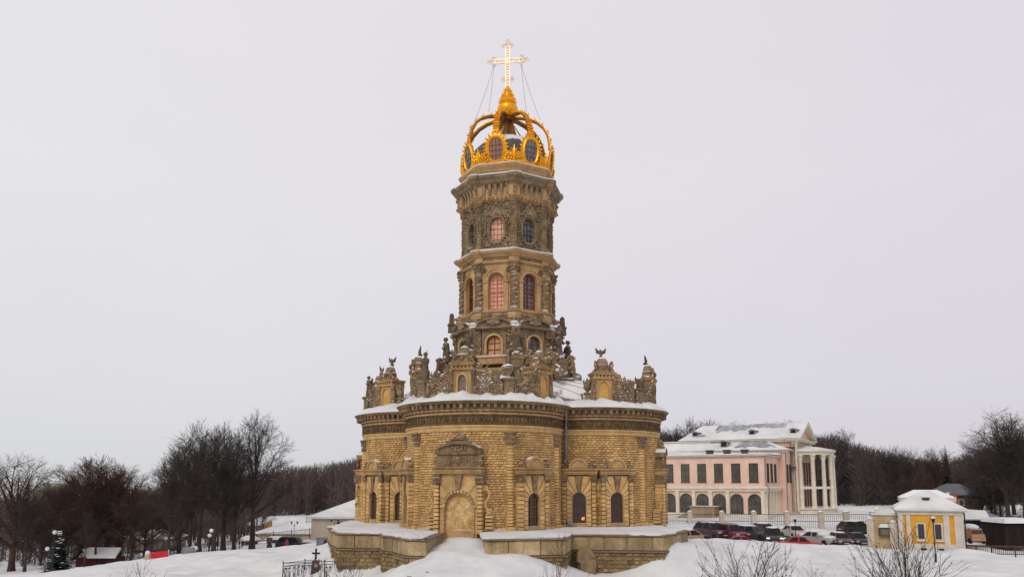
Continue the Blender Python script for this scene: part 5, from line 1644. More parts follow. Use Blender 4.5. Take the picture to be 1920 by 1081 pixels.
# ================================================================== THE PINK PALACE
mo = at(1436, 964, 44); MR = -R(32)
pal = thing('palace', 'long pink two storey palace with snowy roofs and a round white columned portico', 'palace', (mo.x, mo.y, mo.z), MR)
def glazed(mb, mf, x, y, z0, z1, w, arch=False, nx=1, nz=2, out=-1):
    """window on a y-facing wall: glass set into mb, bars into mf"""
    if arch:
        pane_poly(mb, 'arch', w/2, (z1-z0)-w/2, x, z1-w/2, y-.03)
        band(mf, x, z1-w/2, w/2-.05, w/2+.05, y-.09, y, n=14)
    else:
        mb.add([(x-w/2, y-.03, z0), (x+w/2, y-.03, z0), (x+w/2, y-.03, z1), (x-w/2, y-.03, z1)], [(0, 1, 2, 3)])
        mf.box(x-w/2-.02, x+w/2+.02, y-.08, y, z1-.05, z1+.03)
    for s in (-1, 1): mf.box(x+s*w/2-.05, x+s*w/2+.05, y-.085, y, z0, z1-(w/2 if arch else 0))
    for i in range(nx): mf.box(x-w/2+w*(i+1)/(nx+1)-.035, x-w/2+w*(i+1)/(nx+1)+.035, y-.075, y-.03, z0, z1-.02)
    for i in range(nz): mf.box(x-w/2, x+w/2, y-.07, y-.03, z0+(z1-z0)*(i+1)/(nz+1)-.03, z0+(z1-z0)*(i+1)/(nz+1)+.03)
    mf.box(x-w/2-.12, x+w/2+.12, y-.16, y, z0-.08, z0)
M_FRAMED = mat('dark_window_frame', (.085, .07, .055), rough=.7)
M_GLASSG = mat('greenish_palace_glass', (.105, .098, .085), (.045, .043, .038), scale=.55, rough=.12, spec=.5)
mb = MB()
mb.box(-22, 0, 0, 9.0, -1.2, 8.0); wa = mb.build('front_wing_wall', M_PINK, pal)
for i in range(8):
    x = -1.42-2.43*i
    a = MB(); b = MB(); glazed(a, b, x, 0, 4.39, 6.95, 1.15)
    w_ = b.build('window', M_FRAMED, pal); a.build('pane', M_GLASSG, w_)
    a = MB(); b = MB(); glazed(a, b, x, 0, .12, 2.72, 1.68, True, 1, 1)
    w_ = b.build('arched_window', M_FRAMED, pal); a.build('pane', M_GLASSG, w_)
rot90 = RZ(PI/2)
for y in (2.0, 4.2, 6.4):
    M = T(0, y, 0) @ rot90
    a = MB(); b = MB(); glazed(a, b, 0, 0, 4.39, 6.95, 1.0)
    w_ = b.build('window', M_FRAMED, pal, M); a.build('pane', M_GLASSG, w_)
mb = MB(); mb.box(-22, .35, -.30, 9.0, 3.12, 3.40); mb.box(-22, .5, -.45, 9.0, 3.40, 3.62, .5, .02)
mb.tbox(-22, .5, -.45, 9.05, 3.62, 3.75, .12)
mb.build('string_course', M_WHITE, pal)
mb = MB()
for i in range(10):
    x = -2.64-2.43*i if i else -.25
    mb.box(x-.24, x+.24, -.28, .0, .0, 3.12); mb.box(x-.30, x+.30, -.33, .0, 2.9, 3.1)
for y in (.25, 2.2, 4.0, 5.8, 7.6): mb.box(0, .26, y-.22, y+.22, 0, 3.12); mb.box(0, .31, y-.28, y+.28, 2.9, 3.1)
mb.box(-22, .3, -.32, .0, -1.2, 0.02); mb.box(.0, .3, .0, 9, -1.2, .02)
mb.build('white_pilaster_row', M_WHITE, pal)
mb = MB(); mb.box(-22.3, .45, -.45, 9.0, 8.0, 8.14); mb.build('eaves', M_WHITE, pal)
mb = MB(); mb.add([(-22.4, -.55, 8.16), (.55, -.55, 8.16), (.55, 9, 8.30), (-22.4, 9, 9.3), (-22.4, -.5, 8.28), (.5, -.5, 8.28), (.0, 9, 8.7), (-22.4, 9, 9.4)], [(4, 5, 6, 7), (0, 1, 5, 4), (1, 2, 6, 5)])
fr = mb.build('front_wing_roof', M_SNOW, pal)
for i in range(3):
    mb = MB(); x = -8.6+i*2.55; mb.box(x-.4, x+.4, 3.2, 4.2, 8.3, 8.95, .2); mb.box(x-.5, x+.5, 3.1, 4.4, 8.95, 9.05)
    mb.build('roof_vent', M_FRAMED, fr)
# middle wing with a hipped roof
mb = MB(); mb.box(-22, .9, 9.0, 14, -1.2, 9.0); mb.build('middle_wing_wall', M_PINK, pal)
for y in (10.2, 12.0):
    M = T(.9, y, 0) @ rot90
    a = MB(); b = MB(); glazed(a, b, 0, 0, 4.39, 6.95, 1.0)
    w_ = b.build('window', M_FRAMED, pal, M); a.build('pane', M_GLASSG, w_)
mb = MB(); mb.box(-22, 1.45, 8.45, 14, 9.0, 9.12)
for i in range(60): mb.box(1.1-.38*i-.11, 1.1-.38*i+.11, 8.62, 9.0, 8.72, 9.0, .8)
mb.build('dentilled_eaves', M_WHITE, pal)
mb = MB(); mb.add([(-22, 8.3, 9.13), (1.6, 8.3, 9.13), (1.6, 14.4, 9.13), (-22, 14.4, 9.13), (-22, 12.9, 10.9), (-2.5, 12.9, 10.7)], [(0, 1, 5, 4), (1, 2, 5), (2, 3, 4, 5), (0, 3, 2, 1)])
mr = mb.build('middle_wing_roof', M_SNOW, pal)
def bare_patch(parent, P, Q, Rr, S, seed):
    """ragged patch of uncovered seamed sheet metal lying just proud of a snowy roof plane (P-Q along the eaves, S-R above)"""
    rn = random.Random(seed); P, Q, Rr, S = [Vector(v) for v in (P, Q, Rr, S)]; mb = MB(); n = max(6, int((Q-P).length/.45))
    up = (Q-P).cross(S-P).normalized()
    if up.z < 0: up = -up
    for i in range(n):
        u0, u1 = i/n, (i+1)/n; lo = rn.uniform(0, .35); hi = rn.uniform(.8, 1)
        a, b = P.lerp(Q, u0), P.lerp(Q, u1); c, d = S.lerp(Rr, u0), S.lerp(Rr, u1)
        mb.add([tuple(v+up*.04) for v in (a.lerp(c, lo), b.lerp(d, lo), b.lerp(d, hi), a.lerp(c, hi))], [(0, 1, 2, 3)], rn.random())
        mb.tube([a.lerp(c, lo)+up*.05, a.lerp(c, hi)+up*.05], .04, 4, tone=1)
    mb.build('bare_roof_sheet', mat('seamed_tin_sheet', (.36, .37, .39), (.27, .28, .30), scale=.7, rough=.6, tone=.25), parent)
bare_patch(mr, (-6.6, 9.3, 9.55), (0, 9.0, 9.35), (-2.6, 12.6, 10.6), (-6.0, 12.6, 10.72), 1)
bare_patch(mr, (-11, 12.0, 10.55), (-8.8, 12.0, 10.5), (-8.8, 12.8, 10.85), (-11, 12.8, 10.87), 4)
def roof_dormer(x, y, z, w=1.1, h=.9, d=1.6):
    mb = MB(); mb.box(x-w/2, x+w/2, y, y+d, z, z+h, .3); mb.prism([(x-w/2-.2, z+h), (x+w/2+.2, z+h), (x, z+h+.28)], y-.15, y+d)
    o = mb.build('roof_dormer', M_TIN, pal)
    mb = MB(); mb.box(x-w/2+.15, x+w/2-.15, y-.02, y+.1, z+.12, z+h-.08); mb.build('opening', M_DARK, o)
roof_dormer(-8.3, 10.0, 9.7)
# main block with pedimented end
mb = MB(); mb.box(-20, 1.65, 13.01, 25.0, -1.3, 10.7)
mb.build('main_block_wall', M_PINK, pal)
mb = MB(); mb.box(-20, 2.3, 12.4, 25.6, 10.5, 10.75); mb.box(-20, 2.5, 12.2, 25.8, 10.75, 10.9)
mb.box(1.25, 1.85, 12.85, 13.3, 0, 10.5); mb.box(1.15, 1.95, 12.75, 13.4, 10.1, 10.5); mb.box(1.3, 1.85, 24.5, 25.2, 0, 10.5)
for y in (14.3, 15.6, 16.9, 18.2, 19.5, 20.8, 22.1, 23.4): mb.box(1.66, 1.8, y-.17, y+.17, 8.9, 10.4)
mb.build('white_cornice', M_WHITE, pal)
for y in (14.9, 16.2, 17.5, 18.8, 20.1, 21.4, 22.7):
    mb = MB(); mb.box(1.65, 1.69, y-.32, y+.32, 9.0, 10.1); mb.build('attic_window', M_GLASSG, pal)
# pediment end
mb = MB(); mb.M = T(1.66, 0, 0) @ rot90
mb.prism([(13.0, 10.9), (25.0, 10.9), (19.0, 13.35)], -.02, .5); mb.build('pediment', M_PINK, pal)
mb = MB(); mb.M = T(1.66, 0, 0) @ rot90
mb.prism([(12.2, 10.9), (12.9, 10.9), (19.0, 13.2), (25.1, 10.9), (25.8, 10.9), (19.0, 13.65)], -.9, .3); mb.build('raking_cornice', M_WHITE, pal)
mb = MB(); mb.add([(-16.5, 12.1, 10.95), (2.6, 12.1, 10.95), (2.6, 19, 13.8), (-14.5, 19, 13.8), (-16.5, 25.9, 10.95), (2.6, 25.9, 10.95)], [(0, 1, 2, 3), (3, 2, 5, 4), (0, 3, 4)])
for v_ in range(len(mb.v)): pass
gr_ = mb.build('main_block_roof', M_SNOW, pal)
rp = lambda x, u: (x, 12.1+6.9*u, 10.95+2.85*u)
bare_patch(gr_, rp(-11.5, .45), rp(-6, .55), rp(-6, .99), rp(-11.5, .99), 2)
bare_patch(gr_, rp(-5.8, .75), rp(-.5, .6), rp(-.5, .99), rp(-5.8, .99), 3)
bare_patch(gr_, rp(-14.5, .2), rp(-12.5, .2), rp(-12.5, .4), rp(-14.2, .4), 5)
for x in (-14.2, -5.0, 1.2): roof_dormer(x, 14.2, 11.6, 1.0, .8, 1.8)
# rotunda portico
RX, RY, RR = 1.65, 19.0, 5.4
mb = MB(); mb.lathe([(RR+.2, -1.3), (RR+.2, .3), (RR+.5, .34), (RR+.5, .45), (0, .5)], 28, (RX, RY, 0), a0=-PI/2, a1=PI/2, sx=.8)
mb.build('portico_platform', M_WHITE, pal, smooth=40)
mb = MB(); mb.lathe([(RR-.7, 3.35), (RR-.1, 3.35), (RR-.1, 3.7), (RR-.7, 3.7)], 28, (RX, RY, 0), a0=-PI/2, a1=PI/2, sx=.8)
mb.build('portico_balcony', M_WHITE, pal, smooth=40)
mb = MB()
mb.lathe([(RR-.7, 3.7), (RR-.35, 3.72)], 28, (RX, RY, 0), a0=-PI/2, a1=PI/2, sx=.8)
for i in range(40):
    a = -PI/2+PI*i/39; q = (RX+.8*(RR-.3)*math.cos(a), RY+(RR-.3)*math.sin(a))
    mb.tube([(q[0], q[1], 3.7), (q[0], q[1], 4.6)], .03, 4)
mb.lathe([(RR-.34, 4.6), (RR-.26, 4.6), (RR-.26, 4.68), (RR-.34, 4.68)], 28, (RX, RY, 0), a0=-PI/2, a1=PI/2, sx=.8)
mb.build('balcony_railing', M_IRON, pal)
CM = MB(); CM.lathe([(.42, .45), (.42, .62), (.33, .7), (.33, .8), (.33, 3), (.28, 7.7), (.35, 7.8), (.30, 7.95), (.46, 8.3), (.5, 8.35), (.5, 8.5)], 14)
CMe = CM.mesh('column', M_WHITE, 40)
for i in range(8):
    a = -PI/2+.10+(PI-.2)*i/7
    obj('column', CMe, pal, T(RX+.8*(RR-.25)*math.cos(a), RY+(RR-.25)*math.sin(a), 0))
mb = MB(); mb.lathe([(RR-.7, 8.5), (RR+.1, 8.5), (RR+.1, 8.9), (RR+.4, 8.95), (RR+.4, 9.1), (RR-.7, 9.1)], 28, (RX, RY, 0), a0=-PI/2, a1=PI/2, sx=.8)
mb.build('portico_entablature', M_WHITE, pal, smooth=30)
mb = MB(); mb.lathe([(RR+.42, 9.11), (RR+.38, 9.28), (3, 9.75), (0, 10.05)], 28, (RX, RY, 0), a0=-PI/2, a1=PI/2, sx=.8)
mb.build('portico_roof', M_SNOW, pal, smooth=60)
for y in (15.2, 17.1, 19.0, 20.9, 22.8):
    for z0, z1 in ((.6, 3.2), (3.9, 7.4)):
        mb = MB(); mb.box(1.65, 1.7, y-.55, y+.55, z0, z1); mb.build('portico_doorway', mat('brown_dark_doorway', (.09, .05, .04)), pal)
mb = MB()
for (x, y, z0, z1, jog) in ((.15, -.2, 0, 8.0, 1), (.98, 8.8, 0, 9.0, 0)):
    pts = [(x+.1, y-.1, z1), (x+.1, y-.1, 4.2), (x+.55*jog+.1, y-.35*jog-.1, 3.4), (x+.3*jog+.1, y-.3*jog-.1, 2.6), (x+.3*jog+.1, y-.3*jog-.1, 0)]
    mb.tube(pts, .075, 6)
mb.build('downpipe', mat('grey_zinc_pipe', (.22, .20, .19), rough=.5), pal, smooth=40)
# iron fire stair on the main block
mb = MB()
for z in [i*.32 for i in range(32)]: mb.box(.95, 1.55, 12.72, 12.76, z, z+.04)
for x in (.95, 1.55): mb.tube([(x, 12.74, 0), (x, 12.74, 10.3)], .04, 5)
for z in (6.6, 9.6): mb.box(.0, 1.7, 12.0, 12.9, z, z+.06); mb.box(.0, 1.7, 12.0, 12.04, z+.8, z+.85)
mb.build('fire_ladder', mat('rusty_ladder', (.17, .09, .06)), pal)
# entrance ramp with parapet below the arches
mb = MB(); mb.box(-9.6, -6.2, -2.9, -.4, -1.2, .95, .5); mb.box(-9.8, -6.0, -3.0, -.4, .95, 1.08)
mb.add([(-12.6, -2.6, -1.0), (-9.6, -2.6, -1.0), (-9.6, -2.6, .5), (-12.6, -1.4, -1.0), (-9.6, -1.4, -1.0), (-9.6, -1.4, .5)], [(0, 1, 2), (5, 4, 3), (0, 2, 5, 3)])
mb.build('entrance_steps', mat('mossy_plaster', (.36, .27, .18), (.24, .19, .12), scale=1, streak=.4, snow=.7), pal)

# ================================================================== FENCE WITH WHITE POSTS
fence_pts = [(1215, 41.5), (1294, 40.5), (1354, 39.5), (1414, 38.5), (1476, 37.5), (1540, 36.5), (1587, 35.5), (1638, 34.5)]
M_POST = mat('cream_post_plaster', (.54, .47, .39), (.44, .38, .31), scale=1.5, streak=.3, dark=(.25, .17, .1), snow=.7)
p0 = at(1354, 985, 39.5)
fn = thing('iron_fence', 'low iron rail fence between cream plastered posts with snow caps before the palace', 'fence', (p0.x, p0.y, p0.z))
prev = None
for x, Y in fence_pts:
    a = at(x, 986, Y); z0 = gz(a.x, Y)-.3; z1 = at(x, 959, Y).z
    q = Vector((a.x, Y, 0))-Vector(fn.location); q.z = 0
    mb = MB(); B = z0-p0.z; Tt = z1-p0.z
    mb.M = T(q.x, q.y, 0)
    mb.box(-.28, .28, -.28, .28, B, Tt-.12); mb.tbox(-.28, .28, -.28, .28, Tt-.12, Tt, -.10)
    po = mb.build('fence_post', M_POST, fn)
    mb = MB(); mb.M = T(q.x, q.y, 0); mb.ball((0, 0, Tt+.02), .30, 10, sz=.7); mb.build('snow_cap', M_SNOW, po, smooth=80)
    if prev is not None:
        mb = MB(); L = (q-prev[0]).length; n = int(L/.22)
        for i in range(1, n):
            u = i/n; p = prev[0].lerp(q, u); b_ = prev[1]+(B-prev[1])*u; t_ = prev[2]+(Tt-prev[2])*u
            mb.tube([(p.x, p.y, b_+.2), (p.x, p.y, t_-.25)], .018, 4)
        for h in (-.30, -1.15):
            mb.tube([(prev[0].x, prev[0].y, prev[2]+h), (q.x, q.y, Tt+h)], .032, 5)
        mb.build('iron_bars', M_IRON, fn)
    prev = (q, B, Tt)

# ================================================================== YELLOW GATEHOUSE
GY = 17.0; GA = -R(25); GD = GY-CAM[1]
hb = at(1684, 1036, GY); hl = at(1684, 957, GY)
HWd = 119/1400*GD*.86; HH = hl.z-hb.z
gh = thing('gatehouse', 'small yellow and white gatehouse with a snowy hipped roof', 'house', (hl.x, GY, hb.z), GA)
GS_ = HWd/5.2
M_YEL = mat('yellow_ochre_render', (.68, .35, .05), (.54, .27, .035), scale=.9, rough=.9, streak=.12, dark=(.4, .2, .03))
M_WW = mat('off_white_trim', (.60, .55, .50), (.50, .45, .40), scale=1.4, streak=.25, dark=(.3, .25, .2), snow=.6)
def F(u): return HWd*u            # along the front
zb1 = HH*.235
mb = MB(); mb.box(0, HWd, 0, 6.5, zb1, HH); mb.build('yellow_wall', M_YEL, gh)
mb = MB(); mb.box(-.08, HWd+.08, -.08, 6.6, -.8, zb1)
for x0, x1 in ((-.01, .07), (.12, .185), (.70, .79), (.87, 1.005)): mb.box(F(x0), F(x1), -.07, .05, zb1, HH)
mb.box(HWd-.2, HWd+.06, -.05, 6.55, zb1, HH); mb.box(-.06, .2, -.05, 6.55, zb1, HH)
mb.box(-.12, HWd+.12, -.14, 6.6, HH-.34, HH); mb.box(-.35, HWd+.35, -.36, 6.9, HH, HH+.08)
mb.build('white_trim', M_WW, gh)
for u in (.345, .61):
    x = F(u); a = MB(); b = MB(); w0, z0, z1 = .42, HH*.34, HH*.70
    b.box(x-w0, x+w0, -.10, .02, z0-.08, z1+.14); w_ = b.build('window', mat('window_surround', (.62, .56, .46)), gh)
    a.box(x-.27, x+.27, -.115, -.09, z0+.06, z1); a.build('pane', M_GLASS, w_)
    a = MB(); a.box(x-.02, x+.02, -.13, -.116, z0+.06, z1); a.box(x-.27, x+.27, -.128, -.117, z1-.5, z1-.46); a.build('glazing_bar', M_FRAMED, w_)
    a = MB(); a.box(x-.5, x+.5, -.2, .0, z0-.18, z0-.08); a.build('sill', M_WW, w_)
for u in (.37, .64):
    a = MB(); a.box(F(u)-.24, F(u)+.24, -.10, .0, .30, .58); a.build('cellar_opening', M_DARK, gh)
pk = HH+1.95
def hip(mb, x0, x1, y0, y1, z0, zr, inset, th=.22):
    cy = (y0+y1)/2
    mb.add([(x0, y0, z0), (x1, y0, z0), (x1, y1, z0), (x0, y1, z0), (x0, y0, z0+th), (x1, y0, z0+th), (x1, y1, z0+th), (x0, y1, z0+th), (x0+inset, cy, zr), (x1-inset, cy, zr)],
           [(0, 1, 5, 4), (1, 2, 6, 5), (2, 3, 7, 6), (3, 0, 4, 7), (4, 5, 9, 8), (5, 6, 9), (6, 7, 8, 9), (7, 4, 8), (3, 2, 1, 0)])
mb = MB(); hip(mb, -.40, HWd+.40, -.42, 6.9, HH+.085, pk, 2.75)
rf = mb.build('snowy_roof', M_SNOW, gh)
mb = MB(); x = HWd*.47; mb.box(x-.24, x+.24, 1.2, 2.3, HH+.85, HH+1.22); mb.box(x-.34, x+.34, 1.1, 2.3, HH+1.22, HH+1.34)
v_ = mb.build('roof_vent', M_FRAMED, rf)
mb = MB(); hip(mb, .5, HWd+.3, 7.4, 13, HH+.75, HH+2.0, 1.5, .45); mb.box(.8, HWd, 7.6, 12.8, 0, HH+.75, .5); mb.build('rear_wing', M_WW, gh)
mb = MB(); mb.tube([(HWd+.12, -.2, HH-.05), (HWd+.15, -.15, HH-.4), (HWd+.12, -.12, 0)], .06, 6); mb.build('downpipe', M_IRON, gh)
# wall and pier beside the gatehouse
H2 = at(1660, 967, GY).z-hb.z; W2 = 49/1400*GD*.9
ug = Vector((math.cos(GA), math.sin(GA), 0)); vg = Vector((-math.sin(GA), math.cos(GA), 0))
o_ = Vector((hl.x, GY, hb.z))-ug*W2+vg*1.0
wl_ = thing('gate_wall', 'short ochre gate wall with snowy coping joining the yellow gatehouse', 'wall', tuple(o_), GA)
M_OWALL = mat('ochre_wall_plaster', (.50, .39, .23), (.38, .29, .16), scale=1.2, streak=.4, dark=(.2, .13, .07))
mb = MB(); mb.box(0, W2+.2, 0, .6, -.6, H2); mb.build('wall_panel', M_OWALL, wl_)
mb = MB(); mb.box(-.1, W2+.2, -.15, .75, H2, H2+.24, .5, .05); mb.build('snow_coping', M_SNOW, wl_)
mb = MB(); mb.box(-.55, .12, -.25, .5, -.6, H2-.5); mb.tbox(-.55, .12, -.25, .5, H2-.5, H2-.4, -.08); mb.build('pier', M_POST, wl_)
mb = MB(); mb.ball((-.2, .1, H2-.3), .36, 8, sz=.6); mb.ball((W2-.5, -.2, H2-.6), .34, 8, sz=.6); mb.build('snow_cap', M_SNOW, wl_, smooth=80)
mb = MB(); mb.box(W2-.85, W2-.15, -.6, .0, -.6, H2-.75); mb.build('low_pier', M_POST, wl_)
mb = MB(); mb.lathe([(.2, H2+.22), (.16, H2+.45), (.24, H2+.55), (.2, H2+.75), (0, H2+.9)], 10, (.5, .3, 0)); mb.build('finial', M_WHITE, wl_, smooth=40)
q_ = o_+ug*(W2*.50)-vg*.45
nb = thing('noticeboard', 'dark boarded hatch under a little snowy canopy on the ochre gate wall', 'hatch', (q_.x, q_.y, hb.z+HH*.36), GA)
mb = MB(); mb.box(-.68, .68, 0, .35, .1, .95); mb.build('board', mat('dark_board', (.10, .085, .065), streak=.3), nb)
mb = MB(); mb.tbox(-.68, .68, -.2, .4, .96, 1.3, .2); mb.build('snow_canopy', M_SNOW, nb)
mb = MB(); mb.box(-.5, .5, -.03, .0, .2, .85); mb.box(-.02, .02, -.05, .0, .2, .85, .1); mb.build('panel', mat('greyish_panel', (.17, .15, .11)), nb)

# ---------- things right of the gatehouse
a = at(1806, 1012, 29); b = at(1880, 962, 29)
sh = thing('shed', 'long dark shed with snow sliding off its bluish roof right of the gatehouse', 'shed', (a.x, 29, a.z-.6))
W_ = b.x-a.x; H_ = at(1806, 975, 29).z-a.z+.6
mb = MB(); mb.box(0, W_, 0, 4, 0, H_); mb.build('wall', mat('near_black_shed_wall', (.016, .016, .024)), sh)
mb = MB(); mb.add([(-.3, -.4, H_), (W_+.3, -.4, H_), (W_+.3, 4.2, H_+.85), (-.3, 4.2, H_+.85), (-.3, -.4, H_+.14), (W_+.3, -.4, H_+.14), (W_+.3, 4.2, H_+1), (-.3, 4.2, H_+1)], [(4, 5, 6, 7), (0, 1, 5, 4), (1, 2, 6, 5), (3, 0, 4, 7), (3, 2, 1, 0)])
mb.build('roof', mat('blue_grey_sheet', (.13, .17, .23), rough=.5), sh)
mb = MB(); mb.tbox(-.35, W_*.66, -.3, 4.2, H_+.13, H_+1.15, .3)
mb.build('snow_cover', M_SNOW, sh)
a = at(1886, 1018, 22); b = at(1945, 980, 22)
sh2 = thing('shed', 'dark red brown shed with a flat snowy roof at the right edge of the photo', 'shed', (a.x, 22, a.z-.6))
W_ = b.x-a.x; H_ = b.z-a.z+.6
mb = MB(); mb.box(0, W_, 0, 3.5, 0, H_); mb.build('wall', mat('dark_red_boards', (.016, .008, .008), streak=.4), sh2)
mb = MB(); mb.tbox(-.2, W_+.2, -.3, 3.8, H_, H_+.45, .18); mb.build('snow_roof', M_SNOW, sh2)
a = at(1808, 1012, 23)
vn = thing('snowed_in_van', 'small parked van under a thick snow load beside the dark shed', 'van', (at(1823, 1012, 23).x, 23, a.z-.3))
mb = MB(); mb.tbox(-.75, .75, -1.2, 1.6, .3, 1.0, .05); mb.tbox(-.7, .7, -.9, 1.5, 1.0, 1.6, .1); mb.build('body', mat('dull_orange_paint', (.42, .22, .13), rough=.5), vn)
mb = MB(); mb.ball((0, .3, 1.68), 1.0, 12, sz=.38, sx=.8, sy=1.2); mb.build('snow_load', M_SNOW, vn, smooth=80)
for sx in (-.7, .7):
    for yy in (-.8, 1.1):
        mb = MB(); mb.tube([(sx-.1, yy, .3), (sx+.1, yy, .3)], .3, 12); mb.build('wheel', M_IRON, vn)
mb = MB(); mb.box(-.55, .55, -.96, -.85, 1.08, 1.45); mb.build('rear_window', M_GLASS, vn)
# brown rail fence in front
rfn = thing('rail_fence', 'brown metal rail fence running right from the gatehouse corner', 'fence', tuple(at(1803, 1039, 16)))
o0 = Vector(rfn.location); pts = [at(1803, 1039, 16)-o0, at(1860, 1041, 15)-o0, at(1950, 1043, 13)-o0]
mb = MB(); mc = MB()
for i in range(2):
    p, q = pts[i], pts[i+1]; L = (q-p).length
    for h, r_ in ((.95, .05), (.85, .05), (.2, .04)): mb.tube([p+Vector((0, 0, h)), q+Vector((0, 0, h))], r_, 5)
    for j in range(int(L/.16)): r0 = p.lerp(q, j*.16/L); mc.tube([r0+Vector((0, 0, .1)), r0+Vector((0, 0, .9))], .022, 4)
    for j in range(3): r0 = p.lerp(q, j/2); mb.tube([r0+Vector((0, 0, -.6)), r0+Vector((0, 0, 1.0))], .07, 6)
M_BRF = mat('brown_fence_paint', (.10, .058, .042))
mb.build('rails', M_BRF, rfn); mc.build('bars', M_BRF, rfn)
# house behind
def simple_house(x0, x1, yeave, ybase, yridge, Y, dep, wallm, roofm, label, nwin=3, name='house', cat='house', gable=False):
    a = at(x0, ybase, Y); b = at(x1, yeave, Y); r_ = at((x0+x1)/2, yridge, Y+dep/2)
    W_, H_ = b.x-a.x, b.z-a.z; h = thing(name, label, cat, (a.x, Y, a.z))
    mb = MB(); mb.box(0, W_, 0, dep, -1, H_); mb.build('wall', wallm, h)
    mb = MB(); hip(mb, -.4, W_+.4, -.4, dep+.4, H_, r_.z-a.z, min(dep, W_)*.35, .15); mb.build('roof', roofm, h)
    for i in range(nwin):
        x = W_*(i+.5)/nwin; f = MB(); f.box(x-.5, x+.5, -.06, .0, H_*.35, H_*.75); w_ = f.build('window', M_WW, h)
        f = MB(); f.box(x-.4, x+.4, -.08, -.055, H_*.38, H_*.72); f.build('pane', M_GLASS, w_)
    return h
M_BRWALL = mat('brown_log_wall', (.10, .06, .04), streak=.3)
simple_house(1790, 1842, 928, 958, 906, 75, 9, M_BRWALL, mat('slate_grey_roof', (.13, .14, .155)), 'brown house with a grey roof behind the gatehouse trees', 2)
# snow mounds of goods on the yard, rubble red white
tb = thing('stacked_signs', 'jumble of small red and white boards behind the gatehouse roof', 'boards', tuple(at(1772, 936, 34)))
rn = random.Random(3)
for i in range(7):
    mb = MB(); x = -1.5+.5*i; z = rn.uniform(0, .6); mb.M = T(x, rn.uniform(0, .4), z) @ RZ(rn.uniform(-.4, .4))
    mb.box(-.22, .22, 0, .04, -1.5, .4); mb.build('board', mat('red_board', (.45, .06, .05)) if i % 3 == 0 else M_WHITE, tb)

# ================================================================== LEFT SIDE BUILDINGS
a = at(583, 1003, 60)
ws = thing('barn', 'cream plastered low barn with a big snowy roof left of the church', 'barn', (a.x, 60, a.z-1))
H_ = at(583, 971, 60).z-a.z+1
mb = MB(); mb.box(0, 15, 0, 12, -.5, H_); mb.build('wall', mat('cream_render', (.52, .45, .36), (.44, .37, .29), scale=.5, streak=.2, dark=(.25, .2, .15)), ws)
pk = at(690, 925, 66).z-(a.z-1)
mb = MB(); mb.add([(-.5, -.6, H_), (15.5, -.6, H_), (15.5, 12.6, H_), (-.5, 12.6, H_), (-.5, -.6, H_+.3), (15.5, -.6, H_+.3), (15.5, 12.6, H_+.3), (-.5, 12.6, H_+.3), (8.0, 6, pk), (9, 6, pk)],
                  [(0, 1, 5, 4), (3, 0, 4, 7), (1, 2, 6, 5), (4, 5, 9, 8), (7, 4, 8), (5, 6, 9), (6, 7, 8, 9), (3, 2, 1, 0)])
mb.build('snowy_roof', M_SNOW, ws)
wx = at(637, 985, 60).x-a.x
mb = MB(); mb.box(wx-.45, wx+.45, -.05, .05, H_-1.6, H_-.5); w_ = mb.build('window', M_GLASS, ws)
mb = MB(); mb.box(wx-.5, wx+.5, -.08, .0, H_-1.66, H_-1.6); mb.box(wx-.03, wx+.03, -.07, -.05, H_-1.6, H_-.5); mb.build('window_frame', M_FRAMED, w_)
# low yellow shed and the long snowy roof
a = at(468, 1004, 84); c_ = at(487, 976, 84)
ys = thing('shed', 'low cream and yellow shed with a snowy lean-to roof behind the left trees', 'shed', (a.x, 84, a.z-1))
H_ = at(470, 984, 84).z-a.z+1; W_ = at(488, 984, 84).x-a.x
mb = MB(); mb.box(0, W_, 0, 7, 0, H_); mb.build('wall', mat('cream_render_2', (.52, .42, .28), streak=.3), ys)
mb = MB(); mb.add([(W_+.02, 0, 0), (W_+.02, 7, 0), (W_+.02, 7, H_+.6), (W_+.02, 0, H_)], [(0, 1, 2, 3)]); mb.build('side_wall', M_YEL, ys)
mb = MB(); mb.add([(-.4, -.5, H_), (W_+.3, -.5, H_), (W_+.6, 7.5, H_+.9), (-.4, 7.5, H_+.9), (-.4, -.5, H_+.35), (W_+.3, -.5, H_+.35), (W_+.6, 7.5, H_+1.3), (-.4, 7.5, H_+1.3)], [(4, 5, 6, 7), (0, 1, 5, 4), (1, 2, 6, 5), (3, 0, 4, 7), (3, 2, 1, 0)])
mb.build('snowy_roof', M_SNOW, ys)
a = at(488, 1005, 80)
lr = thing('low_building', 'long low building with a sloping snow covered roof between the shed and the barn', 'building', (a.x, 80, a.z-1))
W_ = at(600, 1000, 80).x-a.x; H_ = at(520, 1000, 80).z-a.z+1; hz = at(520, 978, 92).z-(a.z-1)
mb = MB(); mb.box(0, W_, 0, 12, 0, H_); mb.build('wall', mat('cream_render_2', (.5, .4, .3)), lr)
mb = MB(); mb.add([(-1.0, -.5, H_), (W_, -.5, H_), (W_, 12, hz), (1.5, 12, hz), (-1, -.5, H_+.3), (W_, -.5, H_+.3), (W_, 12, hz+.3), (1.5, 12, hz+.3)], [(4, 5, 6, 7), (0, 1, 5, 4), (3, 0, 4, 7), (1, 2, 6, 5)])
mb.build('snowy_roof', M_SNOW, lr)
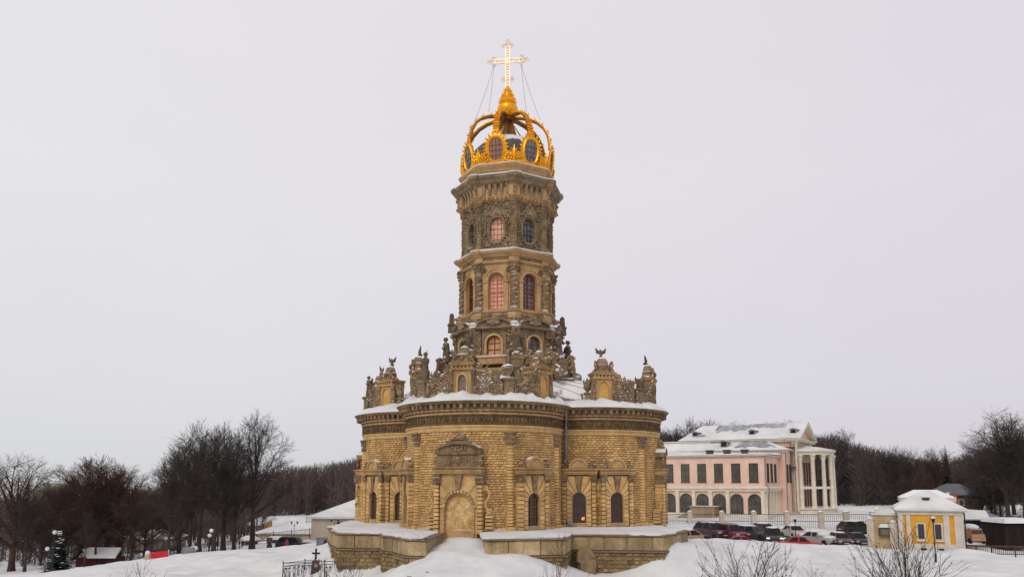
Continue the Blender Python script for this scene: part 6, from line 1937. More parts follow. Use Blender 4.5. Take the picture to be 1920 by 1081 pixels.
# picket fence in front of it
def picket(label, x0, x1, y0, y1, Y, h, step=.22):
    a = at(x0, y0, Y); b = at(x1, y1, Y); L = (b-a).length
    f = thing('picket_fence', label, 'fence', tuple(a))
    mb = MB(); d = b-a; n = int(L/step)
    for i in range(n+1): p = d*(i/n); mb.tube([p-Vector((0, 0, .5)), p+Vector((0, 0, h))], .028, 4)
    mb.build('pickets', M_IRON, f)
    mb = MB()
    for z in (.2, h-.15): mb.tube([Vector((0, 0, z)), d+Vector((0, 0, z))], .04, 4)
    mb.build('rails', M_IRON, f)
    for i in range(0, n+1, 14):
        mb = MB(); p = d*(i/n); mb.tube([p-Vector((0, 0, .5)), p+Vector((0, 0, h+.15))], .07, 6); mb.build('post', M_IRON, f)
    return f
picket('black picket fence before the long low snowy roof, left of the barn', 478, 585, 1014, 1004, 72, 1.3)
picket('far dark picket fence along the top of the long low snowy roof', 575, 585, 979, 979, 90, 1.0)
picket('faint picket fence behind the trunks of the tall left clump', 325, 455, 1042, 1026, 48, 1.3)
# red hut
a = at(141, 1064, 38); b = at(215, 1056, 38)
hu = thing('hut', 'dark red wooden hut with a snowy gable roof and white trimmed gable end', 'hut', (a.x, 38, a.z-.3), R(0))
W_ = b.x-a.x; H_ = at(141, 1045, 38).z-a.z+.3
M_RED = mat('dark_red_planks', (.095, .018, .018), (.06, .014, .014), scale=2, streak=.3)
mb = MB(); mb.box(0, W_, 0, 2.6, -.6, H_); mb.build('plank_wall', M_RED, hu)
gx_ = W_*.38
mb = MB(); mb.prism([(-.02, H_), (gx_, H_), (gx_/2, H_+.85)], -.02, 1.5); mb.build('gable', M_RED, hu)
mb = MB()
for s in (-1, 1):
    c0 = gx_/2+s*.08; c1 = gx_/2+s*.62
    for p, q in (((c0, H_+.15), (c1, H_+.15)), ((c0, H_+.15), (c0, H_+.62)), ((c0, H_+.62), (c1, H_+.15))): mb.tube([(p[0], -.06, p[1]), (q[0], -.06, q[1])], .035, 4)
mb.build('gable_trim', M_WHITE, hu)
mb = MB(); mb.add([(-.35, -.4, H_-.25), (gx_/2, -.4, H_+.95), (gx_/2+.02, -.4, H_+1.05), (-.4, -.4, H_-.18), (-.35, 2, H_-.25), (gx_/2, 2, H_+.95), (gx_/2+.02, 2, H_+1.05), (-.4, 2, H_-.18)], [(0, 1, 2, 3), (3, 2, 6, 7), (0, 4, 5, 1), (0, 3, 7, 4)])
mb.build('verge_board', mat('dark_verge', (.03, .018, .015)), hu)
mb = MB(); mb.add([(gx_-.2, -.5, H_+.0), (W_+.3, -.5, H_), (W_+.1, 1.3, H_+1.0), (gx_/2, 1.3, H_+1.02), (gx_-.2, -.5, H_+.2), (W_+.3, -.5, H_+.22), (W_+.0, 1.3, H_+1.2), (gx_/2, 1.3, H_+1.22), (gx_/2, -.35, H_+1.1)],
                  [(4, 5, 6, 7), (0, 1, 5, 4), (1, 2, 6, 5), (4, 7, 8), (0, 4, 8)])
mb.build('snowy_roof', M_SNOW, hu)
mb = MB(); mb.box(W_*.62, W_*.77, -.03, .1, -.2, H_-.12); mb.build('doorway', M_DARK, hu)
# red banner fence
a = at(272, 1051, 14); b = at(316, 1030, 14)
bn = thing('banner_panel', 'bright red speckled banner stretched on a low frame at the foot of the left trees', 'banner', (a.x, 14, a.z-.1))
W_ = b.x-a.x; H_ = b.z-a.z
mb = MB(); n = 14
vs = []; fs = []
for i in range(n+1):
    x = W_*i/n; y = .05*math.sin(i*1.3)
    vs += [(x, y, .1), (x, y, H_-.12+.14*i/n)]
for i in range(n): fs.append((2*i, 2*i+2, 2*i+3, 2*i+1))
mb.add(vs, fs)
mr_ = bpy.data.materials.new('red_speckled_cloth'); t = NT(mr_); out = t.node('ShaderNodeOutputMaterial'); p = t.node('ShaderNodeBsdfPrincipled'); t.link(p.outputs[0], out.inputs[0])
tc = t.node('ShaderNodeTexCoord'); vo = t.node('ShaderNodeTexVoronoi'); vo.inputs['Scale'].default_value = 3.2; t.link(tc.outputs['Object'], vo.inputs['Vector'])
t.link(t.mix(t.step(vo.outputs['Distance'], .10, .2), (.62, .12, .13), (.50, .012, .03)), p.inputs['Base Color']); p.inputs['Roughness'].default_value = .7
mb.build('cloth', mr_, bn)
for i, x in enumerate((0, W_*.5, W_)):
    mb = MB(); mb.tube([(x, .08, -1.0), (x, .08, H_+.1)], .05, 6); mb.build('post', M_IRON if i < 2 else M_WHITE, bn)
for x, lab in ((276, 'little snow capped post at the left end of the red banner'),):
    a = at(x, 1052, 13); gp = thing('bollard', lab, 'bollard', tuple(a))
    mb = MB(); mb.box(-.18, .18, -.18, .18, -.6, .75); mb.build('post', M_POST, gp); mb = MB(); mb.ball((0, 0, .8), .24, 8); mb.build('snow_cap', M_SNOW, gp, smooth=80)
a = at(352, 1044, 15)
sb = thing('signboard', 'small grey signboard with a snow heap behind it under the left trees', 'sign', tuple(a))
mb = MB(); mb.box(-.55, .55, 0, .05, .2, 1.0); mb.build('panel', mat('grey_board', (.22, .22, .22)), sb)
mb = MB(); [mb.tube([(s*.55, .03, -.6), (s*.55, .03, 1.05)], .04, 5) for s in (-1, 1)]; mb.build('frame', M_IRON, sb)
mb = MB(); mb.ball((.3, .6, .8), .4, 10, sz=.7); mb.build('snow_heap', M_SNOW, sb, smooth=80)
# far houses on the left bank
for x0, x1, ye, yb, yr, Y, lab, rm in ((300, 345, 905, 925, 893, 300, 'distant house with a snowy roof seen through the left trees', M_SNOW), (225, 312, 1010, 1020, 991, 75, 'low building with a domed snowy roof behind the red banner', M_SNOW),
                                       (60, 118, 918, 940, 905, 330, 'distant green roofed house beyond the trees at the left', mat('green_roof', (.22, .29, .20))), (500, 528, 1011, 1022, 1004, 62, 'tiny snowy roofed hutch left of the parked off-road car', M_SNOW),
                                       (452, 476, 1013, 1024, 1003, 62, 'tiny dark kennel with a snowy roof behind the tall lime trunk', M_SNOW)):
    simple_house(x0, x1, ye, yb, yr, Y, 8 if Y > 70 else 2, mat('hazy_far_wall', (.30, .25, .21)) if Y > 70 else M_BRWALL, rm, lab, (3 if Y > 100 else 0) if Y > 70 else 1)
# ================================================================== CARS
M_TYRE = mat('black_tyre', (.015, .015, .016)); M_RIM = mat('grey_wheel_rim', (.30, .30, .31), rough=.4, metal=.6)
M_CARGL = mat('car_window_glass', (.018, .019, .021), rough=.35, spec=.12)
M_LAMPG = mat('headlight_glass', (.55, .55, .55), rough=.15, spec=.6); M_LIT = mat('lit_headlight', (.9, .9, .9), emit=(1, .95, .9, .9))
M_TAIL = mat('red_tail_lamp', (.35, .015, .015), rough=.25); M_PLATE = mat('blank_plate', (.5, .5, .48)); M_TRIM = mat('black_plastic_trim', (.022, .022, .023), rough=.6)
def paint(n, c): return mat(n, c, tuple(x*.85 for x in c), rough=.28, spec=.5, scale=1.5)
KINDS = {  # length, width, height, hood height, belt height, [windscreen base, roof front, roof rear, rear base] as fractions from the nose, boot height
 'sedan': (4.5, 1.76, 1.45, .88, .94, (.29, .42, .70, .86), .98),
 'suv': (4.75, 1.88, 1.80, 1.05, 1.12, (.27, .38, .88, .97), 1.10),
 'hatch': (4.1, 1.72, 1.50, .92, .96, (.26, .40, .80, .97), .98),
 'wagon': (4.6, 1.78, 1.55, .92, .97, (.28, .41, .88, .98), 1.0)}
def car_meshes(kind, pm):
    L, W, H, hh, bh, gp, boot = KINDS[kind]
    X = lambda u: L/2-u*L           # nose at +x
    mb = MB(); st = []
    prof = [(0, .80, .36, hh-.22), (.02, .88, .28, hh-.12), (.08, .95, .24, hh-.04), (gp[0]-.02, .99, .22, hh+.02), (gp[0]+.05, 1, .22, bh), (.55, 1, .22, bh+.02), (gp[3]-.06, 1, .22, bh+.03), (gp[3], .98, .24, boot), (.98, .93, .27, boot-.06), (1.0, .86, .38, boot-.22)]
    for u, w, zb, zt in prof:
        x = X(u); h = W/2*w; m = zb+(zt-zb)*.62
        st.append([(x, -h*.93, zb), (x, -h, zb+.16), (x, -h*1.0, m), (x, -h*.93, zt-.03), (x, -h*.84, zt), (x, h*.84, zt), (x, h*.93, zt-.03), (x, h, m), (x, h, zb+.16), (x, h*.93, zb)])
    n = len(st[0])
    for i in range(len(st)-1):
        mb.add(st[i]+st[i+1], [(j, (j+1) % n, n+(j+1) % n, n+j) for j in range(n)])
    mb.add(st[0], [tuple(range(n))]); mb.add(st[-1], [tuple(range(n-1, -1, -1))])
    wb, wt = W/2*.90, W/2*.70
    A, B, C, D = (X(u) for u in gp)
    zb = bh-.02
    v = [(A, -wb, zb), (A, wb, zb), (D, wb, zb), (D, -wb, zb), (B, -wt, H-.05), (B, wt, H-.05), (C, wt, H-.05), (C, -wt, H-.05), (B-.12, -wt*.9, H), (B-.12, wt*.9, H), (C+.12, wt*.9, H), (C+.12, -wt*.9, H)]
    mb.add(v, [(0, 1, 5, 4), (2, 3, 7, 6), (1, 2, 6, 5), (3, 0, 4, 7), (4, 5, 9, 8), (5, 6, 10, 9), (6, 7, 11, 10), (7, 4, 8, 11), (8, 9, 10, 11)])
    body = mb.mesh('body', pm, 35)
    def lerp(a, b, u): return tuple(a[i]+(b[i]-a[i])*u for i in range(3))
    def panel(a, b, c, d, m0, off, nm):
        a, b, c, d = [Vector(q) for q in (a, b, c, d)]; nrm = (b-a).cross(d-a).normalized()
        ctr = (a+b+c+d)/4
        if nrm.dot(ctr-Vector((0, 0, .8))) < 0: nrm = -nrm
        pts = [tuple(q.lerp(ctr, m0)+nrm*off) for q in (a, b, c, d)]
        q = MB(); q.add(pts, [(0, 1, 2, 3)]); return q.mesh(nm, M_CARGL)
    parts = {'windscreen': panel(v[0], v[1], v[5], v[4], .07, .012, 'windscreen'), 'rear_window': panel(v[2], v[3], v[7], v[6], .1, .012, 'rear_window')}
    sides = []
    for s in (1, -1):
        a, b, c, d = [(x, s*abs(y), z) for x, y, z in (v[0], v[3], v[7], v[4])]
        for u0, u1 in ((.06, .46), (.50, .95)):
            sides.append(panel(lerp(a, b, u0), lerp(a, b, u1), lerp(d, c, u1), lerp(d, c, u0), .06, .012, 'side_window'))
    parts['side'] = sides
    return body, parts
WH = MB(); WH.lathe([(.20, -.11), (.31, -.11), (.33, -.07), (.33, .07), (.31, .11), (.20, .11)], 20); WHm = WH.mesh('wheel', M_TYRE, 40)
RM = MB(); RM.lathe([(0, -.09), (.21, -.10), (.21, .10), (0, .09)], 14); RMm = RM.mesh('rim', M_RIM, 30)
def make_car(kind, pm, label, x, ybase, Y, rot, name='parked_car', group='cars parked behind the snow bank', snow=0, lit=False, cat='car', z=None):
    L, W, H, hh, bh, gp, boot = KINDS[kind]
    p = at(x, ybase, Y); zz = gz(p.x, Y) if z is None else z
    t = thing(name, label, cat, (p.x, Y, zz), rot, group)
    body, parts = car_meshes(kind, pm)
    obj('body', body, t); obj('windscreen', parts['windscreen'], t); obj('rear_window', parts['rear_window'], t)
    for m in parts['side']: obj('side_window', m, t)
    for sx in (L/2-.85, -L/2+.85):
        for sy in (-1, 1):
            w = obj('wheel', WHm, t, T(sx, sy*(W/2-.10), .33) @ Matrix.Rotation(PI/2, 4, 'X')); obj('rim', RMm, w)
    for sy in (-1, 1):
        mb = MB(); mb.box(L/2-.16, L/2+.015, sy*W*.37-.17, sy*W*.37+.17, hh-.30, hh-.17, .5, .0); mb.build('headlight', M_LIT if lit else M_LAMPG, t)
        mb = MB(); mb.box(-L/2-.015, -L/2+.14, sy*W*.38-.13, sy*W*.38+.13, boot-.36, boot-.12); mb.build('tail_lamp', M_TAIL, t)
        mb = MB(); xx = L/2-(gp[0]+.07)*L; mb.box(xx-.1, xx+.08, sy*(W/2+.09)-.1, sy*(W/2+.09)+.1, bh+.02, bh+.17, .5, .02); mb.build('wing_mirror', pm, t)
    mb = MB(); mb.box(L/2-.1, L/2+.03, -W*.28, W*.28, .42, .62); mb.box(L/2-.05, L/2+.045, -.9*W/2, .9*W/2, .28, .40); mb.box(-L/2-.04, -L/2+.05, -.9*W/2, .9*W/2, .32, .48); mb.build('bumper', M_TRIM, t)
    mb = MB(); mb.box(L/2+.03, L/2+.06, -.26, .26, .42, .53); mb.box(-L/2-.06, -L/2-.03, -.26, .26, .55, .66); mb.build('number_plate', M_PLATE, t)
    if kind == 'suv':
        mb = MB(); [mb.tube([(L/2-gp[1]*L-.2, s*W*.33, H+.06), (L/2-gp[2]*L+.2, s*W*.33, H+.06)], .03, 5) for s in (-1, 1)]; mb.build('roof_rail', M_RIM, t)
    if snow:
        mb = MB(); xm = (L/2-gp[1]*L+L/2-gp[2]*L)/2; lx = (gp[2]-gp[1])*L/2
        mb.ball((xm, 0, H-.02), 1.0, 14, sx=lx*1.05, sy=W*.37, sz=.10+.10*snow)
        if snow > .5:
            mb.ball((L/2-.75, 0, hh-.02), 1.0, 12, sx=.75, sy=W*.42, sz=.16*snow)
        if snow > 1:
            mb.ball((L/2-gp[0]*L-.3, 0, bh+.2), 1.0, 12, sx=.85, sy=W*.42, sz=.36); mb.ball((-L/2+.5, 0, boot), 1, 10, sx=.6, sy=W*.42, sz=.18)
        mb.build('snow_load', M_SNOW, t, smooth=80)
    return t
DN = -PI/2   # nose towards the camera
make_car('hatch', paint('beige_paint', (.40, .24, .15)), 'beige hatchback half hidden behind the right end of the stone terrace', 1281, 1004, 20, R(200), snow=.3)
make_car('sedan', paint('dark_slate_paint', (.045, .055, .06)), 'low dark slate sedan parked sideways right of the beige hatchback', 1311, 1008, 21.8, R(185))
make_car('suv', paint('black_cherry_paint', (.060, .020, .030)), 'black cherry off-road car behind the low slate sedan', 1334, 1007, 28.5, R(-65), snow=.2)
make_car('suv', paint('deep_maroon_paint', (.13, .022, .030)), 'deep maroon off-road car behind the long red car', 1370, 1010, 27.5, R(-70))
make_car('sedan', paint('bright_red_paint', (.36, .016, .024)), 'long red car parked sideways, left of the off-road car with lit headlights', 1392, 1013, 21.8, R(-8))
make_car('wagon', paint('graphite_paint', (.050, .045, .050)), 'graphite grey car between the long red car and the off-road car with lit headlights', 1412, 1010, 28, R(-50), snow=.2)
make_car('hatch', paint('dark_plum_paint', (.07, .02, .035)), 'small dark plum car peeping out left of the off-road car with lit headlights', 1434, 1010, 31, R(-80), snow=.2)
make_car('suv', paint('dark_grey_paint', (.040, .040, .046)), 'big dark off-road car facing the camera with both headlights lit', 1450, 1014, 25.0, R(-105), lit=True, snow=.1)
make_car('sedan', paint('silver_paint', (.46, .43, .42)), 'silver sedan behind the red car beside the lamp post', 1490, 1012, 30, DN+.05, snow=.4)
make_car('sedan', paint('tomato_red_paint', (.44, .018, .026)), 'red car parked sideways behind the snow bank at the foot of the lamp post', 1500, 1017, 21.8, R(-8))
make_car('sedan', paint('white_grey_paint', (.30, .29, .30)), 'car buried under thick white snow right of the silver sedan', 1534, 1016, 26, R(-60), snow=1.6)
make_car('hatch', paint('brown_paint', (.12, .078, .062)), 'brown hatchback facing the camera between the snow buried car and the navy sedan', 1576, 1018, 25.5, DN-.1, snow=.1)
make_car('sedan', paint('navy_paint', (.022, .026, .055)), 'navy sedan facing the camera at the right end of the parked row', 1607, 1019, 25.5, DN-.1)
make_car('wagon', paint('black_green_paint', (.02, .026, .02)), 'dark car sunk behind the snow by the fence, behind the navy sedan', 1608, 993, 33, R(8), snow=.2)
make_car('suv', paint('black_paint', (.018, .022, .024)), 'black off-road car parked alone on the left slope before the cream barn', 550, 1027.5, 50, R(-3), group='lone parked car')

# ================================================================== STREET LAMPS
def street_lamp(label, x, ytop, ybase, Y, heads=1, group='street lamps'):
    a = at(x, ytop, Y); b = at(x, ybase, Y); H = a.z-b.z
    t = thing('street_lamp', label, 'street lamp', tuple(b), 0, group)
    mb = MB(); mb.tube([(0, 0, -.6), (0, 0, .7), (0, 0, .75), (0, 0, H-.3)], [.09, .08, .05, .04], 8); mb.build('pole', M_IRON, t, smooth=40)
    if heads == 1: hs = [(0, 0)]
    else:
        hs = [(-.5, 0), (.5, 0)]
        mb = MB()
        for s in (-1, 1): mb.tube([(0, 0, H-.75), (s*.25, 0, H-.6), (s*.5, 0, H-.55), (s*.5, 0, H-.35)], .03, 6)
        mb.build('arm', M_IRON, t)
    for dx, _ in hs:
        mb = MB(); mb.lathe([(.08, H-.36), (.17, H-.05), (.03, H+.06)], 8, (dx, 0, 0)); h = mb.build('lantern', M_TRIM, t, smooth=30)
        mb = MB(); mb.ball((dx, 0, H+.06), .20, 8, sz=.6); mb.build('snow_cap', M_SNOW, h, smooth=80)
    return t
street_lamp('black lamp post with a snow capped lantern in front of the parked red car', 1493, 972, 1028, 21.5)
street_lamp('black lamp post with a snow capped lantern in front of the yellow gatehouse', 1755, 971, 1054, 4)
street_lamp('black double headed lamp post in front of the long low snowy roof', 551, 977, 1010, 70, 2)
street_lamp('black double headed lamp post against the cream barn wall', 627, 972, 1004, 54, 2)
def globe_lamp(label, x, ytop, ybase, Y, x2, y2):
    a = at(x, ytop, Y); b = at(x, ybase, Y); H = a.z-b.z
    t = thing('globe_lamp', label, 'street lamp', tuple(b), 0, 'globe lamps')
    mb = MB(); mb.tube([(0, 0, -.6), (0, 0, H-.2)], [.10, .06], 8)
    q = at(x2, y2, Y)-b; mb.tube([(0, 0, H*.75), (q.x, 0, q.z-.2)], .03, 6); mb.build('pole', M_IRON, t)
    M_GL = mat('white_globe', (.75, .75, .75), rough=.4)
    for c in ((0, 0, H), (q.x, 0, q.z)):
        mb = MB(); mb.ball(c, .20, 12); mb.build('globe', M_GL, t, smooth=80)
    return t
globe_lamp('dark lamp post with a white globe at the foot of the tall left clump', 391, 1003, 1048, 18, 396.5, 994)
globe_lamp('dark lamp post with two white globes in front of the spruce', 96, 997, 1085, 14, 89, 1028)

# ================================================================== GRAVE
g0 = at(591, 1084, -10)
gv = thing('grave_monument', 'dark granite grave monument topped with a black cross inside an iron railing', 'grave', (g0.x, -10, g0.z))
hz = lambda y: at(591, y, -10).z-g0.z
M_GRAN = mat('dark_red_granite', (.060, .030, .028), (.04, .022, .02), scale=6, rough=.45, spec=.5, snow=.6)
mb = MB(); mb.tbox(-.30, .30, -.26, .26, -.8, hz(1060)-.02, .07); mb.tbox(-.21, .21, -.2, .2, hz(1060)-.02, hz(1052), .02); mb.tbox(-.24, .24, -.22, .22, hz(1052), hz(1050)+.06, .12)
mb.build('pedestal', M_GRAN, gv)
mb = MB(); zt = hz(1029); zb = hz(1049)
mb.box(-.055, .055, -.05, .05, zb, zt); mb.box(-.19, .19, -.051, .051, zt-.30, zt-.19)
for x, z in ((0, zt), (-.19, zt-.245), (.19, zt-.245)): mb.ball((x, 0, z), .075, 8)
mb.tbox(-.11, .11, -.09, .09, zb-.04, zb+.13, .05); mb.build('cross', M_IRON, gv, smooth=30)
mb = MB(); mb.box(-.0, .19, -.30, -.24, hz(1061), hz(1055)); mb.build('plaque', mat('pink_plaque', (.62, .22, .24)), gv)
mb = MB(); mb.ball((.14, 0, hz(1051)+.10), .14, 8, sz=.5); mb.build('snow_cap', M_SNOW, gv, smooth=80)
P = [at(531, 1055, -11.5), at(572, 1050, -9.0), at(648, 1050, -9.0), at(609, 1052, -11.8)]
gf = thing('iron_railing', 'black wrought iron railing with curled panels round the grave monument', 'fence', (P[0].x, P[0].y, g0.z))
o0 = Vector(gf.location)
for i in range(4):
    mb = MB(); p = P[i]-o0; mb.tube([(p.x, p.y, -1.0), (p.x, p.y, p.z+.05)], .035, 6); mb.ball((p.x, p.y, p.z+.08), .05, 6); mb.build('post', M_IRON, gf)
for i, j in ((0, 1), (1, 2), (0, 3), (3, 2)):
    p, q = P[i]-o0, P[j]-o0; mb = MB(); mc = MB()
    for h in (0, -.18, -1.1): mb.tube([p+Vector((0, 0, h)), q+Vector((0, 0, h))], .022, 5)
    L = (q-p).length; n = max(2, int(L/.45)); d = (q-p)
    for k in range(n):
        c = p+d*((k+.5)/n); e = d.normalized()
        for s in (-1, 1):
            mc.tube([c+Vector((0, 0, -1.1)), c+e*(s*.07)+Vector((0, 0, -.8)), c+e*(s*.17)+Vector((0, 0, -.5)), c+e*(s*.15)+Vector((0, 0, -.32)), c+e*(s*.05)+Vector((0, 0, -.30)), c+e*(s*.06)+Vector((0, 0, -.40))], .016, 4)
        mc.tube([c+Vector((0, 0, -1.1)), c+Vector((0, 0, -.2))], .016, 4)
    mb.build('rails', M_IRON, gf); mc.build('curled_bars', M_IRON, gf)
# dark peaked grave marker and brown box beyond
a = at(505, 1027, 46)
pm = thing('grave_marker', 'small dark peaked grave marker on the snow left of the parked off-road car', 'grave marker', tuple(a))
mb = MB(); mb.prism([(-.36, -.4), (.36, -.4), (.34, .35), (0, 1.15), (-.34, .35)], -.15, .15); mb.build('stone', M_GRAN, pm)
a = at(505, 1019, 60)
mb = MB(); pb = thing('signbox', 'brown box sign on a post before the black picket fence', 'sign', tuple(a))
mb.box(-.42, .42, -.1, .1, .2, 1.0); mb.build('panel', mat('brown_panel', (.13, .08, .06)), pb); mb = MB(); mb.tube([(0, 0, -1.5), (0, 0, .2)], .06, 6); mb.build('post', M_IRON, pb)
# grey info panel on posts, person before it
a = at(608, 1030, 16)
ip = thing('info_panel', 'grey framed panel standing in the snow left of the terrace', 'sign', tuple(a))
w2 = (at(622.5, 1030, 16).x-at(593.5, 1030, 16).x)/2; zt = at(608, 1007.5, 16).z-a.z
mb = MB(); mb.box(-w2, w2, 0, .05, .1, zt); mb.build('panel', mat('blue_grey_panel', (.20, .21, .23), scale=1), ip)
mb = MB()
for s in (-1, 1): mb.tube([(s*w2, .02, -.8), (s*w2, .02, zt+.03)], .035, 5)
mb.tube([(-w2, .02, zt), (w2, .02, zt)], .03, 5); mb.build('frame', M_IRON, ip)

def person_mb():
    mb = MB()
    for s in (-1, 1):
        mb.tube([(s*.10, 0, .0), (s*.10, .01, .45), (s*.09, 0, .88)], [.065, .075, .10], 8)
        mb.tube([(s*.10, .03, .03), (s*.11, -.12, .03)], [.06, .05], 7)
    mb.lathe([(.17, .78), (.20, .95), (.19, 1.1), (.22, 1.3), (.21, 1.42), (.10, 1.5)], 12, sy=.72)
    for s in (-1, 1):
        mb.tube([(s*.19, 0, 1.40), (s*.27, .01, 1.15), (s*.26, -.08, .92)], [.085, .075, .055], 8)
        mb.ball((s*.26, -.10, .86), .05, 6, sz=1.5)
    mb.tube([(0, 0, 1.45), (0, -.01, 1.56)], [.07, .065], 8)
    mb.ball((0, -.02, 1.66), .10, 12, sz=1.25)
    mb.ball((0, -.125, 1.65), .022, 6)
    return mb
M_SKIN = mat('skin', (.45, .27, .2)); M_COAT = mat('black_coat', (.018, .018, .022)); M_PCOAT = mat('pink_jacket', (.55, .06, .22)); M_TROU = mat('dark_trousers', (.02, .02, .03))
def person(label, x, ytop, Y, rot, coat, hood, h=1.76):
    a = at(x, ytop, Y); z = a.z-h
    t = thing('person', label, 'person', (a.x, Y, z), rot); t.scale = (h/1.79,)*3
    obj('body', remeshed(person_mb(), .025, M_SKIN, 'body'), t)
    mb = MB()
    mb.lathe([(.21, .68), (.235, .95), (.22, 1.1), (.25, 1.3), (.24, 1.43), (.10, 1.52)], 12, sy=.76)
    for s in (-1, 1): mb.tube([(s*.20, 0, 1.41), (s*.29, .01, 1.15), (s*.27, -.08, .93)], [.11, .10, .075], 8)
    obj('coat', remeshed(mb, .025, coat, 'coat'), t)
    mb = MB()
    for s in (-1, 1): mb.tube([(s*.10, 0, .06), (s*.10, .01, .45), (s*.09, 0, .90)], [.085, .09, .12], 8)
    mb.build('trousers', M_TROU, t, smooth=60)
    mb = MB()
    for s in (-1, 1): mb.tube([(s*.10, .05, .05), (s*.115, -.15, .04)], [.075, .06], 7)
    mb.build('boots', M_COAT, t, smooth=60)
    mb = MB(); mb.ball((0, .01, 1.69), .122, 12, sz=1.1); mb.tube([(0, .05, 1.5), (0, .04, 1.66)], [.12, .12], 8); mb.build('hood', hood, t, smooth=80)
    return t
person('person in a dark hooded coat behind the snow bank in front of the grey panel', 610, 1011, 12, R(200), M_COAT, M_COAT)
person('person in a pink jacket standing beside the lone black off-road car', 537.5, 1010.5, 48.4, R(30), M_PCOAT, mat('pink_hood', (.5, .06, .2)), 1.6)

# ================================================================== BARE SHRUBS IN THE FOREGROUND
M_TWIG = bark('red_brown_twig', (.070, .042, .036), (.04, .028, .025))
def shrub(label, x, ytop, Y, xr, n, seed, r=.022, group='bare shrubs in the foreground'):
    rn = random.Random(seed)
    a = at(x, ytop, Y); z0 = gz(a.x, Y)-.1; H = a.z-z0; w = (at(x+xr, ytop, Y).x-a.x)
    t = thing('bare_shrub', label, 'shrub', (a.x, Y, z0), 0, group)
    mb = MB(); tw = MB()
    for i in range(n):
        an = rn.random()*2*PI; lean = rn.random()**.7
        tip = Vector((w*lean*math.cos(an), w*.7*lean*math.sin(an), H*rn.uniform(.6, 1)*(1-.25*lean)))
        p0 = Vector((rn.gauss(0, .12), rn.gauss(0, .12), 0)); pts = []
        for k in range(7):
            u = k/6; p = p0.lerp(tip, u)+Vector((rn.gauss(0, .05), rn.gauss(0, .05), 0))*u*1.2
            p.x -= tip.x*.25*math.sin(PI*u); pts.append(p)
        mb.tube(pts, [r*(1-.75*k/6)*rn.uniform(.9, 1.1) for k in range(7)], 5, cap=False)
        for k in range(rn.randint(7, 12)):
            f = rn.uniform(1.2, 5.8); i0 = int(f); q = pts[i0].lerp(pts[i0+1], f-i0); ax = (pts[i0+1]-pts[i0]).normalized()
            o = Vector((rn.gauss(0, 1), rn.gauss(0, 1), rn.gauss(0, .4))).normalized()
            d = (ax+o*.7).normalized(); L = H*rn.uniform(.08, .22); m = q+d*L*.5+Vector((0, 0, .02)); e = m+(d+Vector((0, 0, .35))).normalized()*L*.5
            tw.tube([q, m, e], [r*.42, r*.32, r*.15], 3, cap=False)
            for j in range(2):
                q2 = q.lerp(e, rn.uniform(.3, .9)); d2 = (d+Vector((rn.gauss(0, .6), rn.gauss(0, .6), .3))).normalized()
                tw.tube([q2, q2+d2*L*.35], [r*.25, r*.12], 3, cap=False)
            if rn.random() < .25: tw.ball(tuple(e), r*1.0, 5)
    mb.build('stems', M_TWIG, t); tw.build('twigs', M_TWIG, t)
    return t
shrub('largest bare shrub in the right foreground, in front of the parked red cars', 1392, 962, -31, 125, 44, 1)
shrub('dense bare shrub in front of the yellow gatehouse, with a dark core of stems', 1690, 952, -30, 110, 46, 2)
shrub('thin bare shrub in front of the terrace wall, right of the doorway ramp', 1045, 985, -29, 75, 13, 3, .016)
shrub('small bare shrub in front of the left end of the terrace beside the grave railing', 655, 1010, -27, 50, 17, 4, .016)
shrub('low bare shrub at the bottom left, below the red banner', 272, 1043, -27, 90, 14, 5, .016)
shrub('sparse bare shrub right of the largest foreground shrub', 1520, 1010, -26, 60, 8, 6, .014)

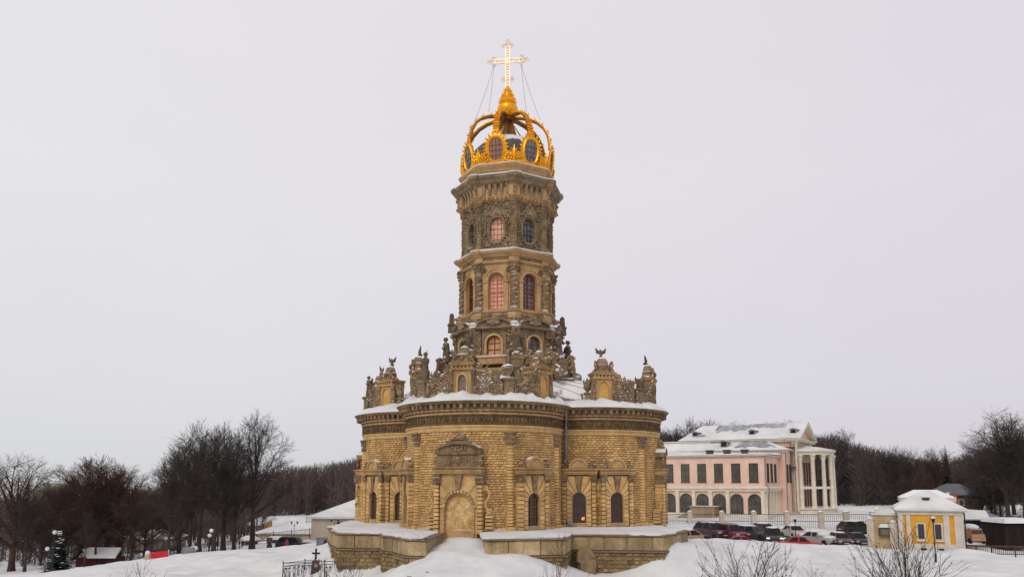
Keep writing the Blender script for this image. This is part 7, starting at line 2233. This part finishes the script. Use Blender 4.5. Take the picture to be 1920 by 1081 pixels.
# ================================================================== LIGHT, SKY, CAMERA
w = bpy.data.worlds.new('World'); scene.world = w; t = NT(w)
out = t.node('ShaderNodeOutputWorld'); bg = t.node('ShaderNodeBackground'); t.link(bg.outputs[0], out.inputs[0])
SEL, SAZ = R(38), R(205)     # sun behind thin cloud, over the photographer's left shoulder
sky = t.node('ShaderNodeTexSky', sky_type='NISHITA', sun_disc=False); sky.sun_elevation = SEL; sky.sun_rotation = SAZ
tc = t.node('ShaderNodeTexCoord'); sp_ = t.node('ShaderNodeSeparateXYZ'); t.link(tc.outputs['Generated'], sp_.inputs[0])
ramp = t.node('ShaderNodeValToRGB'); t.link(t.math('ADD', t.math('MULTIPLY', sp_.outputs['Z'], .5), .5), ramp.inputs[0])
e = ramp.color_ramp.elements
e[0].position = .40; e[0].color = (.60, .585, .62, 1); e[1].position = 1.0; e[1].color = (.78, .74, .79, 1)
for pos, c in ((.505, (.66, .65, .69)), (.56, (.725, .70, .75)), (.68, (.79, .755, .80))):
    q = e.new(pos); q.color = (*c, 1)
side = t.step(sp_.outputs['X'], -.75, .75)
c1 = t.mix(side, t.mix(1.0, ramp.outputs[0], (1.03, 1.06, 1.03), 'MULTIPLY'), t.mix(1.0, ramp.outputs[0], (.965, .955, .96), 'MULTIPLY'))
cl = t.noise(tc.outputs['Generated'], 2.2, 5, .6, (1, 1, 2.2))
c1 = t.mix(1.0, c1, t.mix(cl, (.955, .955, .965), (1.035, 1.035, 1.03)), 'MULTIPLY')
mx = t.node('ShaderNodeMix', data_type='RGBA', blend_type='ADD'); mx.inputs['Factor'].default_value = .04
t.link(t.mix(1.0, c1, (10, 10, 10), 'MULTIPLY'), mx.inputs[6]); t.link(sky.outputs[0], mx.inputs[7])
t.link(mx.outputs[2], bg.inputs['Color']); bg.inputs['Strength'].default_value = .0975
sl = bpy.data.lights.new('sun', 'SUN'); sl.energy = 1.25; sl.angle = R(22); sl.color = (1, .90, .76)
so = bpy.data.objects.new('sun', sl); COL.objects.link(so)
# towards the sun: azimuth measured clockwise from +Y
sd = Vector((math.sin(SAZ)*math.cos(SEL), math.cos(SAZ)*math.cos(SEL), math.sin(SEL)))
so.rotation_euler = sd.to_track_quat('Z', 'Y').to_euler(); so.location = sd*80
cam = bpy.data.cameras.new('camera'); co_ = bpy.data.objects.new('camera', cam); COL.objects.link(co_)
co_.location = CAM; co_.rotation_euler = (PI/2+PITCH, 0, 0)
cam.sensor_width = 36; cam.lens = FOC/1920*36; cam.shift_y = SHIFT/1920; cam.clip_end = 9000; cam.clip_start = .5
scene.camera = co_
scene.view_settings.view_transform = 'Standard'; scene.view_settings.look = 'None'; scene.view_settings.exposure = 0
scene.render.engine = 'CYCLES'
